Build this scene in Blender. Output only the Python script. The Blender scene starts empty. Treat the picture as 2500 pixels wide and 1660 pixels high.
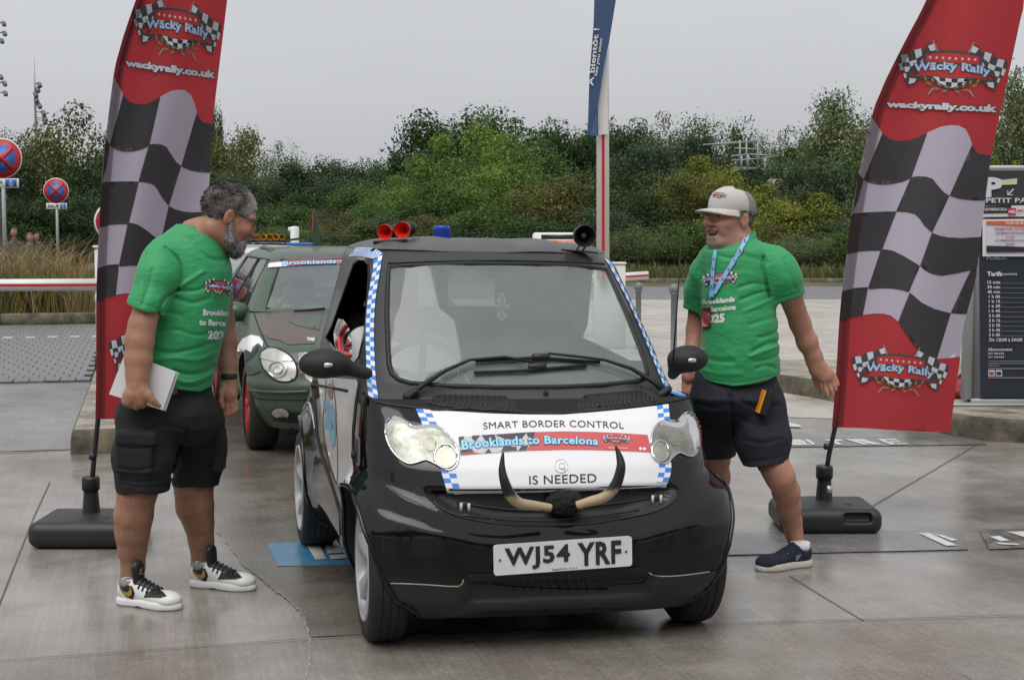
import bpy, bmesh, math, random, time
import numpy as np
from mathutils import Vector, Matrix, noise as mnoise
from mathutils.bvhtree import BVHTree
from mathutils.geometry import delaunay_2d_cdt
random.seed(7); RNG = np.random.default_rng(7)
T0 = time.time()
SC = bpy.context.scene
COL = SC.collection
pi = math.pi

# ---------------------------------------------------------------- camera
F_PX, CAM_H, Y_H = 3690.0, 1.55, 560.0
PITCH = math.atan((830 - Y_H) / F_PX)
cam_d = bpy.data.cameras.new('camera'); cam = bpy.data.objects.new('camera', cam_d); COL.objects.link(cam)
cam.location = (0, 0, CAM_H); cam.rotation_euler = (pi / 2 - PITCH, 0, 0)
cam_d.sensor_width = 36; cam_d.lens = F_PX / 2500 * 36; cam_d.clip_end = 3000; cam_d.clip_start = .05
SC.camera = cam
# ---------------------------------------------------------------- sky, sun, exposure (overcast)
SUN_EL, SUN_ROT = math.radians(62), math.radians(200)
W = bpy.data.worlds.new('World'); SC.world = W; W.use_nodes = True
wn, wl = W.node_tree.nodes, W.node_tree.links
bg = wn['Background']; bg.inputs['Strength'].default_value = .14
sky = wn.new('ShaderNodeTexSky'); sky.sky_type = 'NISHITA'; sky.sun_disc = False
sky.sun_elevation = SUN_EL; sky.sun_rotation = SUN_ROT; sky.dust_density = 6; sky.air_density = 1.2
hs = wn.new('ShaderNodeHueSaturation'); hs.inputs['Saturation'].default_value = .15
mx = wn.new('ShaderNodeMix'); mx.data_type = 'RGBA'; mx.inputs[0].default_value = .72
mx.inputs[7].default_value = (4.25, 4.35, 4.6, 1)
cn = wn.new('ShaderNodeTexNoise'); cn.inputs['Scale'].default_value = 2.2; cn.inputs['Detail'].default_value = 5; cn.inputs['Distortion'].default_value = .4
cm = wn.new('ShaderNodeMapping'); cm.inputs['Scale'].default_value = (1, 1, 3.5); ct = wn.new('ShaderNodeTexCoord'); wl.new(ct.outputs['Generated'], cm.inputs[0]); wl.new(cm.outputs[0], cn.inputs['Vector'])
cr_ = wn.new('ShaderNodeMapRange'); cr_.inputs[1].default_value = .3; cr_.inputs[2].default_value = .7; cr_.inputs[3].default_value = .93; cr_.inputs[4].default_value = 1.07; wl.new(cn.outputs['Fac'], cr_.inputs[0])
cs = wn.new('ShaderNodeVectorMath'); cs.operation = 'SCALE'; cs.inputs[0].default_value = (4.25, 4.35, 4.6); wl.new(cr_.outputs[0], cs.inputs['Scale']); wl.new(cs.outputs[0], mx.inputs[7])      # soft cloud structure
wl.new(sky.outputs[0], hs.inputs['Color']); wl.new(hs.outputs[0], mx.inputs[6]); wl.new(mx.outputs[2], bg.inputs['Color'])
sun_d = bpy.data.lights.new('sun', 'SUN'); sun_d.energy = 1.5; sun_d.angle = math.radians(50); sun_d.color = (1, .97, .93)
sun = bpy.data.objects.new('sun', sun_d); COL.objects.link(sun)
sun.rotation_euler = (pi / 2 - SUN_EL, 0, pi - SUN_ROT + pi) ; sun.location = (0, -5, 30)
sd = Vector((math.cos(SUN_EL) * -.35, math.cos(SUN_EL) * -.94, math.sin(SUN_EL)))
sun.rotation_euler = sd.to_track_quat('Z', 'Y').to_euler()
sky.sun_rotation = math.atan2(sd.x, sd.y)
vs = SC.view_settings; vs.view_transform = 'Standard'; vs.look = 'None'; vs.exposure = .2; vs.gamma = 1
SC.cycles.max_bounces = 8; SC.cycles.transparent_max_bounces = 16; SC.cycles.caustics_reflective = False; SC.cycles.caustics_refractive = False

# ---------------------------------------------------------------- pixel <-> place
CP, SP = math.cos(PITCH), math.sin(PITCH)
def ray(u, v):
    x = (u - 1250) / F_PX; b = -(v - 830) / F_PX
    return Vector((x, CP + b * SP, -SP + b * CP))
def px(u, v, d):                                   # point seen at pixel, at distance d ahead
    r = ray(u, v); return Vector((0, 0, CAM_H)) + r * (d / r.y)
def gnd(u, v, z=0.0):                              # point of the ground seen at pixel
    r = ray(u, v); return Vector((0, 0, CAM_H)) + r * ((z - CAM_H) / r.z)
def Z(x0, y0, k, pts): return [(x0 + x / k, y0 + y / k) for x, y in pts]

# ---------------------------------------------------------------- materials
MATS = {}
def mat(name, col=(.5, .5, .5), rough=.6, metal=0., spec=.5, var=0., vscale=6., bump=0., bscale=80., coat=0., trans=None, alpha=None,
        attr=False, sheen=0., emit=0., rvar=0., stretch=None, var2=None):
    if name in MATS: return MATS[name]
    m = bpy.data.materials.new(name); m.use_nodes = True; MATS[name] = m
    nt = m.node_tree; N, L = nt.nodes, nt.links; b = N['Principled BSDF']
    c = tuple(col) + (1,)
    b.inputs['Base Color'].default_value = c; b.inputs['Roughness'].default_value = rough; b.inputs['Metallic'].default_value = metal
    b.inputs['Specular IOR Level'].default_value = spec; b.inputs['Coat Weight'].default_value = coat; b.inputs['Coat Roughness'].default_value = .04
    if sheen: b.inputs['Sheen Weight'].default_value = sheen
    if emit: b.inputs['Emission Color'].default_value = c; b.inputs['Emission Strength'].default_value = emit
    src = None
    if attr:
        a = N.new('ShaderNodeAttribute'); a.attribute_name = 'Col'; src = a.outputs['Color']
    tc = N.new('ShaderNodeTexCoord'); co = tc.outputs['Object']
    if stretch:
        mp = N.new('ShaderNodeMapping'); mp.inputs['Scale'].default_value = stretch; L.new(co, mp.inputs[0]); co = mp.outputs[0]
    if var or var2:
        nz = N.new('ShaderNodeTexNoise'); nz.inputs['Scale'].default_value = vscale; nz.inputs['Detail'].default_value = 6; nz.inputs['Roughness'].default_value = .65
        L.new(co, nz.inputs['Vector'])
        if var2:
            rp = N.new('ShaderNodeValToRGB'); rp.color_ramp.elements[0].position = .35; rp.color_ramp.elements[1].position = .68
            rp.color_ramp.elements[0].color = c; rp.color_ramp.elements[1].color = tuple(var2) + (1,)
            L.new(nz.outputs['Fac'], rp.inputs[0]); src = rp.outputs[0]
        if var:
            mr = N.new('ShaderNodeMapRange'); mr.inputs[1].default_value = .25; mr.inputs[2].default_value = .75
            mr.inputs[3].default_value = 1 - var; mr.inputs[4].default_value = 1 + var
            L.new(nz.outputs['Fac'], mr.inputs[0])
            mm = N.new('ShaderNodeVectorMath'); mm.operation = 'SCALE'
            if src: L.new(src, mm.inputs[0])
            else: mm.inputs[0].default_value = col
            L.new(mr.outputs[0], mm.inputs['Scale']); src = mm.outputs[0]
        if rvar:
            m2 = N.new('ShaderNodeMapRange'); m2.inputs[1].default_value = .3; m2.inputs[2].default_value = .7
            m2.inputs[3].default_value = max(.02, rough - rvar); m2.inputs[4].default_value = rough + rvar
            L.new(nz.outputs['Fac'], m2.inputs[0]); L.new(m2.outputs[0], b.inputs['Roughness'])
    if src: L.new(src, b.inputs['Base Color'])
    if bump:
        n2 = N.new('ShaderNodeTexNoise'); n2.inputs['Scale'].default_value = bscale; n2.inputs['Detail'].default_value = 4
        L.new(co, n2.inputs['Vector'])
        bp = N.new('ShaderNodeBump'); bp.inputs['Strength'].default_value = bump; bp.inputs['Distance'].default_value = .01
        L.new(n2.outputs['Fac'], bp.inputs['Height']); L.new(bp.outputs[0], b.inputs['Normal'])
    out = N['Material Output']
    if trans:                                        # thin cloth or leaf: light passes through
        tr = N.new('ShaderNodeBsdfTranslucent'); ms = N.new('ShaderNodeMixShader'); ms.inputs[0].default_value = trans
        if src: L.new(src, tr.inputs[0])
        else: tr.inputs[0].default_value = c
        L.new(b.outputs[0], ms.inputs[1]); L.new(tr.outputs[0], ms.inputs[2]); L.new(ms.outputs[0], out.inputs[0])
    if alpha is not None: b.inputs['Alpha'].default_value = alpha
    return m
def glass(name, tint=(.8, .9, .88), film=.3, filmcol=(.5, .55, .55), rough=.02, edge=1.5):
    if name in MATS: return MATS[name]
    m = bpy.data.materials.new(name); m.use_nodes = True; MATS[name] = m
    N, L = m.node_tree.nodes, m.node_tree.links
    for n in list(N):
        if n.type != 'OUTPUT_MATERIAL': N.remove(n)
    out = [n for n in N if n.type == 'OUTPUT_MATERIAL'][0]
    tr = N.new('ShaderNodeBsdfTransparent'); tr.inputs[0].default_value = tuple(tint) + (1,)
    df = N.new('ShaderNodeBsdfDiffuse'); df.inputs[0].default_value = tuple(filmcol) + (1,)
    gl = N.new('ShaderNodeBsdfGlossy'); gl.inputs['Roughness'].default_value = rough
    fr = N.new('ShaderNodeFresnel'); fr.inputs[0].default_value = edge
    m1 = N.new('ShaderNodeMixShader'); m1.inputs[0].default_value = film
    nz = N.new('ShaderNodeTexNoise'); nz.inputs['Scale'].default_value = 5; nz.inputs['Detail'].default_value = 3
    tc = N.new('ShaderNodeTexCoord'); L.new(tc.outputs['Object'], nz.inputs['Vector'])
    mr = N.new('ShaderNodeMapRange'); mr.inputs[3].default_value = film * .75; mr.inputs[4].default_value = min(1, film * 1.25)
    L.new(nz.outputs['Fac'], mr.inputs[0]); L.new(mr.outputs[0], m1.inputs[0])
    m2 = N.new('ShaderNodeMixShader')
    L.new(tr.outputs[0], m1.inputs[1]); L.new(df.outputs[0], m1.inputs[2]); L.new(fr.outputs[0], m2.inputs[0])
    L.new(m1.outputs[0], m2.inputs[1]); L.new(gl.outputs[0], m2.inputs[2]); L.new(m2.outputs[0], out.inputs[0])
    return m

# ---------------------------------------------------------------- objects
def empty(name, loc=(0, 0, 0), rz=0, label=None, cat=None, group=None, kind=None):
    o = bpy.data.objects.new(name, None); COL.objects.link(o); o.location = loc; o.rotation_euler = (0, 0, rz)
    o.empty_display_size = .1
    return tag(o, label, cat, group, kind)
def tag(o, label=None, cat=None, group=None, kind=None):
    if label: o['label'] = label
    if cat: o['category'] = cat
    if group: o['group'] = group
    if kind: o['kind'] = kind
    return o
def mesh_data(name, V, Fc, m, smooth=True, cols=None, sharp=None):
    me = bpy.data.meshes.new(name)
    V = np.asarray([tuple(v) for v in V] if not isinstance(V, np.ndarray) else V, dtype=np.float64).reshape(-1, 3)
    if isinstance(Fc, np.ndarray): Fc = Fc.tolist()
    me.from_pydata(V.tolist(), [], Fc); me.validate()
    ms = m if isinstance(m, (list, tuple)) else [m]
    for q in ms: me.materials.append(q)
    if smooth: me.polygons.foreach_set('use_smooth', [True] * len(me.polygons))
    if sharp is not None and smooth: me.set_sharp_from_angle(angle=math.radians(sharp))
    if cols is not None:
        a = me.color_attributes.new('Col', 'FLOAT_COLOR', 'POINT')
        cc = np.ones((len(V), 4), np.float32); cc[:, :3] = cols; a.data.foreach_set('color', cc.ravel())
    me.update(); return me
def mk(name, V, Fc, m, parent=None, smooth=True, cols=None, sharp=None, label=None, cat=None, group=None, kind=None):
    o = bpy.data.objects.new(name, mesh_data(name, V, Fc, m, smooth, cols, sharp)); COL.objects.link(o)
    if parent: o.parent = parent
    return tag(o, label, cat, group, kind)
def world_of(o):
    M = Matrix.Identity(4)
    while o: M = Matrix.LocRotScale(o.location, o.rotation_euler, o.scale) @ M; o = o.parent
    return M
def to_local(root, V):
    M = np.array(world_of(root).inverted()); V = np.asarray([tuple(v) for v in V], float)
    return V @ M[:3, :3].T + M[:3, 3]
def copy_tree(o, parent=None):
    c = o.copy(); COL.objects.link(c); c.parent = parent
    for ch in list(o.children): copy_tree(ch, c)
    return c

class MB:                                            # mesh builder
    def __init__(s): s.V, s.F = [], []
    def add(s, V, Fc):
        n = len(s.V); s.V += [tuple(v) for v in V]; s.F += [tuple(i + n for i in f) for f in Fc]; return s
    def box(s, c, d, M=None, bev=0.):
        hx, hy, hz = d[0] / 2, d[1] / 2, d[2] / 2
        if bev:
            b = min(bev, hx * .9, hy * .9, hz * .9); P = []
            for zz, k in ((-hz, 1), (-hz + b, 0), (hz - b, 0), (hz, 1)):
                ix, iy = hx - k * b, hy - k * b
                for (sx, sy) in ((-1, -1), (1, -1), (1, 1), (-1, 1)):
                    if sx * sy > 0: P += [(sx * ix, sy * (iy - b), zz), (sx * (ix - b), sy * iy, zz)][::1 if True else 1]
                    else: P += [(sx * (ix - b), sy * iy, zz), (sx * ix, sy * (iy - b), zz)]
            Fc = []
            for r in range(3):
                for i in range(8):
                    j = (i + 1) % 8; Fc.append((r * 8 + i, r * 8 + j, r * 8 + 8 + j, r * 8 + 8 + i))
            Fc.append(tuple(range(7, -1, -1))); Fc.append(tuple(range(24, 32)))
        else:
            P = [(sx * hx, sy * hy, sz * hz) for sz in (-1, 1) for sx, sy in ((-1, -1), (1, -1), (1, 1), (-1, 1))]
            Fc = [(3, 2, 1, 0), (4, 5, 6, 7), (0, 1, 5, 4), (1, 2, 6, 5), (2, 3, 7, 6), (3, 0, 4, 7)]
        P = [Vector(p) for p in P]
        if M is not None: P = [M @ p for p in P]
        c = Vector(c); return s.add([p + c for p in P], Fc)
    def tube(s, pts, r, n=8, cap=True, squash=None):
        pts = [Vector(p) for p in pts]; R = r if isinstance(r, (list, tuple)) else [r] * len(pts)
        up = Vector((0, 0, 1)); prev = None; base = len(s.V); V = []; Fc = []
        for i, p in enumerate(pts):
            t = (pts[min(i + 1, len(pts) - 1)] - pts[max(i - 1, 0)]).normalized()
            if prev is None:
                a = t.cross(up)
                if a.length < 1e-3: a = t.cross(Vector((1, 0, 0)))
            else: a = prev - t * prev.dot(t)
            a.normalize(); b = t.cross(a); prev = a
            for k in range(n):
                q = 2 * pi * k / n
                V.append(p + a * (math.cos(q) * R[i]) + b * (math.sin(q) * R[i] * (squash or 1)))
        for i in range(len(pts) - 1):
            for k in range(n):
                k2 = (k + 1) % n; Fc.append((i * n + k, i * n + k2, (i + 1) * n + k2, (i + 1) * n + k))
        if cap: Fc.append(tuple(range(n - 1, -1, -1))); Fc.append(tuple((len(pts) - 1) * n + k for k in range(n)))
        return s.add(V, Fc)
    def lathe(s, prof, c=(0, 0, 0), axis=None, n=24, cap=True):      # prof: (radius, height)
        c = Vector(c); Q = Vector((0, 0, 1)).rotation_difference(Vector(axis)) if axis is not None else None
        V, Fc = [], []
        for r, h in prof:
            for k in range(n):
                a = 2 * pi * k / n; p = Vector((r * math.cos(a), r * math.sin(a), h))
                V.append(c + (Q @ p if Q else p))
        for i in range(len(prof) - 1):
            for k in range(n):
                k2 = (k + 1) % n; Fc.append((i * n + k, i * n + k2, (i + 1) * n + k2, (i + 1) * n + k))
        if cap: Fc.append(tuple(range(n - 1, -1, -1))); Fc.append(tuple((len(prof) - 1) * n + k for k in range(n)))
        return s.add(V, Fc)
    def prism(s, poly, z0, z1):
        n = len(poly); V = [(x, y, z0) for x, y in poly] + [(x, y, z1) for x, y in poly]
        return s.add(V, [tuple(range(n - 1, -1, -1)), tuple(range(n, 2 * n))] + [(i, (i + 1) % n, n + (i + 1) % n, n + i) for i in range(n)])
    def out(s, name, m, parent=None, **k): return mk(name, s.V, s.F, m, parent, **k)

def spline(pts, n=12, closed=False):                 # Catmull-Rom through points of any dimension
    P = [np.array(p, float) for p in pts]; out = []; N = len(P)
    for i in range(N if closed else N - 1):
        a, b, c, d = (P[(i - 1) % N], P[i], P[(i + 1) % N], P[(i + 2) % N]) if closed else (P[max(i - 1, 0)], P[i], P[i + 1], P[min(i + 2, N - 1)])
        for k in range(n):
            t = k / n; out.append(.5 * ((2 * b) + (c - a) * t + (2 * a - 5 * b + 4 * c - d) * t * t + (3 * b - a - 3 * c + d) * t ** 3))
    if not closed: out.append(P[-1])
    return [tuple(o) for o in out]

def cdt_fill(outer, step, holes=(), extra=(), inset=.35):            # triangulated plane region with interior grid points
    verts, edges = [], []
    def loop(pl, close=True):
        b = len(verts); n = len(pl); verts.extend([Vector(p[:2]) for p in pl])
        edges.extend([(b + i, b + (i + 1) % n) for i in range(n)])
    def dens(pl):
        o = []
        for i in range(len(pl)):
            a, b = np.array(pl[i][:2], float), np.array(pl[(i + 1) % len(pl)][:2], float)
            k = max(1, int(np.ceil(np.abs((b - a) / np.array(step if hasattr(step, '__len__') else (step, step))).max())))
            o += [tuple(a + (b - a) * j / k) for j in range(k)]
        return o
    O = dens(outer); H = [dens(h) for h in holes]
    loop(O)
    for h in H: loop(h)
    sx, sy = step if hasattr(step, '__len__') else (step, step)
    A = np.array(O); x0, y0 = A.min(0); x1, y1 = A.max(0)
    gx = np.arange(x0 + sx * .5, x1, sx); gy = np.arange(y0 + sy * .5, y1, sy)
    def inside(P, poly):
        poly = np.array(poly); c = np.zeros(len(P), bool); j = len(poly) - 1
        for i in range(len(poly)):
            xi, yi = poly[i]; xj, yj = poly[j]
            if yi != yj:
                cond = ((yi > P[:, 1]) != (yj > P[:, 1])) & (P[:, 0] < (xj - xi) * (P[:, 1] - yi) / (yj - yi) + xi); c ^= cond
            j = i
        return c
    if len(gx) and len(gy):
        G = np.stack(np.meshgrid(gx, gy), -1).reshape(-1, 2)
        def far(P, pl):
            ok = np.ones(len(P), bool)
            for q in pl: ok &= (((P[:, 0] - q[0]) / sx) ** 2 + ((P[:, 1] - q[1]) / sy) ** 2) > inset ** 2
            return ok
        k = inside(G, O) & far(G, O)
        for h in H: k &= ~inside(G, h) & far(G, h)
        verts.extend([Vector(p) for p in G[k]])
    r = delaunay_2d_cdt(verts, edges, [], 0, 1e-7)
    P = np.array([(p.x, p.y) for p in r[0]]); Fc = [tuple(f) for f in r[2]]
    if Fc:
        c = np.array([P[list(f)].mean(0) for f in Fc]); k = inside(c, O)
        for h in H: k &= ~inside(c, h)
        Fc = [f for f, q in zip(Fc, k) if q]
    return [tuple(p) for p in P], Fc

# ---------------------------------------------------------------- lettering
_TXT = {}
def text2d(s, off=0., spacing=1., shear=0., bold_x=0):
    key = (s, off, spacing, shear)
    if key in _TXT: return _TXT[key]
    cu = bpy.data.curves.new('t', 'FONT'); cu.body = s; cu.offset = off; cu.space_character = spacing; cu.shear = shear; cu.resolution_u = 4 if off < .025 else 2; cu.fill_mode = 'BOTH'
    ob = bpy.data.objects.new('t', cu); COL.objects.link(ob)
    dg = bpy.context.evaluated_depsgraph_get(); me = ob.evaluated_get(dg).to_mesh()
    V = [(v.co.x, v.co.y) for v in me.vertices]; Fc = [tuple(p.vertices) for p in me.polygons]
    ob.evaluated_get(dg).to_mesh_clear(); bpy.data.objects.remove(ob); bpy.data.curves.remove(cu)
    _TXT[key] = (V, Fc); return V, Fc
def text_in(s, quad, off=0., spacing=1., ref=None, arc=None, shear=0.):
    """letters laid into a quad (TL,TR,BR,BL), returned as plane points; ref keeps outline layers in register"""
    V, Fc = text2d(s, off, spacing, shear); R = text2d(ref or s, 0., spacing, shear)[0]
    A = np.array(R); x0, y0 = A.min(0); x1, y1 = A.max(0); tl, tr, br, bl = [np.array(q, float) for q in quad]
    o = []
    for x, y in V:
        a = (x - x0) / (x1 - x0); b = (y - y0) / (y1 - y0)
        p = bl * (1 - a) * (1 - b) + br * a * (1 - b) + tr * a * b + tl * (1 - a) * b
        if arc is not None: p = p + np.array(arc(a))
        o.append(tuple(p))
    return o, Fc

# ---------------------------------------------------------------- laying flat print onto a built surface
class Skin:
    def __init__(s, objs=None, V=None, Fc=None):
        VV, FF = [], []
        if V is not None: VV, FF = [tuple(v) for v in V], [tuple(f) for f in Fc]
        for o in objs or []:
            n = len(VV); M = world_of(o)
            VV += [tuple(M @ v.co) for v in o.data.vertices]; FF += [tuple(i + n for i in p.vertices) for p in o.data.polygons]
        s.t = BVHTree.FromPolygons(VV, FF)
    def hit(s, u, v, off=0.):
        r = ray(u, v).normalized(); o = Vector((0, 0, CAM_H))
        p, n, i, d = s.t.ray_cast(o, r)
        if p is None: return None
        if n.dot(r) > 0: n = -n
        return p + n * off
    def near(s, u, v, off=0., guess=6.):
        p = s.hit(u, v, off)
        if p is not None: return p
        q = px(u, v, guess)
        for _ in range(4):
            p, n, i, d = s.t.find_nearest(q); q = px(u, v, p.y)
        r = ray(u, v)
        if n.dot(r) > 0: n = -n
        return p + n * off
    def lay(s, poly, off=.002, step=8, holes=(), guess=6.):
        P, Fc = cdt_fill(poly, step, holes); return [s.near(u, v, off, guess) for u, v in P], Fc
    def text(s, string, quad, off=.003, bold=0., spacing=1., ref=None, arc=None, shear=0.):
        P, Fc = text_in(string, quad, bold, spacing, ref, arc, shear); return [s.near(u, v, off) for u, v in P], Fc

# ---------------------------------------------------------------- solid modelling by distance field
def vnoise(P, scale, seed=0):
    P = np.asarray(P, np.float32) * scale + seed * 17.3; i = np.floor(P).astype(np.int64); f = P - i; f = f * f * (3 - 2 * f)
    def h(x, y, z):
        n = (x * 374761393 + y * 668265263 + z * 2147483647 + seed * 1274126177) & 0xffffffff
        n = ((n ^ (n >> 13)) * 1274126177) & 0xffffffff; n = n ^ (n >> 16); return (n & 0xffff).astype(np.float32) / 65535.
    r = 0
    for a in (0, 1):
        for b in (0, 1):
            for c in (0, 1):
                w = (f[..., 0] if a else 1 - f[..., 0]) * (f[..., 1] if b else 1 - f[..., 1]) * (f[..., 2] if c else 1 - f[..., 2])
                r = r + w * h(i[..., 0] + a, i[..., 1] + b, i[..., 2] + c)
    return r * 2 - 1
class Field:
    def __init__(s): s.P = []; s.M = Matrix.Identity(4)
    def _w(s, p): return s.M @ Vector(p)
    def ell(s, c, r, k=.02, rot=None, sub=False):
        R = s.M.to_3x3() @ (rot.to_3x3() if rot is not None else Matrix.Identity(3)); c = s._w(c); r = np.array(r, np.float32)
        Rm = np.array(R, np.float32); cc = np.array(c, np.float32)
        def f(X):
            q = (X - cc) @ Rm; a = np.sqrt(((q / r) ** 2).sum(-1)); b = np.sqrt(((q / (r * r)) ** 2).sum(-1)) + 1e-9
            return a * (a - 1) / b
        m = float(r.max()); s.P.append((f, np.array(c) - m, np.array(c) + m, k, sub)); return s
    def cone(s, a, b, ra, rb, k=.02, sub=False, sq=None):
        A, B = np.array(s._w(a), np.float32), np.array(s._w(b), np.float32)
        if sq is not None:
            ax = np.array((s.M.to_3x3() @ Vector(sq[0])).normalized(), np.float32); fa = sq[1] - 1.
        def f(X):
            ab = B - A; L2 = float((ab * ab).sum()) + 1e-12; q = X - A
            t = np.clip((q @ ab) / L2, 0, 1); w = q - t[..., None] * ab
            if sq is not None: w = w + (w @ ax)[..., None] * ax * fa
            return np.sqrt((w * w).sum(-1)) - (ra + (rb - ra) * t)
        m = max(ra, rb) * (1 if sq is None else max(1., 1 / sq[1])); s.P.append((f, np.minimum(A, B) - m, np.maximum(A, B) + m, k, sub)); return s
    def chain(s, pts, rs, k=.02, **kw):
        for i in range(len(pts) - 1): s.cone(pts[i], pts[i + 1], rs[i], rs[i + 1], k, **kw)
        return s
    def loft(s, rows, k=.02, n=2.3, axis=2, sub=False):   # rows: (pos along axis, c1, c2, r1, r2)
        R = np.array(sorted(rows), np.float32); z = R[:, 0]; o = [i for i in range(3) if i != axis]
        def f(X):
            h = X[..., axis]; hc = np.clip(h, z[0], z[-1]); I = [np.interp(hc, z, R[:, j]).astype(np.float32) for j in range(1, 5)]
            a, b = (X[..., o[0]] - I[0]) / I[2], (X[..., o[1]] - I[1]) / I[3]
            d = ((np.abs(a) ** n + np.abs(b) ** n) ** (1 / n) - 1) * np.minimum(I[2], I[3])
            return np.maximum(d, np.maximum(z[0] - h, h - z[-1]))
        lo, hi = np.zeros(3), np.zeros(3); lo[axis], hi[axis] = z[0], z[-1]
        lo[o[0]] = (R[:, 1] - R[:, 3]).min(); hi[o[0]] = (R[:, 1] + R[:, 3]).max(); lo[o[1]] = (R[:, 2] - R[:, 4]).min(); hi[o[1]] = (R[:, 2] + R[:, 4]).max()
        s.P.append((f, lo, hi, k, sub)); return s
    def box(s, c, d, k=.01, rot=None, rnd=.01, sub=False):
        R = np.array(s.M.to_3x3() @ (rot.to_3x3() if rot is not None else Matrix.Identity(3)), np.float32); c = np.array(s._w(c), np.float32); h = np.array(d, np.float32) / 2 - rnd
        def f(X):
            q = np.abs((X - c) @ R) - h; return np.sqrt((np.maximum(q, 0) ** 2).sum(-1)) + np.minimum(q.max(-1), 0) - rnd
        m = float(np.linalg.norm(np.array(d) / 2)); s.P.append((f, c - m, c + m, k, sub)); return s
    def func(s, f, lo, hi, k=.005, sub=False): s.P.append((f, np.array(lo, float), np.array(hi, float), k, sub)); return s
    def mesh(s, h=.005, post=None, smooth=1):
        add = [p for p in s.P if not p[4]]
        lo = np.min([p[1] for p in add], 0) - 4 * h - .01; hi = np.max([p[2] for p in add], 0) + 4 * h + .01
        n = np.ceil((hi - lo) / h).astype(int) + 1
        Fd = np.full(n, .5, np.float32); ax = [lo[i] + h * np.arange(n[i]) for i in range(3)]
        for f, a, b, k, sub in s.P:
            m = k + 3 * h + .012
            i0 = np.clip(np.floor((a - m - lo) / h).astype(int), 0, n); i1 = np.clip(np.ceil((b + m - lo) / h).astype(int) + 1, 0, n)
            if (i1 <= i0).any(): continue
            X = np.stack(np.meshgrid(*[ax[i][i0[i]:i1[i]] for i in range(3)], indexing='ij'), -1).astype(np.float32)
            d = f(X).astype(np.float32); sl = tuple(slice(i0[i], i1[i]) for i in range(3)); g = Fd[sl]
            if sub: d = -d; q = np.maximum(k - np.abs(g - d), 0) / k; Fd[sl] = np.maximum(g, d) + q * q * k * .25
            else: q = np.maximum(k - np.abs(g - d), 0) / k; Fd[sl] = np.minimum(g, d) - q * q * k * .25
        if post is not None:
            near = np.abs(Fd) < 6 * h + .03; idx = np.argwhere(near)
            X = (lo + idx * h).astype(np.float32); Fd[near] = post(X, Fd[near])
        V, Q = surface_nets(Fd, lo, h)
        if smooth: V = relax(V, Q, smooth)
        return V, Q
def surface_nets(Fd, lo, h):
    S = Fd < 0; c = np.zeros(tuple(np.array(S.shape) - 1), np.uint8)
    for a in (0, 1):
        for b in (0, 1):
            for d in (0, 1): c += S[a:S.shape[0] - 1 + a, b:S.shape[1] - 1 + b, d:S.shape[2] - 1 + d]
    act = np.argwhere((c > 0) & (c < 8)); idm = np.full(c.shape, -1, np.int32); idm[tuple(act.T)] = np.arange(len(act))
    cor = np.array([(a, b, d) for a in (0, 1) for b in (0, 1) for d in (0, 1)])
    val = np.stack([Fd[tuple((act + q).T)] for q in cor], 1); sm = np.zeros((len(act), 3)); cnt = np.zeros(len(act))
    for i in range(8):
        for j in range(i + 1, 8):
            if np.abs(cor[i] - cor[j]).sum() != 1: continue
            x = (val[:, i] < 0) != (val[:, j] < 0); t = np.where(x, val[:, i] / np.where(x, val[:, i] - val[:, j], 1), 0)
            sm += np.where(x[:, None], cor[i] + t[:, None] * (cor[j] - cor[i]), 0); cnt += x
    V = lo + (act + sm / cnt[:, None]) * h; Q = []
    for axs in range(3):
        o = [i for i in range(3) if i != axs]; sl0 = [slice(None)] * 3; sl1 = [slice(None)] * 3; sl0[axs] = slice(0, -1); sl1[axs] = slice(1, None)
        e = np.argwhere(S[tuple(sl0)] != S[tuple(sl1)])
        e = e[(e[:, o[0]] > 0) & (e[:, o[1]] > 0) & (e[:, o[0]] < S.shape[o[0]] - 1) & (e[:, o[1]] < S.shape[o[1]] - 1)]
        d0, d1 = np.zeros(3, int), np.zeros(3, int); d0[o[0]] = 1; d1[o[1]] = 1
        q = np.stack([idm[tuple((e - d0 - d1).T)], idm[tuple((e - d1).T)], idm[tuple(e.T)], idm[tuple((e - d0).T)]], 1)
        flip = S[tuple(e.T)]; flip = flip if axs != 1 else ~flip
        q[~flip] = q[~flip][:, ::-1]; Q.append(q)
    return V, np.concatenate(Q)
def relax(V, Q, it=1, f=.5):
    for _ in range(it):
        A = np.zeros_like(V); n = np.zeros(len(V))
        for i in range(4):
            j = (i + 1) % 4
            for a, b in ((i, j), (j, i)):
                A += np.stack([np.bincount(Q[:, a], V[Q[:, b], c], len(V)) for c in range(3)], 1); n += np.bincount(Q[:, a], minlength=len(V))
        V = V + f * (A / np.maximum(n, 1)[:, None] - V)
    return V
def mirror_x(V, Fc): return [(-x, y, z) for x, y, z in V], [tuple(reversed(f)) for f in Fc]
BLK = lambda n='black plastic', c=.012, r=.45: mat(n, (c, c, c * 1.05), r)
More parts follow.
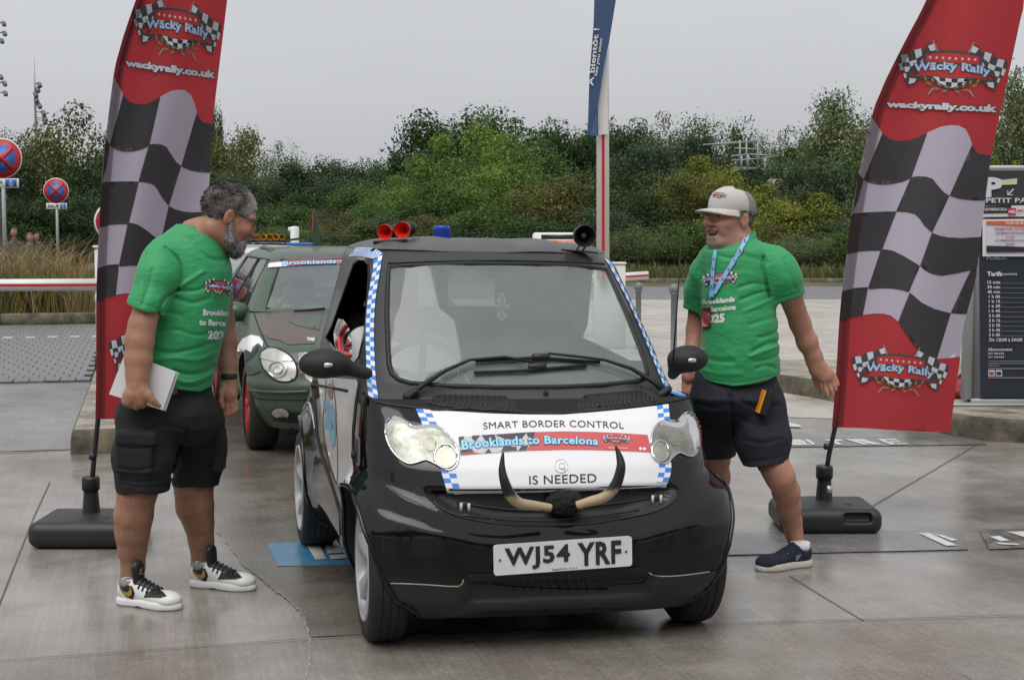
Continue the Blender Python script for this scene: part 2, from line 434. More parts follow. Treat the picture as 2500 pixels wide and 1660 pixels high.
# ================================================================ ground
def node_mat(name):
    m = bpy.data.materials.new(name); m.use_nodes = True; MATS[name] = m; return m, m.node_tree.nodes, m.node_tree.links, m.node_tree.nodes['Principled BSDF']
def wet_concrete(name, c1, c2, c3, r0=.12, r1=.45, rot=.235, bscale=1.):
    m, N, L, b = node_mat(name)
    tc = N.new('ShaderNodeTexCoord'); mp = N.new('ShaderNodeMapping'); mp.inputs['Rotation'].default_value = (0, 0, -rot); L.new(tc.outputs['Object'], mp.inputs[0])
    def noise(sc, det, co, ro=.6):
        n = N.new('ShaderNodeTexNoise'); n.inputs['Scale'].default_value = sc; n.inputs['Detail'].default_value = det; n.inputs['Roughness'].default_value = ro; L.new(co, n.inputs['Vector']); return n.outputs['Fac']
    st = N.new('ShaderNodeMapping'); st.inputs['Scale'].default_value = (60, 1.2, 1); L.new(mp.outputs[0], st.inputs[0])
    big = noise(.55, 5, mp.outputs[0]); mid = noise(3.2, 6, mp.outputs[0], .7); fine = noise(75, 5, mp.outputs[0], .75); brush = noise(1.0, 4, st.outputs[0])
    rp = N.new('ShaderNodeValToRGB'); e = rp.color_ramp.elements; e[0].position = .34; e[0].color = c1 + (1,); e[1].position = .66; e[1].color = c3 + (1,); q = e.new(.5); q.color = c2 + (1,)
    L.new(big, rp.inputs[0])
    def mr(src, a, b_, lo=.3, hi=.7):
        n = N.new('ShaderNodeMapRange'); n.inputs[1].default_value = lo; n.inputs[2].default_value = hi; n.inputs[3].default_value = a; n.inputs[4].default_value = b_; L.new(src, n.inputs[0]); return n.outputs[0]
    def mul(a, b_):
        n = N.new('ShaderNodeMath'); n.operation = 'MULTIPLY'; L.new(a, n.inputs[0]); L.new(b_, n.inputs[1]); return n.outputs[0]
    f = mul(mul(mr(mid, .76, 1.2), mr(fine, .74, 1.25)), mr(brush, .87, 1.11))
    sc = N.new('ShaderNodeVectorMath'); sc.operation = 'SCALE'; L.new(rp.outputs[0], sc.inputs[0]); L.new(f, sc.inputs['Scale'])
    sp = noise(120, 2, mp.outputs[0], .5); spk = mr(sp, 0., .8, .66, .72)            # pale grit
    mixs = N.new('ShaderNodeMix'); mixs.data_type = 'RGBA'; L.new(spk, mixs.inputs[0]); L.new(sc.outputs[0], mixs.inputs[6]); mixs.inputs[7].default_value = (.42, .40, .36, 1)
    L.new(mixs.outputs[2], b.inputs['Base Color'])
    wet = noise(.9, 5, mp.outputs[0], .62); 
    ad = N.new('ShaderNodeMath'); ad.operation = 'MULTIPLY_ADD'; ad.inputs[1].default_value = .35; L.new(mid, ad.inputs[0]); L.new(mr(wet, r0, r1, .38, .62), ad.inputs[2])
    sb = N.new('ShaderNodeMath'); sb.operation = 'SUBTRACT'; sb.inputs[1].default_value = .16; sb.use_clamp = True; L.new(ad.outputs[0], sb.inputs[0]); L.new(sb.outputs[0], b.inputs['Roughness'])
    h = N.new('ShaderNodeMath'); h.operation = 'MULTIPLY_ADD'; h.inputs[1].default_value = .6; L.new(brush, h.inputs[0]); L.new(fine, h.inputs[2])
    bp = N.new('ShaderNodeBump'); bp.inputs['Strength'].default_value = .16 * bscale; bp.inputs['Distance'].default_value = .004; L.new(h.outputs[0], bp.inputs['Height']); L.new(bp.outputs[0], b.inputs['Normal'])
    return m
conc = wet_concrete('wet brushed concrete', (.175, .158, .137), (.245, .226, .202), (.305, .288, .266), .08, .38)
conc_pale = wet_concrete('pale road concrete', (.36, .32, .28), (.42, .385, .345), (.46, .43, .39), .3, .6)
conc_grey = wet_concrete('grey side road', (.17, .17, .17), (.21, .21, .205), (.24, .24, .235), .25, .55)
grass_soil = mat('grassy soil', (.06, .075, .025), .9, var2=(.13, .12, .045), vscale=.35, var=.25)
CT, ST = math.cos(.235), math.sin(.235)
def rd(a, b): return (a * CT - b * ST, a * ST + b * CT)          # road frame (across, along) -> place
def rdi(x, y): return (x * CT + y * ST, -x * ST + y * CT)
def terrain(x, y):
    l = smst_((-3.5 - .16 * y - x) / 5) ; d = y
    left = np.interp(d, [-30, 29, 34, 60, 130, 170, 210, 420], [-.03, -.03, -.25, -.5, -.95, -.5, .9, 3.5])
    right = np.interp(d, [-30, 41.5, 43, 50, 62, 90, 420], [-.03, -.03, .12, .35, .9, 1.2, 3.0])
    return left * l + right * (1 - l)
def smst_(x): x = min(max(x, 0), 1); return x * x * (3 - 2 * x)
xs = np.r_[-260, -160, np.arange(-90, 90.1, 5), 160, 260]; ys = np.r_[-30, -10, np.arange(0, 120, 4), np.arange(120, 241, 12), 320, 420]
V = [(x, y, terrain(x, y)) for y in ys for x in xs]; n = len(xs)
mk('ground', V, [(j * n + i, j * n + i + 1, (j + 1) * n + i + 1, (j + 1) * n + i) for j in range(len(ys) - 1) for i in range(n - 1)], grass_soil, kind='structure')
def flat(name, pts, z, m, step=None, **k):
    return mk(name, [(x, y, z) for x, y in pts], [tuple(range(len(pts)))], m, smooth=False, kind='structure', **k)
flat('forecourt', [(-30, -14), (40, -14), (40, 18), (8, 24), (-14, 24), (-30, 24)], 0, conc)
flat('access_road', [(-2.5, 17.5), (2.3, 12.4), (7, 11.2), (45, 11.2), (45, 33.5), (-8, 33.5)], .004, conc_pale)
flat('side_road', [rd(-.55, 11.02), rd(-30, 11.0), rd(-30, 15.9), rd(-.55, 15.9)], .004, conc_grey)
# brick paved strips
paver_m = mat('grey paver', (.17, .17, .168), .45, var=.2, vscale=9, bump=.3, bscale=60, rvar=.12)
paver_w = mat('white paver', (.42, .42, .40), .5, var=.15, vscale=9)
flat('paver_bed', [rd(-.5, 15.9), rd(-30, 15.9), rd(-30, 25.2), rd(-.5, 25.2)], .002, mat('paver joint sand', (.085, .082, .075), .9))
lpv = tag(empty('paved_strip', (*rd(-1.2, 16), .004)), kind='structure')
O = Vector((*rd(-1.2, 16), 0)); bw, bl = .30, .152
def paver_mesh(m):
    mb = MB(); mb.box((0, 0, .012), (bl - .007, bw - .007, .026), bev=.006); return mesh_data('paver', mb.V, mb.F, m, smooth=False)
pm, pw_ = paver_mesh(paver_m), paver_mesh(paver_w); stuff = MB(); cnt = 0
rr = random.Random(3)
spots = []
for j in range(31):
    for i in range(64):
        a, b = -.68 - i * bl - (.5 * bl if j % 2 else 0), 16.05 + j * bw
        x, y = rd(a, b); u = 1250 + F_PX * x / y
        if u < -60 or u > 330: continue
        spots.append((b, x, y, abs(b - 22.4) < .16 and i % 2 == 0))
spots.sort()
for k, (b, x, y, wh) in enumerate(spots):
    dz = rr.uniform(-.002, .003)
    if k < 290:
        o = bpy.data.objects.new('paver', pw_ if wh else pm); COL.objects.link(o); o.parent = lpv
        o.location = (x - O.x, y - O.y, dz); o.rotation_euler = (rr.uniform(-.01, .01), rr.uniform(-.01, .01), .235)
    elif not wh: stuff.box((x - O.x, y - O.y, .012 + dz), (bl - .007, bw - .007, .026), Matrix.Rotation(.235, 3, 'Z'))
    else:
        o = bpy.data.objects.new('paver', pw_); COL.objects.link(o); o.parent = lpv; o.location = (x - O.x, y - O.y, dz + .002); o.rotation_euler = (0, 0, .235)
tag(stuff.out('paver_field', paver_m, lpv, smooth=False), kind='stuff')
m, N, L, b = node_mat('paved band')
tc = N.new('ShaderNodeTexCoord'); br = N.new('ShaderNodeTexBrick'); br.inputs['Scale'].default_value = 1.6; br.inputs['Color1'].default_value = (.17, .17, .175, 1); br.inputs['Color2'].default_value = (.21, .21, .21, 1); br.inputs['Mortar'].default_value = (.07, .07, .07, 1)
L.new(tc.outputs['Object'], br.inputs['Vector']); L.new(br.outputs['Color'], b.inputs['Base Color']); b.inputs['Roughness'].default_value = .5
flat('paved_band', [(-9, 33.5), (45, 33.5), (45, 42.2), (-11, 42.2)], .008, m)
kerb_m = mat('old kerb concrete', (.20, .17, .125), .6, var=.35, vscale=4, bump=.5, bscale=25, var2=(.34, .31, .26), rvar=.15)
kerb_d = mat('dark kerb face', (.055, .048, .032), .7, var2=(.17, .145, .10), vscale=5, var=.3, bump=.6, bscale=22)  # kerb sides and edging, a darker brown than the island tops
mb = MB()
for i in range(26): mb = MB().box((-12 + i * 2.02, 42.35, .08), (2.0, .3, .2), bev=.02); mb.out('far_kerb', kerb_d, kind='structure')
# ---- concrete joints, patches and paint on the forecourt
def ground_line(name, pts, w, m, z=.004):
    P = [gnd(u, v) for u, v in pts]; V = []
    for i, p in enumerate(P):
        t = (P[min(i + 1, len(P) - 1)] - P[max(i - 1, 0)]); t.z = 0; t.normalize(); s = Vector((-t.y, t.x, 0)); ww = w[i] if isinstance(w, list) else w
        V += [p + s * ww / 2 + Vector((0, 0, z)), p - s * ww / 2 + Vector((0, 0, z))]
    return mk(name, V, [(2 * i, 2 * i + 1, 2 * i + 3, 2 * i + 2) for i in range(len(P) - 1)], m, smooth=False, kind='structure')
jm = mat('joint dark', (.095, .083, .07), .5)
ground_line('slab_joint', [(-40, 1619), (673, 1568), (960, 1549), (1741, 1526), (2204, 1513), (2560, 1503)], .008, jm, .008)
ground_line('slab_joint', [(122, 1177), (80, 1269), (0, 1471), (-60, 1620)], .007, jm)
ground_line('slab_joint', [(2440, 1056), (2402, 1076), (2120, 1242)], .008, jm)
ground_line('slab_joint', [(1926, 1406), (2095, 1509), (2372, 1662)], .006, jm)
ground_line('slab_joint', [(0, 1108), (90, 1103), (165, 1099)], .02, jm)
cr = mat('pale mortar', (.38, .36, .33), .7, var=.3, vscale=30); rr = random.Random(5)
wob = [(497, 1000), (503, 1060), (508, 1130), (514, 1210), (526, 1290), (568, 1346), (590, 1375), (623, 1404), (660, 1435), (700, 1464), (735, 1500), (752, 1545), (755, 1590), (752, 1640), (745, 1680)]
wob = [(u + rr.uniform(-3, 3), v) for u, v in spline(wob, 7)]
ground_line('mortar_line', wob, [rr.choice((0, 0, .002, .004)) + rr.uniform(0, .0025) for _ in wob], cr, .008)
wetd = wet_concrete('soaked concrete', (.11, .094, .076), (.145, .126, .104), (.18, .16, .136), .06, .3)
def patch(name, pts, m, z=.004): 
    P, Fc = cdt_fill([(p.x, p.y) for p in [gnd(u, v) for u, v in pts]], .4); return mk(name, [(x, y, z) for x, y in P], Fc, m, smooth=False, kind='structure')
patch('soaked_slab', [(u + 2, v) for u, v in wob if v < 1552] + [(765, 1556), (960, 1547), (1500, 1534), (1560, 1300), (1300, 1000)], wetd, .004)
patch('near_slab', [(-60, 1622), (673, 1571), (960, 1552), (1741, 1529), (2204, 1516), (2560, 1506), (2560, 1760), (-60, 1760)], wet_concrete('brown gritty concrete', (.16, .139, .115), (.215, .193, .166), (.26, .238, .212), .10, .42), .004)
m_repair = wet_concrete('repair strip', (.23, .21, .185), (.26, .24, .21), (.28, .265, .24), .3, .55)
# painted squares and words
def worn(name, col, hide, sc=9, lo=.45, hi=.6, rough=.3):
    m, N, L, b = node_mat(name); tc = N.new('ShaderNodeTexCoord'); nz = N.new('ShaderNodeTexNoise'); nz.inputs['Scale'].default_value = sc; nz.inputs['Detail'].default_value = 8; nz.inputs['Roughness'].default_value = .7
    L.new(tc.outputs['Object'], nz.inputs['Vector']); r = N.new('ShaderNodeValToRGB'); r.color_ramp.elements[0].position = lo; r.color_ramp.elements[1].position = hi
    r.color_ramp.elements[0].color = hide + (1,); r.color_ramp.elements[1].color = col + (1,); L.new(nz.outputs['Fac'], r.inputs[0]); L.new(r.outputs[0], b.inputs['Base Color']); b.inputs['Roughness'].default_value = rough; return m
bluep = worn('worn blue road paint', (.05, .22, .42), (.12, .24, .36), 6, .3, .6, .22); whitep = worn('worn white road paint', (.62, .62, .60), (.40, .39, .37), 12, .3, .55, .4); greyp = wet_concrete('grey road paint', (.14, .14, .145), (.18, .176, .176), (.215, .207, .20), .06, .32)
def paint_on(name, pts, m, z): return mk(name, [p + Vector((0, 0, z)) for p in [gnd(u, v) for u, v in pts]], [tuple(range(len(pts)))], m, smooth=False, kind='structure')
paint_on('blue_square', [(652, 1328), (900, 1323), (925, 1381), (678, 1384)], bluep, .006)
for q in ([(750, 1337), (780, 1336), (797, 1369), (770, 1370)], [(795, 1336), (850, 1335), (862, 1352), (800, 1355)], [(803, 1360), (850, 1357), (853, 1366), (808, 1369)]): paint_on('painted_letter', q, whitep, .010)
K7 = lambda q: [(1716 + x / 2.376, 1000 + y / 2.376) for x, y in q]
paint_on('grey_band', K7([(-400, 730), (1500, 700), (1540, 815), (-400, 860)]), greyp, .006)
paint_on('grey_band', K7([(1600, 700), (2000, 690), (2040, 800), (1660, 815)]), worn('black road paint', (.07, .07, .07), (.20, .185, .168), 7, .42, .62, .25), .006)
for q in ([(1250, 725), (1312, 724), (1476, 797), (1412, 799)], [(1335, 727), (1400, 740), (1478, 765), (1440, 770)], [(1660, 745), (1720, 742), (1780, 768), (1730, 773)], [(1765, 718), (1863, 714), (1990, 745), (1870, 750)], [(1690, 778), (1835, 788), (1830, 795), (1720, 790)]): paint_on('painted_letter', K7(q), whitep, .010)
paint_on('grey_band', K7([(-200, 168), (1560, 162), (1650, 205), (-200, 228)]), greyp, .006)
for q in ([(468, 180), (482, 179), (640, 211), (520, 213)], [(495, 180), (560, 179), (600, 195), (585, 205)], [(585, 180), (612, 179), (655, 208), (640, 211)], [(690, 181), (800, 179), (812, 188), (770, 190), (812, 208), (780, 210), (740, 190)],
          [(822, 178), (850, 177), (968, 207), (930, 209)], [(860, 178), (930, 177), (960, 187), (910, 190)], [(905, 188), (960, 189), (1038, 207), (990, 209)], [(1008, 178), (1030, 177), (1130, 207), (1090, 209)], [(1030, 178), (1120, 177), (1130, 183), (1060, 184)], [(1065, 190), (1140, 189), (1150, 194), (1080, 196)], [(1100, 202), (1180, 201), (1190, 206), (1120, 208)],
          [(440, 68), (560, 95), (575, 108), (480, 104), (440, 85)]): paint_on('painted_letter', K7(q), whitep, .010)

# ---- kerbed islands
def island(name, poly, h, label_kind=None):
    n = len(poly); P = np.array(poly); mb = MB(); V = []
    c = P.mean(0)
    def off(d):
        o = []
        for i in range(n):
            a, b_, e = P[i - 1], P[i], P[(i + 1) % n]; t1 = (b_ - a) / np.linalg.norm(b_ - a); t2 = (e - b_) / np.linalg.norm(e - b_)
            nn = np.array([-(t1 + t2)[1], (t1 + t2)[0]]); nn /= np.linalg.norm(nn); o.append(b_ + nn * d / max(.4, abs(np.dot(nn, [-t1[1], t1[0]]))))
        return o
    rings = [(0, 0), (.005, h * .55), (.012, h * .88), (.03, h), (.30, h + .004)]
    Vs = []
    for d, z in rings: Vs += [(x, y, z) for x, y in off(d)]
    Fc = [(k * n + i, k * n + (i + 1) % n, (k + 1) * n + (i + 1) % n, (k + 1) * n + i) for k in range(3) for i in range(n)]
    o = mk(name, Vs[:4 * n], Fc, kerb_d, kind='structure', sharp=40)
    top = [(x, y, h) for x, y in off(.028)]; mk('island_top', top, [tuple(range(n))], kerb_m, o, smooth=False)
    return o
def rnd_poly(pts, r=.25, k=5):
    o = []; n = len(pts)
    for i in range(n):
        a, b_, c = (np.array(pts[j % n], float) for j in (i - 1, i, i + 1)); u = (a - b_) / np.linalg.norm(a - b_); w = (c - b_) / np.linalg.norm(c - b_)
        rr_ = min(r, np.linalg.norm(a - b_) * .45, np.linalg.norm(c - b_) * .45)
        for j in range(k + 1): t = j / k; o.append(tuple(b_ + u * rr_ * (1 - t) ** 2 + w * rr_ * t ** 2))
    return o
ax0, ay0 = rdi(-3.05, 10.34)
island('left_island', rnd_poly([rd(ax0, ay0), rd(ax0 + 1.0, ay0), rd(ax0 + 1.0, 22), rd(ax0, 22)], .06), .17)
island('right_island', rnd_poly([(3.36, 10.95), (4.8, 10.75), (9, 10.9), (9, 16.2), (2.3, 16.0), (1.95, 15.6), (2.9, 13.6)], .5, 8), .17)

# ================================================================ trees
def leaf_crown(seed, nblob, nleaf, size, shape, cols, squash=.75, drop=0.):
    r = np.random.default_rng(seed); B = []; size *= .86; nleaf = int(nleaf * 1.35)
    for i in range(nblob):
        while True:
            p = r.uniform(-1, 1, 3)
            if (p ** 2).sum() < 1: break
        z = .5 + .5 * p[2]; w = shape(z); a = r.uniform(0, 2 * pi); q = math.sqrt(r.uniform(.15, 1)) * w
        B.append((q * math.cos(a) * .42, q * math.sin(a) * .42, .16 + z * .80, r.uniform(.08, .25) * (.55 + .6 * w)))
    B = np.array(B); k = r.integers(0, nblob, nleaf); d = r.normal(size=(nleaf, 3)); d /= np.linalg.norm(d, axis=1)[:, None]
    rad = B[k, 3] * r.uniform(.55, 1.12, nleaf); P = B[k, :3] + d * rad[:, None] * np.array([1, 1, squash]); P[:, 2] -= drop * r.uniform(0, 1, nleaf) ** 2
    P[:, 2] = np.maximum(P[:, 2], .02)
    nrm = d * .6 + r.normal(size=(nleaf, 3)) * .55 + np.array([0, 0, .35]); nrm /= np.linalg.norm(nrm, axis=1)[:, None]
    t = np.cross(nrm, r.normal(size=(nleaf, 3))); t /= np.linalg.norm(t, axis=1)[:, None]; b = np.cross(nrm, t)
    s = size * r.uniform(.55, 1.3, nleaf)[:, None]
    V = np.stack([P - t * s, P + b * s * .48 + nrm * s * .12, P + t * s, P - b * s * .48 + nrm * s * .12], 1).reshape(-1, 3)
    Fq = np.arange(nleaf * 4).reshape(-1, 4)
    cc = np.array(cols); base = (cc[r.integers(0, len(cc), nblob)] * r.uniform(.7, 1.4, (nblob, 1)))[k] * r.uniform(.75, 1.3, (nleaf, 1)); C = np.repeat(base * np.array([1.7, 1.5, 1.2]), 4, 0)
    return V, Fq, C
leafm = mat('leaves', (1, 1, 1), .55, attr=True, trans=.35, spec=.3)
bark = mat('bark', (.07, .06, .05), .9, var=.3, vscale=10, bump=.4, bscale=30)
G = dict(dark=[(.022, .05, .018), (.03, .062, .022), (.018, .04, .018)], mid=[(.04, .085, .025), (.05, .10, .03), (.035, .07, .024)], lite=[(.075, .14, .035), (.09, .16, .04), (.06, .115, .032)],
         yel=[(.13, .16, .03), (.11, .145, .03), (.08, .11, .03)], olive=[(.065, .08, .028), (.085, .09, .03), (.05, .062, .024)], pale=[(.085, .12, .06), (.10, .135, .07), (.065, .10, .05)], plum=[(.07, .05, .045), (.085, .06, .05), (.05, .055, .035)], blue=[(.03, .06, .035), (.045, .08, .05), (.03, .05, .03)])
dome = lambda z: math.sqrt(max(.0, 1 - (z - .35) ** 2 / .55)); conic = lambda z: .9 * (1 - z) ** .8 + .12; spire = lambda z: .55 * (1 - abs(z - .35)) + .2
PROT = {}
def proto(kind):
    if kind in PROT: return PROT[kind]
    sh, cl, nb, nl, sz, dr = {'dark': (dome, 'dark', 46, 8500, .021, 0), 'mid': (dome, 'mid', 44, 8000, .021, 0), 'lite': (dome, 'lite', 50, 8000, .020, 0), 'yel': (dome, 'yel', 46, 7500, .022, 0), 'olive': (dome, 'olive', 42, 7500, .022, 0),
                          'feather': (dome, 'pale', 40, 5200, .017, .12), 'plum': (dome, 'plum', 40, 5500, .020, .05), 'poplar': (spire, 'blue', 50, 6000, .018, 0), 'blue': (dome, 'blue', 44, 8000, .021, .03), 'walnut': (dome, 'olive', 30, 4200, .020, .0), 'willow': (conic, 'pale', 60, 8500, .017, .15)}[kind]
    V, Fq, C = leaf_crown(sum(map(ord, kind)), nb, nl, sz, sh, G[cl], .8, dr); PROT[kind] = mesh_data('crown', V, Fq, leafm, False, C)
    mb = MB(); r = random.Random(kind); mb.tube([(0, 0, -.05), (.005, 0, .2), (-.005, .005, .45), (0, 0, .7)], [.028, .022, .016, .006], 7)
    for i in range(6):
        a = r.uniform(0, 2 * pi); z = r.uniform(.2, .5); mb.tube([(0, 0, z), (.15 * math.cos(a), .15 * math.sin(a), z + .13), (.27 * math.cos(a), .27 * math.sin(a), z + .3)], [.012, .008, .003], 5)
    PROT[kind + '_t'] = mesh_data('trunk', mb.V, mb.F, bark); return PROT[kind]
TLAB = dict(dark='dark green broadleaf', mid='mid green leafy', lite='fresh light green', yel='yellow green', olive='olive brown tinged', feather='feathery grey green', plum='brown purple leaved', poplar='narrow pointed', blue='blue green', walnut='open crowned', willow='pale drooping')
MARK = [(-400, 'far-left lamp mast'), (60, 'no stopping signs'), (230, 'chequered flag at the left island'), (480, 'bearded man'), (640, 'camouflage estate'), (880, 'red air horns'), (1020, 'blue beacon'), (1180, 'black car roof'), (1390, 'raised boom'), (1540, 'aerial'), (1680, 'laughing man'), (1790, 'scaffold'), (1940, 'striding arm'), (2080, 'flag by the tariff board'), (2400, 'tariff board')]
TC = {}; LABS = {}
rt = random.Random(11)
def tree(u, vt, wpx, d, kind, name='tree', base=None):
    x = (u - 1250) / F_PX * d; zb = terrain(x, d); h = CAM_H + (Y_H - vt) / F_PX * d - zb; w = wpx / F_PX * d
    TC[kind] = TC.get(kind, 0) + 1
    nm = 'shrub' if h < 3.2 or kind == 'plum' else 'tree'
    mk_ = [t for q, t in MARK if u >= q][-1] if u >= -400 else 'lamp mast'; row = 'at the verge' if d < 50 else 'in the middle row' if d < 60 else 'at the back'
    lab = f"{'low' if h < 2.6 else 'tall' if h > 5 else 'middling'} {TLAB[kind]} {nm} {row} behind the {mk_}"; o = empty(nm, (x, d, zb), rt.uniform(0, 6.28), lab, nm); LABS.setdefault(lab, []).append(o)
    if len(LABS[lab]) > 1:
        for q in LABS[lab]: q['group'] = lab.split(' behind')[0] + 's'
    c = bpy.data.objects.new('crown', proto(kind)); COL.objects.link(c); c.parent = o; t = bpy.data.objects.new('trunk', PROT[kind + '_t']); COL.objects.link(t); t.parent = o
    hh = h / 1.04; c.scale = (w / .95, w / .95, hh); t.scale = (w / .95 * .8, w / .95 * .8, hh); return o
for a in [(-60, 300, 220, 95, 'dark'), (25, 330, 150, 90, 'blue'), (185, 252, 270, 92, 'walnut'), (110, 330, 200, 96, 'blue'), (260, 345, 190, 90, 'dark'), (330, 330, 200, 95, 'dark'), (420, 310, 220, 96, 'mid'), (150, 470, 150, 84, 'dark'), (60, 460, 160, 84, 'dark'), (240, 460, 160, 84, 'blue'),
          (530, 212, 70, 108, 'poplar'), (580, 312, 200, 93, 'olive'), (690, 330, 130, 90, 'feather'), (520, 420, 160, 80, 'blue'), (640, 430, 170, 78, 'blue'), (760, 362, 190, 80, 'dark'), (870, 368, 170, 78, 'dark'), (960, 392, 150, 76, 'mid'), (830, 430, 190, 70, 'blue'), (690, 500, 230, 62, 'mid'), (770, 450, 160, 66, 'dark'),
          (1115, 232, 300, 72, 'dark'), (1010, 330, 150, 72, 'dark'), (1225, 272, 200, 70, 'mid'), (1010, 410, 200, 62, 'lite'), (1120, 300, 260, 60, 'lite'), (1240, 330, 220, 58, 'lite'), (950, 450, 190, 58, 'lite'), (1160, 400, 260, 54, 'lite'), (1060, 440, 230, 53, 'mid'), (900, 500, 170, 56, 'mid'), (1310, 350, 190, 60, 'mid'),
          (1400, 268, 220, 66, 'dark'), (1330, 300, 150, 68, 'mid'), (1510, 258, 200, 68, 'dark'), (1640, 256, 240, 66, 'feather'), (1570, 330, 220, 58, 'blue'), (1690, 300, 170, 64, 'blue'), (1800, 296, 150, 66, 'mid'), (1890, 300, 170, 68, 'feather'), (1950, 320, 160, 62, 'mid'), (1470, 380, 220, 56, 'dark'),
          (2040, 205, 300, 56, 'willow'), (2130, 260, 240, 58, 'willow'), (1990, 380, 230, 52, 'blue'), (2220, 330, 240, 56, 'mid'), (2330, 300, 260, 56, 'mid'), (2480, 150, 240, 52, 'willow'), (2440, 360, 200, 50, 'yel'), (2580, 260, 240, 52, 'dark'), (2400, 420, 220, 49, 'lite'),
          (1740, 368, 220, 54, 'yel'), (1640, 420, 230, 52, 'olive'), (1420, 420, 230, 52, 'olive'), (1530, 440, 200, 51, 'dark'), (1850, 440, 230, 52, 'yel'), (1330, 440, 200, 53, 'olive'), (1950, 460, 220, 50, 'yel'), (1780, 500, 220, 49, 'yel'), (1480, 500, 170, 49, 'blue'), (1560, 540, 190, 47.5, 'feather'), (1430, 560, 170, 47, 'feather'), (1690, 540, 190, 47.5, 'mid'),
          (1980, 560, 200, 46.5, 'feather'), (2080, 560, 180, 46.5, 'mid'), (1860, 575, 170, 46.2, 'feather'), (2180, 540, 220, 47, 'mid'), (2320, 520, 220, 47, 'mid'), (2460, 520, 220, 47, 'lite'), (820, 498, 170, 52, 'plum'), (940, 520, 170, 51, 'blue'), (1060, 520, 190, 50, 'olive'), (1190, 500, 230, 49, 'mid'), (1310, 520, 200, 48.5, 'dark'), (720, 560, 200, 50, 'lite'), (620, 560, 190, 52, 'mid')]: tree(*a)
# far wooded rise closing the view at the left, and low growth under the trees
fb = random.Random(21)
for i in range(16): tree(-120 + i * 48, 470 + fb.uniform(-25, 20), 130, 98 + fb.uniform(0, 8), fb.choice(['dark', 'blue', 'dark', 'mid']))
for i in range(22): tree(560 + i * 92, 565 + fb.uniform(-30, 25), 190, 49.5 + fb.uniform(-1.5, 3), fb.choice(['dark', 'mid', 'blue', 'olive']))
for i in range(16): tree(900 + i * 105, 420 + fb.uniform(-40, 40), 220, 60 + fb.uniform(0, 6), fb.choice(['dark', 'blue', 'mid']))
# trees across the road behind the photographer: they show in the black paint
for i, (x, y, h) in enumerate([(-26, -22, 13), (-18, -24, 14), (-10, -22, 13), (-3, -24, 14), (4, -23, 13), (12, -24, 14), (20, -22, 13), (28, -21, 13), (-34, -18, 12), (36, -17, 12), (-7, -28, 15), (8, -28, 15)]):
    kd = ['dark', 'mid', 'blue'][i % 3]; o = empty('tree', (x, y, -.03), i, 'tree of the row across the road behind the photographer', 'tree', 'trees across the road'); proto(kd)
    for nm, q in (('crown', kd), ('trunk', kd + '_t')):
        c = bpy.data.objects.new(nm, PROT[q]); COL.objects.link(c); c.parent = o; c.scale = (10, 10, h)
# ---- grass
def blades(name, n, fx, h, w, cols, label, seed, lean=.5, cat='grass'):
    r = np.random.default_rng(seed); P = np.array([fx(r) for _ in range(n)]); a = r.uniform(0, 2 * pi, n); hh = h * r.uniform(.45, 1.15, n); ln = lean * hh * r.uniform(.1, 1, n); la = r.uniform(0, 2 * pi, n)
    t = np.stack([np.cos(a), np.sin(a), 0 * a], 1) * w / 2; D = np.stack([np.cos(la) * ln, np.sin(la) * ln, hh], 1)
    V = np.stack([P - t, P + t, P + t * .7 + D * np.array([.3, .3, .55]), P - t * .7 + D * np.array([.3, .3, .55]), P + D * np.array([1, 1, .95 - .25 * lean])], 1).reshape(-1, 3)
    Fc = []
    for i in range(n): b = 5 * i; Fc += [(b, b + 1, b + 2, b + 3), (b + 3, b + 2, b + 4)]
    C = np.array(cols)[r.integers(0, len(cols), n)] * r.uniform(.7, 1.3, (n, 1))
    return mk(name, V, Fc, mat('grass blades', (1, 1, 1), .6, attr=True, trans=.2), smooth=False, cols=np.repeat(C, 5, 0), label=label, cat=cat, kind='stuff')
def verge(r): x = r.uniform(-8, 26); y = 42.6 + abs(r.normal()) * 1.6; return (x, y, terrain(x, y))
blades('verge_grass', 9000, verge, .5, .035, [(.09, .12, .03), (.12, .14, .04), (.07, .10, .028), (.16, .13, .06)], 'rough green grass on verge below the trees', 1)
def lawn(r):
    y = 30 + 130 * r.uniform(0, 1) ** 1.3; x = -.16 * y - 4 - r.uniform(0, 1) * (2 + .25 * y); return (x, y, terrain(x, y))
blades('meadow_grass', 9000, lawn, .45, .06, [(.12, .13, .035), (.16, .15, .05), (.09, .11, .03), (.20, .17, .08)], 'long meadow grass behind the kerbed bed', 2)
def bed(r): a = -1.0 - r.uniform(0, 1) * 9; b_ = 25.6 + r.uniform(0, 1) * 3.2; x, y = rd(a, b_); return (x, y, .05)
blades('dry_grass', 7000, bed, 1.35, .016, [(.34, .24, .11), (.40, .29, .14), (.26, .19, .09), (.18, .16, .06), (.10, .12, .04)], 'tall dry straw coloured grass in the kerbed bed', 3, .75)
def bed2(r): a = -2.0 + r.normal() * .45; b_ = 25.8 + r.uniform(0, 1) * 2.4; x, y = rd(a, b_); return (x, y, .05)
blades('dry_brush', 1100, bed2, 1.75, .012, [(.36, .27, .13), (.30, .22, .10), (.22, .18, .08)], 'taller pale dry brush at the bed end', 4, .8)
def yel(r): a = -1.6 - abs(r.normal()) * .5; b_ = 25.8 + r.uniform(0, 1) * 1.5; x, y = rd(a, b_); return (x, y, .05)
blades('bed_weeds', 700, yel, .9, .05, [(.12, .15, .03), (.35, .28, .02), (.08, .11, .03)], 'leafy green weeds with yellow flowers in the bed', 5, .6, 'weeds')
ed = random.Random(2)
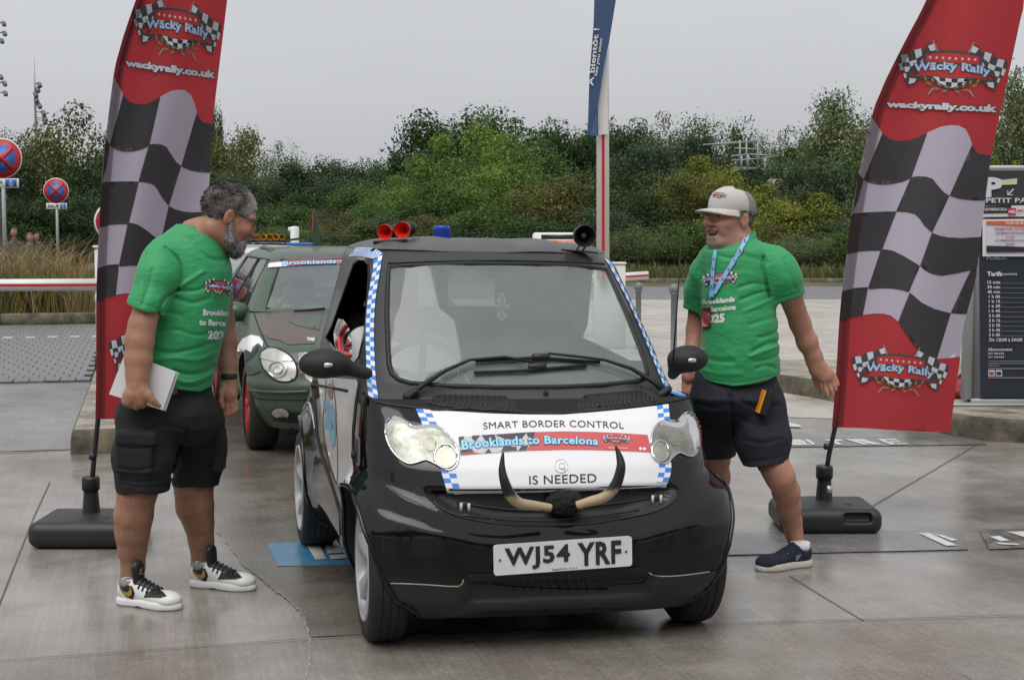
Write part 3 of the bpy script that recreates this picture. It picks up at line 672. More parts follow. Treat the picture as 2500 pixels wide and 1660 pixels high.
for i in range(7):
    a = -.9 - i * 1.46; x, y = rd(a - .7, 25.3); MB().box((x, y, .1), (1.44, .16, .22), Matrix.Rotation(.235, 3, 'Z'), bev=.015).out('bed_edging', kerb_d, kind='structure')
# ================================================================ the small black car
TH, CX, CY = .235, .10, 5.79
car = empty('city_car', (CX, CY, 0), TH, 'glossy black two-seat city car with white bonnet, bull horns and blue beacon', 'car')
CM = world_of(car); CMI = CM.inverted()
def smst(x): x = np.clip(x, 0, 1); return x * x * (3 - 2 * x)
paint = mat('black car paint', (.005, .005, .006), .05, spec=.45, rvar=.02, var=.1, vscale=3)
satin = mat('satin black plastic', (.018, .018, .020), .42, var=.15, vscale=12, bump=.05, bscale=400)
matt = mat('matt black trim', (.010, .010, .011), .6)
soft = mat('grey black folding roof cloth', (.085, .084, .088), .5, var=.12, vscale=5, bump=.12, bscale=300)
rubber = mat('tyre rubber', (.014, .014, .014), .7, var=.2, vscale=30, bump=.2, bscale=200)
alloy = mat('painted alloy', (.55, .56, .57), .35, metal=.6, var=.12, vscale=20)
decalw = mat('white vinyl', (.78, .78, .80), .35, spec=.4, var=.03, vscale=8)
decalb = mat('blue vinyl', (.05, .24, .72), .4)
ink = mat('black print', (.02, .02, .025), .5)
redv = mat('red vinyl', (.62, .06, .06), .45)
chrome = mat('chrome', (.75, .75, .76), .12, metal=1)

_z = [.13, .15, .20, .25, .30, .37, .45, .50, .55, .60, .67, .75, .82, .87, .90]
_F = [.235, .25, .285, .30, .31, .315, .31, .302, .297, .29, .258, .19, .115, .045, .0]
_W = [.60, .63, .68, .70, .715, .72, .715, .71, .70, .695, .69, .685, .675, .665, .655]
_L = [-.10] * 9 + [-.11, -.12, -.13, -.15, -.15, -.15]
_n = [3.9] * 7 + [3.6, 3.1, 2.8, 2.9, 3.0, 3.2, 3.3, 3.3]
ROLL = .017
def outline(A, F, W, L, n, rear=-2.13):
    """plan outline point and outward normal; A 0 front centre, 1 corner end, then metres along the side, then rear corner"""
    S = L - (rear + .35)
    if A <= 1:
        q = A * pi / 2; c, s = max(math.cos(q), 1e-6), max(math.sin(q), 1e-6); cx, sx = c ** (2 / n), s ** (2 / n)
        x, lf = W * sx, L + (F - L) * cx; nx, ny = sx ** (n - 1) / W, cx ** (n - 1) / (F - L)
    elif A <= 1 + S: x, lf, nx, ny = W, L - (A - 1), 1, 0
    else:
        q = min((A - 1 - S), 1) * pi / 2; c, s = max(math.cos(q), 1e-6), math.sin(q)
        x, lf = W * c ** .7, rear + .35 - .35 * s ** .7; nx, ny = c, -s
    m = math.hypot(nx, ny); return x, lf, nx / m, ny / m
AMAX = lambda L, rear=-2.13: 2 + (L - (rear + .35))
def lower(a, z):
    sg = -1 if a < 0 else 1
    F, W, L, n = (np.interp(z, _z, t) for t in (_F, _W, _L, _n))
    Amx = AMAX(-.10); A = abs(a); 
    if A > 1: A = 1 + (A - 1) * (AMAX(L) - 1) / (Amx - 1)
    x, lf, nx, ny = outline(A, F, W, L, n)
    zl = np.interp(x, [0, .3, .45, .55, .66, .8], [.505, .51, .548, .587, .645, .66])
    fade = 1 - smst((-lf - .02) / .28)
    b = (.058 + .012 * (x > .5) * smst((x - .5) / .15)) * smst((zl - z) / .10) * fade
    b += .075 * math.exp(-((lf + 1.80) / .36) ** 2) * (1 - smst((z - .52) / .25))            # rear arch
    zt = .594; zb = np.interp(x, [0, .25, .40, .47], [.474, .485, .525, .565])
    if A < 1: b -= .034 * smst(min(zt - z + .008, z - zb + .008, .486 - x) / .03)                     # grille slot
    if A < 1 and x < .36: b -= .03 * smst(min(.29 - z, z - .18, .36 - x) / .03)
    x += nx * b; lf += ny * b
    return Vector((sg * x, -lf, z - ROLL * sg * x))
_uz = [.855, .88, .90, .92, 1.0, 1.2, 1.41, 1.45, 1.46]
_uF = [.045, -.01, -.06, -.115, -.20, -.385, -.59, -.645, -.66]
_uW = [.668, .660, .656, .652, .638, .595, .550, .535, .528]
_t = np.linspace(.84, 1.47, 200); _sF = np.interp(_t, _uz, _uF); _k = np.ones(9) / 9
_sF = np.convolve(np.pad(_sF, 4, 'edge'), _k, 'valid')
def uF(z): return float(np.interp(z, _t, _sF))
def upper(a, z):
    sg = -1 if a < 0 else 1
    F, Wd = uF(z), np.interp(z, _uz, _uW); L = F - .28; rear = -2.13 + (z - .85) * .42
    A = abs(a); Amx = 2.85
    if A > 1: A = 1 + (A - 1) * (AMAX(L, rear) - 1) / (Amx - 1)
    x, lf, nx, ny = outline(A, F, Wd, L, 2.6, rear)
    return Vector((sg * x, -lf, z - ROLL * sg * x))
def inv_front(P, tab):                       # (a, z) of a point on the front part
    x = abs(P.x); z = P.z + ROLL * P.x
    if tab == 'u': Wd, n = np.interp(z, _uz, _uW), 2.6
    a = math.asin(min(1, (x / Wd)) ** (n / 2)) * 2 / pi
    return (a if P.x > 0 else -a), z
def inv_side(lf, z, fn, lo=.55, hi=2.9):     # parameter along the side for a forward position
    for _ in range(40):
        m = (lo + hi) / 2
        if -fn(m, z).y > lf: lo = m
        else: hi = m
    return (lo + hi) / 2
def sheet(fn, outer, holes=(), step=(.02, .012)):
    P, Fc = cdt_fill(outer, step, holes); return [fn(a, z) for a, z in P], Fc
# wheel arches as openings
def arch(cl, cz, r, fr=1., z0=.13):
    pts = []
    for k in range(40):
        q = -.62 + (pi + 1.24) * k / 39; z = cz + r * math.sin(q); c_ = -math.cos(q); pts.append((cl - r * c_ * (fr if c_ < 0 else 1.), z))
    pts = [(l, max(z, z0 + .003)) for l, z in pts]
    return pts
AM = AMAX(-.10)
def arch_hole(cl, cz, r, fr, sg):
    o = []
    for lf, z in arch(cl, cz, r, fr):
        p = (sg * inv_side(lf, z, lower, .3, AM - .3), z)
        if not o or abs(o[-1][0] - p[0]) + abs(o[-1][1] - p[1]) > .004: o.append(p)
    return o
FA, RA = (.015, .285, .298, .92), (-1.80, .29, .33, 1.)
holes = [arch_hole(*FA, s) for s in (-1, 1)] + [arch_hole(*RA, s) for s in (-1, 1)]
V, Fc = sheet(lower, [(-AM, .13), (AM, .13), (AM, .90), (-AM, .90)], holes, (.022, .011))
body = mk('lower_body', V, Fc, paint, car)
for (cl, cz, r, fr) in (FA, RA):
    for sg in (-1, 1):
        pts = [lower(sg * inv_side(lf, z, lower, .3, AM - .3), z) for lf, z in arch(cl, cz, r, fr)]
        MB().tube(pts, .009, 6).out('arch_lip', paint, body)
        mb = MB(); n = len(pts)
        mb.add(pts + [Vector((p.x * .55, p.y, p.z)) for p in pts], [(i, i + 1, n + i + 1, n + i) for i in range(n - 1)])
        mb.out('arch_liner', matt, body)
mb = MB(); mb.box((0, .95, .20), (1.1, 2.0, .1)); mb.box((0, -.08, .30), (.8, .16, .3)); mb.out('underbody', matt, car)
SKL = Skin([body])

# ---- upper cell
ush = cdt_fill([(-2.85, .855), (2.85, .855), (2.85, 1.455), (-2.85, 1.455)], (.03, .02))
SKU = Skin(V=[CM @ upper(a, z) for a, z in ush[0]], Fc=ush[1])
def on_upper(pts): return [inv_front(CMI @ SKU.near(u, v), 'u') for u, v in pts]
ws_px = Z(680, 520, 2.8, [(1500, 1195), (1200, 1186), (900, 1163), (820, 1138), (775, 1100), (757, 1040), (747, 900), (742, 700), (746, 500), (757, 372), (900, 360), (1300, 347)])
wsl = on_upper(ws_px); ws_par = wsl + [(-a, z) for a, z in reversed(wsl)]
win_px = Z(700, 560, 3.015, [(602, 262), (580, 228), (530, 220), (497, 250), (420, 470), (340, 700), (290, 800), (330, 850), (420, 980), (500, 985), (535, 940), (575, 760), (590, 600), (606, 330)])
win_par = []
for u, v in win_px:
    P = CMI @ SKU.near(u, v); z = P.z + ROLL * P.x; win_par.append((-inv_side(-P.y, z, upper), z))
win_par = [(a, max(z, .875)) for a, z in win_par]
winR = [(-a, z) for a, z in reversed(win_par)]
rear_par = [(2.5, 1.16), (2.5, 1.34), (2.84, 1.34), (2.84, 1.16)]
rearL = [(-a, z) for a, z in reversed(rear_par)]
V, Fc = sheet(upper, [(-2.85, .855), (2.85, .855), (2.85, 1.455), (-2.85, 1.455)], [ws_par, win_par, winR, rear_par, rearL], (.03, .02))
cell = mk('safety_cell', V, Fc, mat('grey black cell paint', (.034, .034, .037), .28, coat=.2, var=.1), car)
def par_tube(par, r, name, m, fn=upper, parent=None, closed=True, n=6):
    P = [fn(a, z) for a, z in par]
    if closed: P = P + [P[0], P[1]]
    return MB().tube(P, r, n, cap=not closed).out(name, m, parent or car)
par_tube(ws_par, .011, 'windscreen_seal', matt, parent=cell)
par_tube(win_par, .006, 'window_seal', paint, parent=cell); par_tube(winR, .006, 'window_seal', paint, parent=cell)
V, Fc = sheet(upper, ws_par, (), (.03, .02))
gls = glass('windscreen glass', (.72, .80, .78), .34, (.42, .48, .47), .03, 1.6)
wsg = mk('windscreen', V, Fc, gls, car)
V, Fc = sheet(upper, rear_par, (), (.1, .1)); mk('rear_window', V, Fc, glass('clear glass', (.45, .48, .48), .25, (.4, .45, .45)), car)
V, Fc = sheet(upper, rearL, (), (.1, .1)); mk('rear_window', V, Fc, MATS['clear glass'], car)
# roof: folding cloth with ripples over the bows
RC = Vector((0, 1.35, 0)); ring = [upper(-2.85 + 5.7 * k / 160, 1.45) for k in range(160)]; V, Fc = [], []
NR = 26
for j in range(NR + 1):
    q = (j / NR) ** 1.6; s_ = 1 - q
    for p in ring:
        x, y = RC.x + (p.x - RC.x) * s_, RC.y + (p.y - RC.y) * s_
        z = 1.45 + .052 * (1 - s_ ** 6.0) - ROLL * x
        z += .0065 * math.sin(x * 26 + 1.0) * smst(q * 4) * smst((1.6 - y) / .6) + .004 * math.sin(x * 11 + y * 9)
        V.append((x, y, z + .004))
    if j:
        for i in range(160):
            i2 = (i + 1) % 160; Fc.append(((j - 1) * 160 + i, (j - 1) * 160 + i2, j * 160 + i2, j * 160 + i))
roof = mk('folding_roof', V, Fc, soft, car)
SKA = Skin([body, cell, roof, wsg])
# seams
def px_tube(pts, r, name, m, sk, parent, off=.001, n=6, sp=6):
    P = [CMI @ sk.near(u, v, off) for u, v in spline(pts, sp)]; return MB().tube(P, r, n).out(name, m, parent)
def lay(name, poly, m, sk, parent, off=.0015, step=9, holes=()):
    V, Fc = sk.lay(poly, off, step, holes); return mk(name, to_local(car, V), Fc, m, parent)
px_tube(Z(680, 520, 2.8, [(750, 345), (1100, 332), (1500, 327)]) + Z(1200, 520, 2.8, [(100, 327), (500, 336), (770, 350)]), .005, 'header_seam', matt, SKA, roof)
# tape along the pillar and roof edge, blue and white checks
def tape(pl, pr, rows, name, sk, parent, cols=2, mir=False):
    A, B = np.array(spline(pl, 10)), np.array(spline(pr, 10))
    def at(P, t):
        d = np.r_[0, np.cumsum(np.hypot(*np.diff(P, axis=0).T))]; d /= d[-1]
        return np.array([np.interp(t, d, P[:, 0]), np.interp(t, d, P[:, 1])])
    V, Fc, Vb, Fb = [], [], [], []
    for i in range(rows):
        for j in range(cols):
            t0, t1, s0, s1 = i / rows, (i + 1) / rows, j / cols, (j + 1) / cols
            q = [at(A, t) * (1 - s) + at(B, t) * s for t, s in ((t0, s0), (t0, s1), (t1, s1), (t1, s0))]
            T = (V, Fc) if (i + j) % 2 else (Vb, Fb); n = len(T[0])
            T[0].extend([sk.near(u, v, .0035) for u, v in q]); T[1].append((n, n + 1, n + 2, n + 3))
    V, Vb = to_local(car, V), to_local(car, Vb)
    if mir: V, Vb = [np.stack([-q[:, 0], q[:, 1], q[:, 2] + 2 * ROLL * q[:, 0]], 1) for q in (V, Vb)]
    r = mk(name, V, Fc, decalw, parent); mk('blue_checks', Vb, Fb, decalb, r); return r
for mr_ in (False, True): tape(Z(680, 520, 2.8, [(654, 322), (648, 400), (622, 540), (606, 680), (600, 850), (603, 1000), (607, 1150), (616, 1252)]),
     Z(680, 520, 2.8, [(712, 290), (700, 380), (672, 540), (659, 680), (655, 850), (660, 1000), (668, 1150), (686, 1282)]), 30, 'pillar_tape', SKA, cell, mir=mr_)
tape(Z(680, 520, 2.8, [(654, 318), (600, 305), (540, 297), (480, 302)]), Z(680, 520, 2.8, [(716, 285), (690, 262), (640, 243), (540, 240)]), 20, 'roof_edge_tape', SKA, cell, 3)
# cowl vents, nozzle
cv = Z(680, 520, 2.8, [(1010, 1300), (1060, 1262), (1110, 1242), (1540, 1255), (1600, 1290), (1650, 1352), (1400, 1348), (1150, 1322)])
cw = Z(1200, 520, 2.8, [(590, 1352), (610, 1280), (640, 1248), (1010, 1215), (1060, 1232), (1125, 1280), (1090, 1300), (800, 1335)])
for poly in (cv, cw):
    vt = lay('cowl_vent', poly, mat('vent dark', (.006, .006, .007), .6), SKA, cell, .002, 12)
    xs = [p[0] for p in poly]; x0, x1 = min(xs), max(xs); n = 17
    ph = np.array(poly)
    for i in range(1, n):
        u = x0 + (x1 - x0) * i / n; ys = []
        for k in range(len(poly)):
            (ua, va), (ub, vb) = poly[k], poly[(k + 1) % len(poly)]
            if (ua - u) * (ub - u) < 0: ys.append(va + (vb - va) * (u - ua) / (ub - ua))
        if len(ys) >= 2:
            a, b = min(ys), max(ys); s_ = 4 if poly is cv else -2
            P = [CMI @ SKA.near(u - s_ * (t - .5) * 2, a + (b - a) * t, .004) for t in (0.04, .5, .96)]
            MB().tube(P, .0032, 5).out('vent_slat', satin, vt)
    px_tube(poly + [poly[0]], .004, 'vent_rim', satin, SKA, vt, sp=1)
nz = CMI @ SKA.near(1333, 962)
f = Field(); f.ell(nz, (.011, .014, .02)); V, Q = f.mesh(.004); mk('washer_nozzle', V, Q, matt, cell)
# bonnet seam and bonnet
hood = lay('bonnet_sticker', Z(900, 980, 4, [(460, 75), (600, 84), (850, 100), (1200, 121)]) + Z(1100, 980, 4, [(768, 131), (1100, 131)]) + Z(1450, 980, 4, [(0, 108), (300, 80), (600, 46), (725, 30), (738, 185), (748, 420), (748, 620), (740, 720), (702, 830), (300, 845)]) +
           Z(1100, 980, 4, [(1400, 862), (900, 880), (480, 890), (95, 897)]) + Z(900, 980, 4, [(770, 893), (720, 720), (700, 650), (610, 430), (530, 235)]), decalw, SKL, body, .002, 8)
for a, b, n in ((Z(900, 980, 4, [(460, 75), (530, 238)]), Z(900, 980, 4, [(600, 84), (672, 240)]), 4), (Z(900, 980, 4, [(700, 655), (720, 720), (770, 893)]), Z(900, 980, 4, [(840, 655), (862, 740), (900, 897)]), 5),
                (Z(1450, 980, 4, [(612, 44), (630, 205)]), Z(1450, 980, 4, [(725, 30), (740, 188)]), 4), (Z(1450, 980, 4, [(632, 600), (628, 700), (592, 833)]), Z(1450, 980, 4, [(750, 600), (746, 700), (702, 830)]), 5)):
    tape(a, b, n, 'check_strip', SKL, body)
def carpart(name, VF, m, parent): return mk(name, to_local(car, VF[0]), VF[1], m, parent)
t = SKL.text('SMART BORDER CONTROL', [(1179, 1033), (1522, 1032), (1523, 1048), (1180, 1049)], .004, .0, 1.04, arc=lambda a: (0, -5 * 4 * a * (1 - a))); carpart('lettering', t, ink, hood)
t = SKL.text('IS NEEDED', Z(1100, 980, 4, [(765, 727), (1420, 705), (1422, 790), (768, 812)]), .004, .004, 1.04); carpart('lettering', t, ink, hood)
ban_px = Z(1100, 980, 4, [(77, 352), (300, 335), (830, 303), (1100, 296), (1400, 301)]) + Z(1450, 980, 4, [(250, 312), (520, 330), (560, 500), (300, 488)]) + Z(1100, 980, 4, [(1400, 477), (1100, 475), (735, 485), (400, 505), (98, 528)])
ban = lay('rally_banner', ban_px, mat('banner red', (.58, .10, .10), .4), SKL, hood, .0035, 8)
lay('banner_grey', Z(1100, 980, 4, [(77, 352), (300, 335), (835, 303), (790, 400), (735, 485), (400, 505), (98, 528)]), mat('banner light', (.55, .55, .58), .4), SKL, ban, .0045, 8)
for q in ([(77, 352), (135, 348), (100, 430), (90, 470)], [(215, 340), (290, 336), (240, 400), (200, 360)], [(430, 328), (300, 336), (360, 420), (440, 420)], [(590, 318), (745, 308), (690, 372), (540, 380), (430, 330)], [(745, 308), (830, 304), (790, 400), (740, 330)],
          [(330, 508), (370, 465), (400, 505)], [(98, 528), (90, 480), (210, 475), (230, 500)], [(490, 495), (520, 440), (640, 450), (650, 485)], [(690, 440), (760, 430), (735, 483), (660, 486)]):
    lay('banner_check', Z(1100, 980, 4, q), mat('banner dark', (.06, .055, .065), .4), SKL, ban, .0052, 12)
lay('banner_edge', Z(1100, 980, 4, [(98, 528), (96, 515), (230, 500), (280, 510)]), redv, SKL, ban, .0054, 12)
BQ = Z(1100, 980, 4, [(105, 392), (1437, 366), (1435, 432), (118, 478)])
for off, b, m in ((.006, .075, mat('banner letter edge', (.05, .10, .22), .45)), (.0068, .03, mat('banner letter blue', (.30, .68, .90), .45))):
    carpart('lettering', SKL.text('Brooklands to Barcelona', BQ, off, b, 1.06, arc=lambda a: (0, -7.5 * 4 * a * (1 - a))), m, ban)
carpart('lettering', SKL.text('wackyrally.co.uk', Z(1450, 980, 4, [(135, 447), (325, 453), (325, 472), (135, 466)]), .0055, .01), decalw, ban)
for c in ((450, 467), (488, 469)): lay('badge_dot', [(1450 + (c[0] + 16 * math.cos(k)) / 4, 980 + (c[1] + 16 * math.sin(k)) / 4) for k in np.linspace(0, 2 * pi, 12, False)], decalw, SKL, ban, .0058, 12)
BAN_LOGO = Z(1450, 980, 4, [(72, 318), (360, 330), (352, 432), (70, 420)])
# round bonnet badge
rg = [(1369.5 + 16 * math.cos(k), 1137.5 + 16 * math.sin(k)) for k in np.linspace(0, 2 * pi, 24)]
MB().tube([CMI @ SKL.near(u, v, .003) for u, v in rg], .0022, 6).out('bonnet_badge', mat('badge white', (.74, .74, .76), .35), hood)
rg = [(1371 + 7 * math.cos(k), 1137 + 7 * math.sin(k)) for k in np.linspace(.5, 2 * pi - .5, 16)]
MB().tube([CMI @ SKL.near(u, v, .003) for u, v in rg], .003, 6).out('bonnet_badge', MATS['badge white'], hood)
MB().tube([CMI @ SKL.near(1377.5, v, .003) for v in (1125, 1137, 1150)], .0025, 6).out('bonnet_badge', MATS['badge white'], hood)
# grille slot
SKL2 = SKL
slot = Z(900, 980, 4, [(640, 950), (660, 920), (750, 908), (1000, 903)]) + Z(1100, 980, 4, [(500, 897), (900, 887), (1400, 870)]) + Z(1450, 980, 4, [(300, 853), (700, 843), (780, 858), (803, 905), (790, 950), (700, 1030), (500, 1100), (200, 1155)]) + Z(1100, 980, 4, [(1400, 1190), (1000, 1208), (600, 1205)]) + Z(900, 980, 4, [(1100, 1170), (850, 1110), (720, 1050), (650, 990)])
gr = lay('grille', slot, mat('grille black', (.008, .008, .009), .5), SKL, body, .0015, 9)
px_tube(slot + [slot[0]], .0035, 'grille_rim', satin, SKL, gr, sp=2)
for yl, ym, yr, i0, i1 in ((1228, 1246, 1215, 1115, 1600), (1258, 1272, 1246, 1125, 1560)):
    px_tube([(i0, yl), (1320, ym), (i1, yr)], .005, 'grille_bar', satin, SKL, gr, .002)
for c in (Z(900, 980, 4, [(930, 1035)])[0], Z(1450, 980, 4, [(605, 960)])[0]):
    P = CMI @ SKL.near(*c, .002)
    f = Field(); f.M = Matrix.Translation(P); f.ell((0, 0, 0), (.026, .012, .024)); V, Q = f.mesh(.004); pod = mk('led_pod', V, Q, satin, gr)
    for dx in (-10, 10):
        p2 = CMI @ SKL.near(c[0] + dx, c[1], .008); MB().tube([p2 + Vector((0, -.012, -.016)), p2 + Vector((0, -.014, .016))], .0055, 8).out('led_lamp', mat('led white', (.55, .55, .5), .2), pod)
# bumper scratches, chipped seam lines and spoiler
sp = Z(680, 900, 2.24, [(550, 1168), (700, 1172), (850, 1180), (985, 1187), (1010, 1150)]) + Z(1180, 940, 2.45, [(150, 1200), (400, 1215), (740, 1218), (760, 1195), (960, 1180), (990, 1120), (1060, 1140), (1200, 1133), (1350, 1112), (1490, 1085), (1480, 1180), (1440, 1260), (1300, 1300), (1060, 1322), (600, 1325), (0, 1345)]) + Z(680, 900, 2.24, [(900, 1360), (690, 1352), (610, 1290), (570, 1225)])
spo = lay('front_spoiler', sp, satin, SKL, body, .004, 9)
px_tube(sp[:5], .0022, 'spoiler_seam', mat('chipped edge', (.35, .33, .28), .6), SKL, spo, .004, sp=2)
px_tube(Z(1180, 940, 2.45, [(990, 1120), (1060, 1140), (1200, 1133), (1350, 1112), (1490, 1085)]), .0022, 'spoiler_seam', MATS['chipped edge'], SKL, spo, .004, sp=2)
lg = lay('lower_grille', Z(680, 900, 2.24, [(1000, 1150), (1030, 1120), (1200, 1115)]) + Z(1180, 940, 2.45, [(300, 1100), (700, 1095), (960, 1085), (985, 1130), (950, 1175), (760, 1190), (740, 1212), (400, 1208), (160, 1195)]), MATS['grille black'], SKL, body, .0045, 9)
for i in range(9): px_tube([(1255 + i * 22, 1402), (1256 + i * 22, 1438)], .003, 'grille_bar', satin, SKL, lg, .008, sp=2)
# edge between bonnet and bumper
for pts in (Z(900, 980, 4, [(-10, 800), (90, 745), (180, 810), (320, 915), (480, 990), (600, 1060), (640, 1100)]), Z(1450, 980, 4, [(1125, 620), (1110, 720), (1050, 800), (960, 890), (850, 970), (800, 1010)])):
    px_tube(pts, .002, 'bumper_seam', matt, SKL, body, -.001, sp=4)
px_tube(Z(680, 900, 2.24, [(465, 130), (520, 175), (600, 195), (700, 208), (760, 215), (880, 228)]) + Z(1100, 980, 4, [(200, 70), (760, 112), (1150, 112)]) + Z(1450, 980, 4, [(0, 92), (300, 62), (620, 22), (850, -20), (930, -40)]), .006, 'bonnet_seam', matt, SKA, body, .0, sp=4)
# number plate
pl = Matrix.Translation((-.003, -.388, .37)) @ Matrix.Rotation(-ROLL, 4, 'Y')
def plate_poly(w, h, r, k=5):
    o = []
    for cx_, cz_, q0 in ((w / 2 - r, h / 2 - r, 0), (-w / 2 + r, h / 2 - r, pi / 2), (-w / 2 + r, -h / 2 + r, pi), (w / 2 - r, -h / 2 + r, 1.5 * pi)):
        o += [(cx_ + r * math.cos(q0 + pi / 2 * i / k), cz_ + r * math.sin(q0 + pi / 2 * i / k)) for i in range(k + 1)]
    return o
PP = plate_poly(.52, .111, .012); n = len(PP)
V = [pl @ Vector((x, 0, z)) for x, z in PP] + [pl @ Vector((x, .008, z)) for x, z in PP]
plate = mk('number_plate', V, [tuple(range(n)), tuple(range(2 * n - 1, n - 1, -1))] + [((i + 1) % n, i, n + i, n + (i + 1) % n) for i in range(n)], mat('plate white', (.72, .72, .72), .35, var=.06, vscale=15), car, smooth=False)
def plate_text(s, x0, x1, z0, z1, bold, m, yo=-.0025, sp=1.):
    P, Fc = text_in(s, [(x0, z1), (x1, z1), (x1, z0), (x0, z0)], bold, sp); mk('lettering', [pl @ Vector((x, yo, z)) for x, z in P], Fc, m, plate, smooth=False)
plate_text('WJ54', -.215, .02, -.038, .040, .035, ink, sp=1.12); plate_text('YRF', .058, .215, -.038, .040, .035, ink, sp=1.12)
plate_text('Sapphire Cars', -.045, .05, -.052, -.043, .01, mat('blue print', (.05, .06, .3), .5))
for sx in (-.237, .237): MB().lathe([(.0045, 0), (.004, .003), (.001, .0035)], pl @ Vector((sx, 0, 0)), (0, -1, 0), 8).out('plate_screw', mat('rusty screw', (.06, .04, .02), .6), plate)
# headlamps
refl = mat('lamp reflector', (.30, .30, .285), .24, metal=.6, var=.6, vscale=17, bump=.5, bscale=15)
lens = glass('lamp lens', (.93, .94, .90), .03, (.62, .60, .52), .05, 1.22)
def headlamp(poly, cir, sg):
    poly = spline(poly, 2, True)
    h = lay('headlamp', poly, refl, SKL, car, .003, 7)
    px_tube(list(poly) + [poly[0]], .0042, 'lamp_rim', chrome, SKL, h, .004, sp=1)
    A = np.array(poly); P, Fc = cdt_fill(poly, 6)
    V = []
    for u, v in P:
        d = np.hypot(A[:, 0] - u, A[:, 1] - v).min(); V.append(SKL.near(u, v, .007 + .024 * (1 - math.exp(-d / 14))))
    mk('lamp_lens', to_local(car, V), Fc, lens, h)
    (cu, cv_), ru, rv = cir
    ci = [(cu + ru * math.cos(k), cv_ + rv * math.sin(k)) for k in np.linspace(0, 2 * pi, 24, False)]
    lay('main_beam', ci, mat('beam bowl', (.42, .40, .38), .25, metal=.5, var=.25, vscale=30), SKL, h, .0055, 6)
    px_tube(ci + [ci[0]], .004, 'beam_ring', chrome, SKL, h, .007, sp=1)
    ci = [(cu - sg * 38 + 16 * math.cos(k), cv_ - 30 + 17 * math.sin(k)) for k in np.linspace(0, 2 * pi, 20, False)]
    lay('side_bowl', ci, mat('side bowl', (.30, .29, .25), .3, metal=.5, var=.3, vscale=40), SKL, h, .0052, 5)
headlamp(Z(900, 980, 4, [(165, 260), (185, 195), (235, 160), (285, 163), (340, 190), (400, 230), (450, 250), (530, 245), (600, 235), (670, 245), (730, 290), (790, 350), (840, 420), (870, 490), (878, 545), (865, 610), (830, 655), (780, 672), (720, 655), (650, 610), (590, 580), (550, 572), (490, 592), (420, 610), (370, 600), (300, 555), (240, 490), (195, 410), (170, 330)]), (Z(900, 980, 4, [(752, 540)])[0], 27, 29), 1)
headlamp(Z(1450, 980, 4, [(556, 430), (560, 350), (580, 280), (625, 215), (690, 192), (750, 192), (805, 195), (840, 165), (880, 120), (930, 110), (975, 150), (1010, 230), (1025, 310), (1025, 400), (1010, 470), (975, 525), (930, 535), (880, 520), (835, 500), (790, 520), (750, 560), (720, 595), (670, 610), (620, 590), (585, 540), (562, 480)]), (Z(1450, 980, 4, [(640, 490)])[0], 20, 25), -1)
# door: white panel with sticker, seams, rear arch edge
SKB = Skin([body, cell])
dw = lay('door_panel', Z(680, 900, 2.24, [(218, 45), (432, 60), (436, 82), (418, 200), (405, 330), (403, 450), (412, 560), (385, 640), (372, 760), (335, 660), (292, 540), (258, 390), (238, 230)]), mat('door white', (.62, .62, .63), .3, coat=.3), SKB, car, .003, 9)
px_tube(Z(680, 900, 2.24, [(265, 60), (262, 150), (250, 260), (256, 380), (290, 530), (325, 630), (328, 430), (322, 300), (318, 200), (300, 60)]), .0022, 'sticker_outline', ink, SKB, dw, .0045, sp=4)
for s, q, b in (('2', [(258, 175), (284, 185), (290, 330), (262, 300)], .10), ('0', [(285, 210), (312, 222), (314, 420), (288, 380)], .10)):
    t = SKB.text(s, Z(680, 900, 2.24, q), .005, b); carpart('sticker_number', t, mat('sticker blue', (.22, .45, .62), .45), dw)
lay('sticker_badge', Z(680, 900, 2.24, [(276, 85), (292, 80), (302, 120), (300, 170), (284, 165), (272, 130)]), mat('sticker badge', (.45, .18, .14), .5, var2=(.2, .18, .22), vscale=60), SKB, dw, .005, 9)
px_tube(Z(680, 900, 2.24, [(440, 85), (420, 250), (408, 420), (415, 560), (395, 600)]), .004, 'door_seam', matt, SKB, body, .002, sp=4)
px_tube(Z(680, 900, 2.24, [(180, 60), (200, 200), (210, 350), (240, 480), (300, 660), (375, 910)]), .008, 'door_seam', matt, SKB, body, .0, sp=4)
px_tube(Z(680, 900, 2.24, [(135, 225), (165, 185), (185, 240), (200, 330)]), .0035, 'arch_edge', mat('door white', ()), SKB, body, .002, sp=4)
f = Field(); f.ell(CMI @ SKB.near(*Z(680, 900, 2.24, [(412, 472)])[0]), (.012, .018, .02)); V, Q = f.mesh(.004); mk('side_repeater', V, Q, matt, body)
# lowered door glass with road sign mirrored as sticker
lg_par = [(a, z) for a, z in win_par]
dgp = Z(700, 560, 3.015, [(370, 655), (410, 662), (450, 720), (472, 820), (474, 930), (440, 985), (380, 930), (345, 850), (338, 760)])
dg = lay('door_glass', dgp, glass('door glass', (.5, .52, .52), .35, (.25, .26, .26), .02, 1.6), SKU, car, -.004, 14)
px_tube(Z(700, 560, 3.015, [(437, 705), (400, 760), (388, 840), (405, 910), (470, 925)]), .008, 'glass_sign_ring', redv, SKU, dg, .001, sp=4)
px_tube(Z(700, 560, 3.015, [(465, 750), (435, 770), (418, 820), (425, 855), (468, 850)]), .005, 'glass_sign_mark', ink, SKU, dg, .001, sp=4)
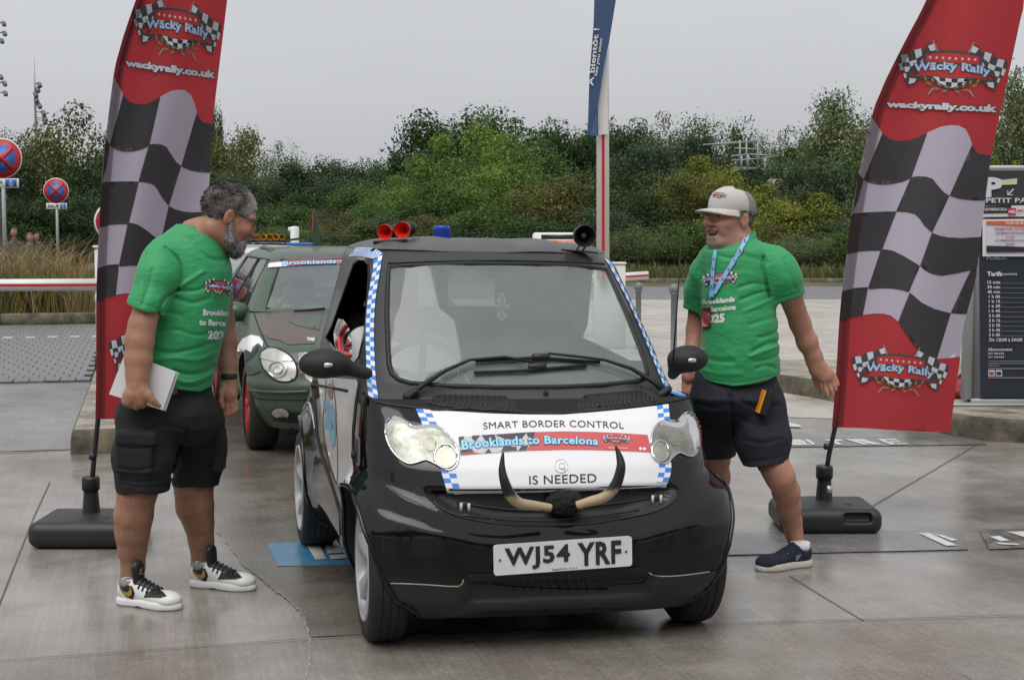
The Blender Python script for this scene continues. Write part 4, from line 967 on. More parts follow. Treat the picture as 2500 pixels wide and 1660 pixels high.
# mirrors
def mirror(cpx, lf, rx, rz, sg, stalk):
    r = ray(*cpx); o = Vector((0, 0, CAM_H)); oL, rL = CMI @ o, CMI.to_3x3() @ r
    P = oL + rL * ((-lf - oL.y) / rL.y)
    f = Field(); f.M = Matrix.Translation(P)
    f.ell((0, 0, 0), (rx, .07, rz), .02); f.cone((sg * rx * .5, .0, -rz * .12), (stalk[0] - P.x, stalk[1] - P.y, stalk[2] - P.z), rz * .55, rz * .42, .03, sq=((0, 1, 0), 1.4))
    f.box((0, .11, 0), (.5, .12, .5), .01, sub=True)
    V, Q = f.mesh(.005, smooth=2); m = mk('door_mirror', V, Q, mat('grained mirror plastic', (.014, .014, .015), .62, bump=.25, bscale=350), car)
    MB().box(P + Vector((0.02 * -sg, .052, 0)), (rx * 1.5, .004, rz * 1.4)).out('mirror_glass', chrome, m)
    mb = MB().box(P + Vector((sg * .008, -.071, 0)), (.034, .012, .018), bev=.004); mb.out('indicator', chrome, m)
mirror(Z(700, 560, 3.015, [(275, 988)])[0], -.22, .098, .058, 1, (-.63, .23, .99))
mirror(Z(1560, 560, 2.8, [(335, 885)])[0], -.22, .085, .056, -1, (.63, .23, .96))
# wipers
def wiper(piv, pts, blade, cr):
    w = empty('wiper'); w.parent = car
    P = [CMI @ SKA.near(u, v, o) for u, v, o in pts]
    MB().tube(P, [.011, .011, .008, .006, .006, .005][:len(P)], 6).out('wiper_arm', matt, w)
    f = Field(); c = CMI @ SKA.near(*piv, .012); f.cone(c + Vector((-.02, 0, -.01)), c + Vector((.01, -.005, .012)), .02, .016); V, Q = f.mesh(.005); mk('wiper_pivot', V, Q, matt, w)
    B = [CMI @ SKA.near(u, v, .014) for u, v in blade]; MB().tube(B, .0075, 6).out('wiper_blade', matt, w)
    mb = MB(); c = CMI @ SKA.near(*cr, .018); mb.box(c, (.075, .02, .028), bev=.006); mb.out('blade_clip', satin, w)
wiper((1008, 970), [(1008, 968, .012), (1035, 950, .022), (1085, 918, .03), (1145, 890, .03), (1230, 882, .028), (1300, 893, .02)], [(1157, 915), (1280, 910), (1430, 898)], (1310, 903))
wiper((1622, 965), [(1622, 962, .012), (1590, 942, .022), (1535, 912, .03), (1470, 890, .03), (1400, 880, .028), (1335, 870, .02)], [(1160, 886), (1310, 878), (1462, 890)], (1318, 878))
# wheels
def wheel(x, lf, sg, tw=.16, steer=0):
    w = empty('wheel', (x, -lf, .284)); w.parent = car; w.rotation_euler = (0, 0, steer)
    R = .284; pr = [(.195, -tw / 2 * .9), (.235, -tw / 2), (.262, -tw / 2 * .96), (.278, -tw / 2 * .8), (R, -tw / 2 * .55), (R + .001, 0), (R, tw / 2 * .55), (.278, tw / 2 * .8), (.262, tw / 2 * .96), (.235, tw / 2), (.195, tw / 2 * .9)]
    ty = MB().lathe(pr, (0, 0, 0), (sg, 0, 0), 48, cap=False).out('tyre', rubber, w)
    mb = MB()
    for s_ in (-.03, 0, .03): mb.lathe([(R + .0015, s_ - .003), (R + .0015, s_ + .003)], (0, 0, 0), (sg, 0, 0), 48, cap=False)
    mb.out('tread_groove', mat('groove', (.004, .004, .004), .9), ty)
    h = tw / 2
    MB().lathe([(.212, h * .90), (.206, h * 1.02), (.196, h * .98), (.19, h * .6), (.18, h * .1), (.17, -h * .6)], (0, 0, 0), (sg, 0, 0), 48, cap=False).out('rim', alloy, w)
    MB().lathe([(.178, h * .05), (.04, h * .0), (.0, h * .0)], (0, 0, 0), (sg, 0, 0), 32, cap=False).out('brake_disc', mat('brake dark', (.03, .03, .03), .5, metal=.5), w)
    for k in range(6):
        a = 2 * pi * k / 6 + .3; d = Vector((0, math.cos(a), math.sin(a))); e = Vector((0, -math.sin(a), math.cos(a))); X = Vector((sg, 0, 0))
        V = []
        for r_, wd, o in ((.03, .022, h * .55), (.09, .024, h * .72), (.15, .034, h * .86), (.196, .05, h * .90)):
            for q, dp in ((-1, -.022), (-.75, 0), (.75, 0), (1, -.022)): V.append(d * r_ + e * (q * wd) + X * (o + dp))
        MB().add(V, [(i * 4 + j, i * 4 + j + 1, i * 4 + 5 + j, i * 4 + 4 + j) for i in range(3) for j in range(3)]).out('spoke', alloy, w)
    MB().lathe([(.045, h * .4), (.045, h * .6), (.03, h * .68), (0, h * .69)], (0, 0, 0), (sg, 0, 0), 20, cap=False).out('hub_cap', alloy, w)
for sg in (-1, 1): wheel(sg * .612, .0, sg, .15, -.02); wheel(sg * .665, -1.80, sg, .175)
# inside
ins = mat('cabin black', (.012, .012, .013), .7)
f = Field(); f.box((0, .52, .80), (1.12, .5, .14), .02, rnd=.05); f.box((-.33, .5, .87), (.34, .2, .08), .03, rnd=.03)
V, Q = f.mesh(.012); mk('dashboard', V, Q, ins, car)
MB().box((0, 1.2, .35), (1.2, 1.7, .08)).out('cabin_floor', ins, car); MB().box((0, 1.95, .72), (1.2, .05, .55)).out('rear_bulkhead', ins, car)
for sx in (-.32, .32):
    f = Field(); f.box((sx, 1.28, .55), (.46, .46, .14), .02, rnd=.05); f.box((sx, 1.52, .86), (.44, .13, .6), .03, Matrix.Rotation(-.2, 4, 'X'), rnd=.05); f.box((sx, 1.62, 1.22), (.24, .09, .18), .02, rnd=.035)
    V, Q = f.mesh(.014); mk('seat', V, Q, mat('seat cloth', (.055, .055, .06), .85), car)
sw = MB(); cc = Vector((-.33, .72, .92)); ax = Vector((0, .9, .42)).normalized(); e1 = Vector((1, 0, 0)); e2 = ax.cross(e1)
sw.tube([cc + (e1 * math.cos(k) + e2 * math.sin(k)) * .18 for k in np.linspace(0, 2 * pi, 28)], .014, 8)
for k in (-.3, pi + .3, pi * 1.5): sw.tube([cc, cc + (e1 * math.cos(k) + e2 * math.sin(k)) * .18], .016, 6)
sw.out('steering_wheel', ins, car)
P = [CMI @ px(u, v, 6.75) for u, v in Z(680, 520, 2.8, [(1513, 550), (1540, 550), (1540, 730), (1513, 730)])]
def flag_bar(q, m, dy=0): 
    P = [CMI @ px(u, v, 6.36 - dy) for u, v in Z(680, 520, 2.8, q)]; return P, [(0, 1, 2, 3)]
fl = mk('headrest_flag', *flag_bar([(1490, 575), (1560, 575), (1558, 725), (1492, 725)], mat('flag blue', (.05, .06, .2), .7)), MATS['flag blue'] if 'flag blue' in MATS else mat('flag blue', (.05, .06, .2), .7), car, smooth=False)
for q, m, dy in (([(1510, 550), (1545, 550), (1543, 735), (1512, 735)], decalw, .004), ([(1474, 628), (1578, 628), (1578, 662), (1474, 662)], decalw, .004), ([(1518, 550), (1537, 550), (1537, 735), (1518, 735)], redv, .008), ([(1474, 636), (1578, 636), (1578, 654), (1474, 654)], redv, .008), ([(1492, 590), (1500, 582), (1560, 710), (1552, 718)], decalw, .003), ([(1558, 590), (1550, 582), (1492, 710), (1500, 718)], decalw, .003)):
    mk('flag_stripe', *flag_bar(q, m, dy), m, fl, smooth=False)
# aerial on the front wing
MB().tube([CMI @ px(1643, 885, 5.95), CMI @ px(1655, 720, 5.98), CMI @ px(1664, 562, 6.0)], [.0045, .003, .0022], 6).out('aerial', matt, car)
# ---- things on the roof
def roof_pt(u, v): return SKA.near(u, v)
def thing_at(name, p, label, cat, group=None): return empty(name, p, 0, label, cat, group)
def pxl(root, u, v, d): return px(u, v, d) - root.location
hr = thing_at('air_horn', px(*Z(680, 520, 2.8, [(765, 195)])[0], 6.62), 'pair of red trumpet air horns on black plate on roof', 'horn')
hd = 6.62
mb = MB(); c = pxl(hr, *Z(680, 520, 2.8, [(765, 195)])[0], hd); mb.box(c, (.145, .10, .016), Matrix.Rotation(-.06, 3, 'Y'), bev=.004); mb.out('mount_plate', matt, hr)
redp = mat('red horn plastic', (.75, .035, .02), .3, coat=.3)
for (u, v), r, d in ((Z(680, 520, 2.8, [(725, 132)])[0], 54, hd - .03), (Z(680, 520, 2.8, [(845, 117)])[0], 58, hd - .03)):
    R = r / 2.8 / F_PX * d; c = pxl(hr, u, v, d); axs = Vector((-.15, -1, -.04))
    b = MB().lathe([(R * .98, 0), (R, -.006), (R * .78, -.022), (R * .5, -.05), (R * .34, -.09), (R * .3, -.15)], c, axs, 28, cap=False).out('trumpet', redp, hr)
    MB().lathe([(R * .98, 0), (R * .72, -.02), (R * .42, -.045), (R * .2, -.075), (.0, -.08)], c, axs, 28, cap=False).out('trumpet_throat', redp, b)
    MB().lathe([(R * .62, -.05), (R * .7, -.06), (R * .7, -.075), (R * .55, -.085)], c + Vector((-.02, .03, .0)), axs, 20).out('clamp_ring', chrome, b)
    MB().lathe([(R * .75, -.13), (R * .8, -.14), (R * .8, -.19), (R * .5, -.2)], c, axs, 20).out('compressor', matt, b)
bc = thing_at('beacon_light', px(1079, 585, 6.9), 'blue flashing beacon lamp on the car roof', 'beacon')
d = 6.9; Rb = 21.5 / F_PX * d; c = pxl(bc, 1079, 589, d); h = 38 / F_PX * d
MB().lathe([(Rb * 1.08, -.03), (Rb * 1.08, .012), (Rb, .014)], c, None, 28).out('beacon_base', matt, bc)
bl = mat('blue beacon plastic', (.02, .10, .62), .15, coat=.5, trans=.35)
MB().lathe([(Rb, .01), (Rb * .97, h * .35), (Rb * .99, h * .37), (Rb * .94, h * .7), (Rb * .96, h * .72), (Rb * .92, h * .94), (Rb * .82, h * 1.0), (0, h * 1.0)], c, None, 28, cap=False).out('beacon_dome', bl, bc)
ls = thing_at('loudspeaker', px(*Z(1200, 520, 2.8, [(600, 262)])[0], 6.55), 'black horn loudspeaker on bracket at the roof corner', 'loudspeaker')
d = 6.5; cpx = Z(1200, 520, 2.8, [(640, 158)])[0]; c = pxl(ls, *cpx, d); R = 77 / 2.8 / F_PX * d; axs = Vector((.12, -1, -.03))
b = MB().lathe([(R * .96, 0), (R, -.004), (R * .99, -.02), (R * .95, -.05), (R * .8, -.075), (R * .55, -.09), (R * .5, -.13), (0, -.135)], c, axs, 32, cap=False).out('speaker_bell', BLK('speaker black', .02, .4), ls)
MB().lathe([(R * .96, 0), (R * .88, -.01), (R * .72, -.035), (R * .45, -.06), (R * .3, -.07), (0, -.07)], c, axs, 32, cap=False).out('bell_inside', matt, b)
MB().lathe([(R * .28, -.07), (R * .28, -.035), (R * .2, -.025), (R * .08, -.022), (0, -.022)], c, axs, 20, cap=False).out('reflex_cone', mat('cone grey', (.06, .06, .065), .4), b)
mb = MB(); bp = pxl(ls, *Z(1200, 520, 2.8, [(600, 262)])[0], 6.55)
for s_ in (-.014, .014): mb.tube([bp + Vector((s_, 0, 0)), c + Vector((s_ - .005, .05, -R * .75))], .004, 6)
mb.box(bp, (.16, .04, .006), Matrix.Rotation(.09, 3, 'Y')); mb.out('speaker_bracket', matt, ls)
# ---- bull horns tied to the grille
hk = Z(1180, 940, 2.45, [(470, 710)])[0]; base = SKL.near(*hk, .03)
bh = thing_at('bull_horns', base, 'pair of pale bull horns with black tips and curly black fur tied over grille', 'horns')
def horn(pts, rs, lf0):
    P = []
    for (u, v, l) in pts:
        r = ray(u, v); oL, rL = CMI @ Vector((0, 0, CAM_H)), CMI.to_3x3() @ r; P.append(CM @ (oL + rL * ((-l - oL.y) / rL.y)) - bh.location)
    P = spline([tuple(p) for p in P], 8); R = np.interp(np.linspace(0, 1, len(P)), np.linspace(0, 1, len(rs)), rs)
    n = len(P); k = int(n * .52)
    m = MB().tube(P, list(R), 14).out('horn', HM, bh); return m
HM = bpy.data.materials.new('bull horn'); HM.use_nodes = True; MATS['bull horn'] = HM
_N, _L_ = HM.node_tree.nodes, HM.node_tree.links; _b = _N['Principled BSDF']; _b.inputs['Roughness'].default_value = .4
_tc = _N.new('ShaderNodeTexCoord'); _sx = _N.new('ShaderNodeSeparateXYZ'); _L_.new(_tc.outputs['Object'], _sx.inputs[0]); _nz = _N.new('ShaderNodeTexNoise'); _nz.inputs['Scale'].default_value = 22; _nz.inputs['Detail'].default_value = 5
_L_.new(_tc.outputs['Object'], _nz.inputs['Vector']); _ma = _N.new('ShaderNodeMath'); _ma.operation = 'MULTIPLY_ADD'; _ma.inputs[1].default_value = .06; _L_.new(_nz.outputs['Fac'], _ma.inputs[0]); _L_.new(_sx.outputs['Z'], _ma.inputs[2])
_r = _N.new('ShaderNodeValToRGB'); _L_.new(_ma.outputs[0], _r.inputs[0]); e = _r.color_ramp.elements
e[0].position = .0; e[0].color = (.05, .035, .025, 1); e[1].position = .12; e[1].color = (.008, .008, .008, 1)
for p_, c_ in ((.028, (.10, .07, .045, 1)), (.04, (.42, .32, .19, 1)), (.088, (.40, .31, .20, 1)), (.108, (.02, .018, .016, 1))):
    q = e.new(p_); q.color = c_
_L_.new(_r.outputs[0], _b.inputs['Base Color'])
K2 = lambda pts, l: [(1180 + x / 2.45, 940 + y / 2.45, q) for (x, y), q in zip(pts, l)]
horn(K2([(400, 735), (300, 720), (215, 705), (160, 655), (128, 580), (112, 500), (118, 400)], [.38, .40, .42, .43, .43, .42, .41]), [.016, .018, .020, .021, .018, .013, .003], 0)
horn(K2([(560, 720), (640, 695), (725, 668), (790, 600), (822, 500), (815, 430), (790, 362)], [.38, .40, .42, .43, .43, .42, .41]), [.016, .018, .020, .021, .018, .013, .003], 0)
f = Field(); f.M = Matrix.Translation((0, 0, 0)); f.ell((0, 0, -.0), (.062, .035, .040), .03); f.ell((-.012, 0, .012), (.05, .035, .03), .03); f.ell((.02, 0, .014), (.04, .033, .03), .03)
V, Q = f.mesh(.0035, post=lambda X, d: d - .006 * vnoise(X, 90, 1) - .004 * vnoise(X, 200, 2)); mk('curly_fur', V, Q, mat('black fur', (.012, .010, .009), .95), bh)
# ================================================================ people
SKIN = np.array([.42, .205, .135])
def frame(o, fwd, up=(0, 0, 1), s=1.):
    y = Vector(fwd).normalized(); x = y.cross(Vector(up)).normalized(); z = x.cross(y)
    return Matrix.Translation(o) @ Matrix((x, y, z)).transposed().to_4x4() @ Matrix.Scale(s, 4)
class HeadF:
    """adds a head to a field; local x right, y forward, z up, metres before scale"""
    def __init__(s, f, M, k=1., smile=0., jaw=1.):
        s.M = M; R = M.to_3x3(); sc = R.col[0].length; s.sc = sc; Rn = Matrix([c / sc for c in R.transposed()]).transposed()
        def P(p): return M @ Vector(p)
        def E(c, r, k=.015, sub=False, rot=None):
            R2 = Rn.to_4x4() @ rot if rot is not None else Rn.to_4x4(); f.M = Matrix.Identity(4); f.ell(P(c), [q * sc for q in r], k * sc, R2, sub)
        def C(a, b, ra, rb, k=.012, sub=False): f.M = Matrix.Identity(4); f.cone(P(a), P(b), ra * sc, rb * sc, k * sc, sub)
        E((0, -.014, .036), (.076, .098, .086)); E((0, .030, -.020), (.067, .064, .088), .03); E((0, .038, -.082), (.052 * jaw, .050, .038), .03); C((-.03, .068, -.100), (.03, .068, -.100), .019, .019, .025)
        C((0, .088, .022), (0, .113, -.022), .009, .0145, .014); 
        for q in (-1, 1):
            E((q * .013, .103, -.026), (.009, .011, .008), .008); C((q * .05, .066, .028), (q * .012, .088, .026), .011, .010, .012); E((q * .042, .064, -.022), (.026, .026, .024), .02)
            E((q * .031, .100, .008), (.016, .014, .011), .012, True); E((q * .031, .0775, .008), (.0125, .0125, .0125), .003)
            C((q * .044, .078, .0135), (q * .018, .087, .0135), .0042, .0042, .004); C((q * .043, .078, .003), (q * .019, .086, .0025), .0035, .0035, .004)
            E((q * .079, -.014, -.006), (.009, .020, .032), .008, rot=Matrix.Rotation(q * .25, 4, 'Z')); E((q * .090, -.008, -.002), (.007, .011, .018), .006, True, Matrix.Rotation(q * .25, 4, 'Z'))
            if smile: C((q * .036, .084, -.030), (q * .046, .070, -.058), .014, .012, .016)
        if smile:
            C((-.024, .094, -.050), (.024, .094, -.050), .0065, .0065, .008); C((-.02, .090, -.080), (.02, .090, -.080), .008, .008, .01)
            f.M = Matrix.Identity(4); E((0, .098, -.064), (.027, .022, .0115), .005, True); C((-.018, .084, -.057), (.018, .084, -.057), .005, .005, .003)
        else:
            C((-.022, .091, -.052), (.022, .091, -.052), .0062, .0062, .008); C((-.019, .090, -.064), (.019, .090, -.064), .0068, .0068, .008)
        s.smile = smile
    def loc(s, V): Mi = np.array(s.M.inverted()); return V @ Mi[:3, :3].T + Mi[:3, 3]
    def tint(s, V, C, stub=None):
        L = s.loc(V); x, y, z = L[:, 0], L[:, 1], L[:, 2]; inh = (np.abs(x) < .1) & (z > -.13) & (z < .13) & (y > -.12) & (y < .14)
        g = lambda c, r: np.exp(-(((L - np.array(c)) / np.array(r)) ** 2).sum(1))
        def mixc(w, col): 
            w = np.clip(w * inh, 0, 1)[:, None]; C[:] = C * (1 - w) + np.array(col) * w
        for q in (-1, 1): mixc(.45 * g((q * .045, .07, -.022), (.025, .03, .022)), (.52, .18, .13))
        mixc(.5 * g((0, .118, -.02), (.02, .015, .018)), (.52, .19, .14))
        if stub is not None:
            w = np.clip((-.030 - z) / .02, 0, 1) * np.clip((y + .005) / .03, 0, 1) * (1 - .55 * g((0, .1, -.062), (.022, .05, .010))); n = .75 + .35 * vnoise(L, 160, 4)
            mixc(w * n * .6, stub)
        mixc(.8 * g((0, .098, -.052 if not s.smile else -.049), (.024, .02, .005)), (.40, .13, .11)); mixc(.8 * g((0, .096, -.065 if not s.smile else -.081), (.021, .02, .006)), (.45, .15, .13))
        for q in (-1, 1):
            mixc(1.5 * g((q * .031, .088, .008), (.009, .008, .0045)), (.25, .22, .2)); mixc(1.6 * g((q * .031, .090, .008), (.005, .008, .0045)), (.02, .015, .012))
            mixc(.85 * g((q * .033, .088, .029), (.018, .02, .005)), (.09, .06, .045)); mixc(.5 * g((q * .088, -.008, -.002), (.01, .01, .014)), (.30, .11, .07))
        if s.smile:
            ins = inh & (np.abs(x) < .026) & (np.abs(z + .064) < .012) & (y < .094) & (y > .06); C[ins] = (.10, .02, .02)
            th = inh & (np.abs(x) < .02) & (np.abs(z + .057) < .0055) & (y > .078) & (y < .094); C[th] = (.62, .56, .48)
def persons_mesh(root, name, f, h, m, post=None, colf=None, smooth=1):
    V, Q = f.mesh(h, post, smooth); C = None
    if colf is not None: C = colf(V)
    return mk(name, to_local(root, V), Q, m, root, cols=C)
def fold_post(folds, noise_amp=.003, ns=14, seed=1, dr=None):
    F_ = [(np.array(spline(pl, 6)), w * .62, a * 1.15) for pl, w, a in folds]
    def post(X, d):
        u = 1250 + F_PX * X[:, 0] / (X[:, 1] * CP - (X[:, 2] - CAM_H) * SP); v = 830 - F_PX * (X[:, 1] * SP + (X[:, 2] - CAM_H) * CP) / (X[:, 1] * CP - (X[:, 2] - CAM_H) * SP)
        d = d + noise_amp * vnoise(X * np.array([1, 1, 1.6]), ns, seed) + noise_amp * .4 * vnoise(X, ns * 2.7, seed + 3)
        for P, w, a in F_:
            lo, hi = P.min(0) - 3 * w, P.max(0) + 3 * w; k = np.where((u > lo[0]) & (u < hi[0]) & (v > lo[1]) & (v < hi[1]))[0]
            if not len(k): continue
            dm = np.full(len(k), 1e9)
            for i in range(len(P) - 1):
                ab = P[i + 1] - P[i]; t = np.clip(((u[k] - P[i, 0]) * ab[0] + (v[k] - P[i, 1]) * ab[1]) / (ab @ ab + 1e-9), 0, 1); dm = np.minimum(dm, (u[k] - P[i, 0] - t * ab[0]) ** 2 + (v[k] - P[i, 1] - t * ab[1]) ** 2)
            d[k] = d[k] + a * np.exp(-dm / (w * w))
        return d
    return post
skinm = mat('skin', (1, 1, 1), .5, attr=True, spec=.35, bump=.06, bscale=220); MATS['skin'].node_tree.nodes['Principled BSDF'].inputs['Subsurface Weight'].default_value = .08; MATS['skin'].node_tree.nodes['Principled BSDF'].inputs['Subsurface Radius'].default_value = (.02, .008, .005)
tee = mat('green sports shirt', (.018, .29, .095), .62, var=.06, vscale=5, bump=.45, bscale=22, sheen=.15, stretch=(1, 1, 2.2))
hairm = mat('hair', (1, 1, 1), .6, attr=True, spec=.3)
def skin_cols(V, seed=1, base=SKIN):
    n = vnoise(V, 14, seed) * .14 + vnoise(V, 70, seed + 1) * .10; return np.clip(base * (1 + n[:, None] * np.array([.8, 1., 1.])), 0, 1)
def rowz(rows, d, cv):
    o = []
    for y, l, r, ry, dd in rows:
        (ul, v), (ur, _) = cv((l, y)), cv((r, y)); a, b = px(ul, v, d + dd), px(ur, v, d + dd); o.append((a.z, (a.x + b.x) / 2, d + dd, (b.x - a.x) / 2, ry))
    return o
def strands(root, name, hf, n, region, lens, cols, m, seed, flow, w=.0028):
    """short hair as thin tapering strips rooted on the scalp"""
    r = np.random.default_rng(seed); V, Fc, C = [], [], []
    M3 = hf.M
    while len(V) < n * 4:
        d = r.normal(size=3); d /= np.linalg.norm(d); p = np.array([0, -.014, .036]) + d * np.array([.082, .104, .092])
        if not region(p): continue
        L = lens(p) * r.uniform(.6, 1.3); t = d * .03 + flow(p) + r.normal(size=3) * .14; t /= np.linalg.norm(t); s = np.cross(t, d); s /= np.linalg.norm(s) + 1e-6
        q = p + t * L * .55 + d * .002; e = p + t * L + d * (.000); b = len(V)
        for z_ in (p - s * w, p + s * w, q + s * w * .8, q - s * w * .8): V.append(tuple(M3 @ Vector(z_)))
        V.append(tuple(M3 @ Vector(e))); c = cols(p) * r.uniform(.7, 1.35); C += [c] * 5; Fc += [(b, b + 1, b + 2, b + 3), (b + 3, b + 2, b + 4)]
        if len(V) >= n * 5: break
    return mk(name, to_local(root, V), Fc, m, root, cols=np.array(C), smooth=False, kind=None)
def sneaker(root, heel, toe, f_upper, length=.30, wid=.10, lift=0., high=.085, mats=None, tongue=True):
    h, t = Vector(heel), Vector(toe); fw = (t - h); fw.z = 0; fw.normalize(); M = frame(Vector((h.x, h.y, 0)), fw); Lh = length
    f = Field(); f.M = M
    f.ell((0, Lh * .30, .052), (wid * .40, Lh * .27, .045), .02); f.ell((0, Lh * .70, .040), (wid * .47, Lh * .28, .032), .03); f.ell((0, Lh * .82, .034), (wid * .47, Lh * .165, .030), .02)
    f.ell((0, Lh * .16, .062), (wid * .36, Lh * .145, .050), .02); f.cone((0, Lh * .22, .05), (0, Lh * .24, high), wid * .36, wid * .36, .02); f.cone((0, Lh * .32, .08), (0, Lh * .55, .058), .03, .026, .02)
    f.box((0, .15, -.05), (.6, 1, .136), .004, rnd=.001, sub=True); f.cone((0, Lh * .20, high + .01), (0, Lh * .24, high + .08), .026, .045, .006, sub=True)
    V, Q = f.mesh(.0035, smooth=2); s = empty('shoe', (0, 0, 0)); s.parent = root; s.location = (0, 0, 0)
    up = mk('upper', to_local(root, V), Q, f_upper, s)
    g = Field(); g.M = M
    g.ell((0, Lh * .73, .012), (wid * .52, Lh * .285, .04), .02); g.ell((0, Lh * .17, .012), (wid * .43, Lh * .175, .04), .02); g.cone((0, Lh * .2, .012), (0, Lh * .7, .012), wid * .40, wid * .46, .03)
    g.box((0, .15, -.049), (.6, 1, .1), .003, rnd=.001, sub=True); g.box((0, .15, .082), (.6, 1, .1), .004, rnd=.001, sub=True)
    V2, Q2 = g.mesh(.0035, smooth=1)
    so = mk('sole', to_local(root, V2), Q2, mats[0], s)
    if len(mats) > 1:
        n = 36; rim = []
        for k in range(n):
            a = 2 * pi * k / n; y = .5 + .5 * math.cos(a); x = math.sin(a) * np.interp(y, [0, .3, .6, .8, 1], [.42, .42, .48, .52, .45]); rim.append((x * wid * .98, Lh * (.005 + .99 * y)))
        mb = MB(); mb.prism(rim, .0, .007); mk('outsole', to_local(root, [M @ Vector(v) for v in mb.V]), mb.F, mats[1], so, smooth=False)
    return s, up, so, M

# ---------------------------------------------------------------- man at the left flag
cvA = lambda p: (200 + p[0] / 2.306, 380 + p[1] / 2.306); cvB = lambda p: (60 + p[0] / 2.375, 900 + p[1] / 2.375); cvH = lambda p: (450 + p[0] / 7, 400 + p[1] / 7); cvP = lambda p: (230 + p[0] / 7.84, 840 + p[1] / 7.84)
A = lambda x, y, d: px(*cvA((x, y)), d); B = lambda x, y, d: px(*cvB((x, y)), d); Hh = lambda x, y, d: px(*cvH((x, y)), d); Pp = lambda x, y, d: px(*cvP((x, y)), d)
mh = gnd(*cvB((545, 1352))); mt = gnd(*cvB((850, 1390))); fh = gnd(*cvB((965, 1252))); ft = gnd(*cvB((1290, 1280)))
manL = empty('person', (-1.42, 6.35, 0), 0, 'bearded man in green shirt and black shorts, holding papers by the left-hand flag', 'person')
manL['label'] = 'bearded man with glasses in green shirt and black cargo shorts looking down at the car'
fw = Vector((math.cos(.35) * math.cos(.46), math.sin(.35) * math.cos(.46), -math.sin(.46)))
ear = Hh(765, 905, 6.26); SH = 1.10; HM0 = frame((0, 0, 0), fw, s=SH); HML = Matrix.Translation(ear - (HM0 @ Vector((.078, -.014, -.006)))) @ HM0
f = Field(); hfL = HeadF(f, HML)
f.M = Matrix.Identity(4)
nk0 = HML @ Vector((0, -.035, -.07)); nk1 = A(655, 470, 6.36)
f.cone(nk0, nk1, .066, .078, .03); f.cone(nk1, A(640, 560, 6.36), .08, .12, .04)
rowsL = [(388, 585, 685, .07, 0), (412, 528, 715, .09, 0), (442, 466, 752, .115, 0), (480, 424, 790, .14, 0), (520, 402, 812, .155, 0), (570, 396, 824, .165, 0), (650, 394, 840, .175, 0), (750, 388, 838, .18, 0), (850, 362, 828, .185, 0), (950, 322, 812, .19, 0), (1050, 284, 786, .195, 0), (1150, 256, 757, .195, 0), (1220, 250, 744, .19, 0), (1300, 262, 728, .185, 0), (1345, 270, 720, .18, 0)]
f.loft([(z, cx, cy, rx * .86, ry * .84) for z, cx, cy, rx, ry in rowz(rowsL, 6.36, cvA)], .03)
f.loft([(z, cx, cy, rx * .86, ry * .84) for z, cx, cy, rx, ry in rowz([(130, 560, 1095, .17, 0), (300, 560, 1110, .17, 0), (380, 570, 1100, .16, 0)], 6.36, cvB)], .03)
f.chain([A(465, 590, 6.24), A(400, 760, 6.14), A(338, 960, 6.10), A(325, 1040, 6.09), A(318, 1150, 6.08), A(313, 1230, 6.07), A(312, 1290, 6.06)], [.07, .06, .053, .056, .053, .044, .040], .02)
# near hand: back of the hand to us, fingers hooked under the papers, thumb in front
hd = 6.05
f.cone(A(312, 1285, 6.06), Pp(790, 960, hd), .040, .043, .015, sq=((0, 1, 0), 1.35)); f.cone(Pp(690, 980, hd), Pp(660, 1090, hd), .030, .026, .012); f.cone(Pp(880, 970, hd), Pp(880, 1100, hd), .030, .026, .012)
for (kx, ky), r in (((588, 1085), .0125), ((690, 1150), .0135), ((800, 1175), .0145), ((915, 1150), .0135)):
    f.chain([Pp(kx + 25, ky - 120, hd), Pp(kx, ky, hd + .002), Pp(kx + 12, ky + 20, hd + .032), Pp(kx + 50, ky - 110, hd + .062), Pp(kx + 80, ky - 200, hd + .058)], [r * 1.15, r * 1.1, r, r * .9, r * .8], .006)
f.chain([Pp(930, 890, hd), Pp(1040, 985, hd - .004), Pp(1110, 1075, hd - .005), Pp(1175, 1135, hd + .002), Pp(1245, 1185, hd + .006)], [.026, .019, .0135, .0115, .0095], .010)
# far arm and hand
f.chain([A(735, 590, 6.53), A(770, 800, 6.62), A(792, 940, 6.64), A(806, 1060, 6.60), A(818, 1180, 6.56), A(824, 1255, 6.53)], [.068, .058, .050, .050, .042, .034], .02)
f.cone(A(825, 1255, 6.53), A(832, 1345, 6.50), .034, .036, .015, sq=((0, 1, 0), 1.4))
for pts, r in (([(845, 1340), (868, 1390), (868, 1430), (850, 1448)], .0095), ([(832, 1350), (848, 1410), (843, 1450), (822, 1462)], .0105), ([(815, 1350), (822, 1410), (815, 1452), (797, 1466)], .0105), ([(798, 1345), (797, 1400), (788, 1432), (776, 1442)], .0095)):
    f.chain([A(x, y, 6.50 - .006 * i) for i, (x, y) in enumerate(pts)], [r * 1.15, r, r * .95, r * .8], .005)
f.chain([A(800, 1300, 6.50), A(785, 1340, 6.47), A(783, 1385, 6.46), A(790, 1415, 6.46)], [.018, .013, .011, .009], .008)
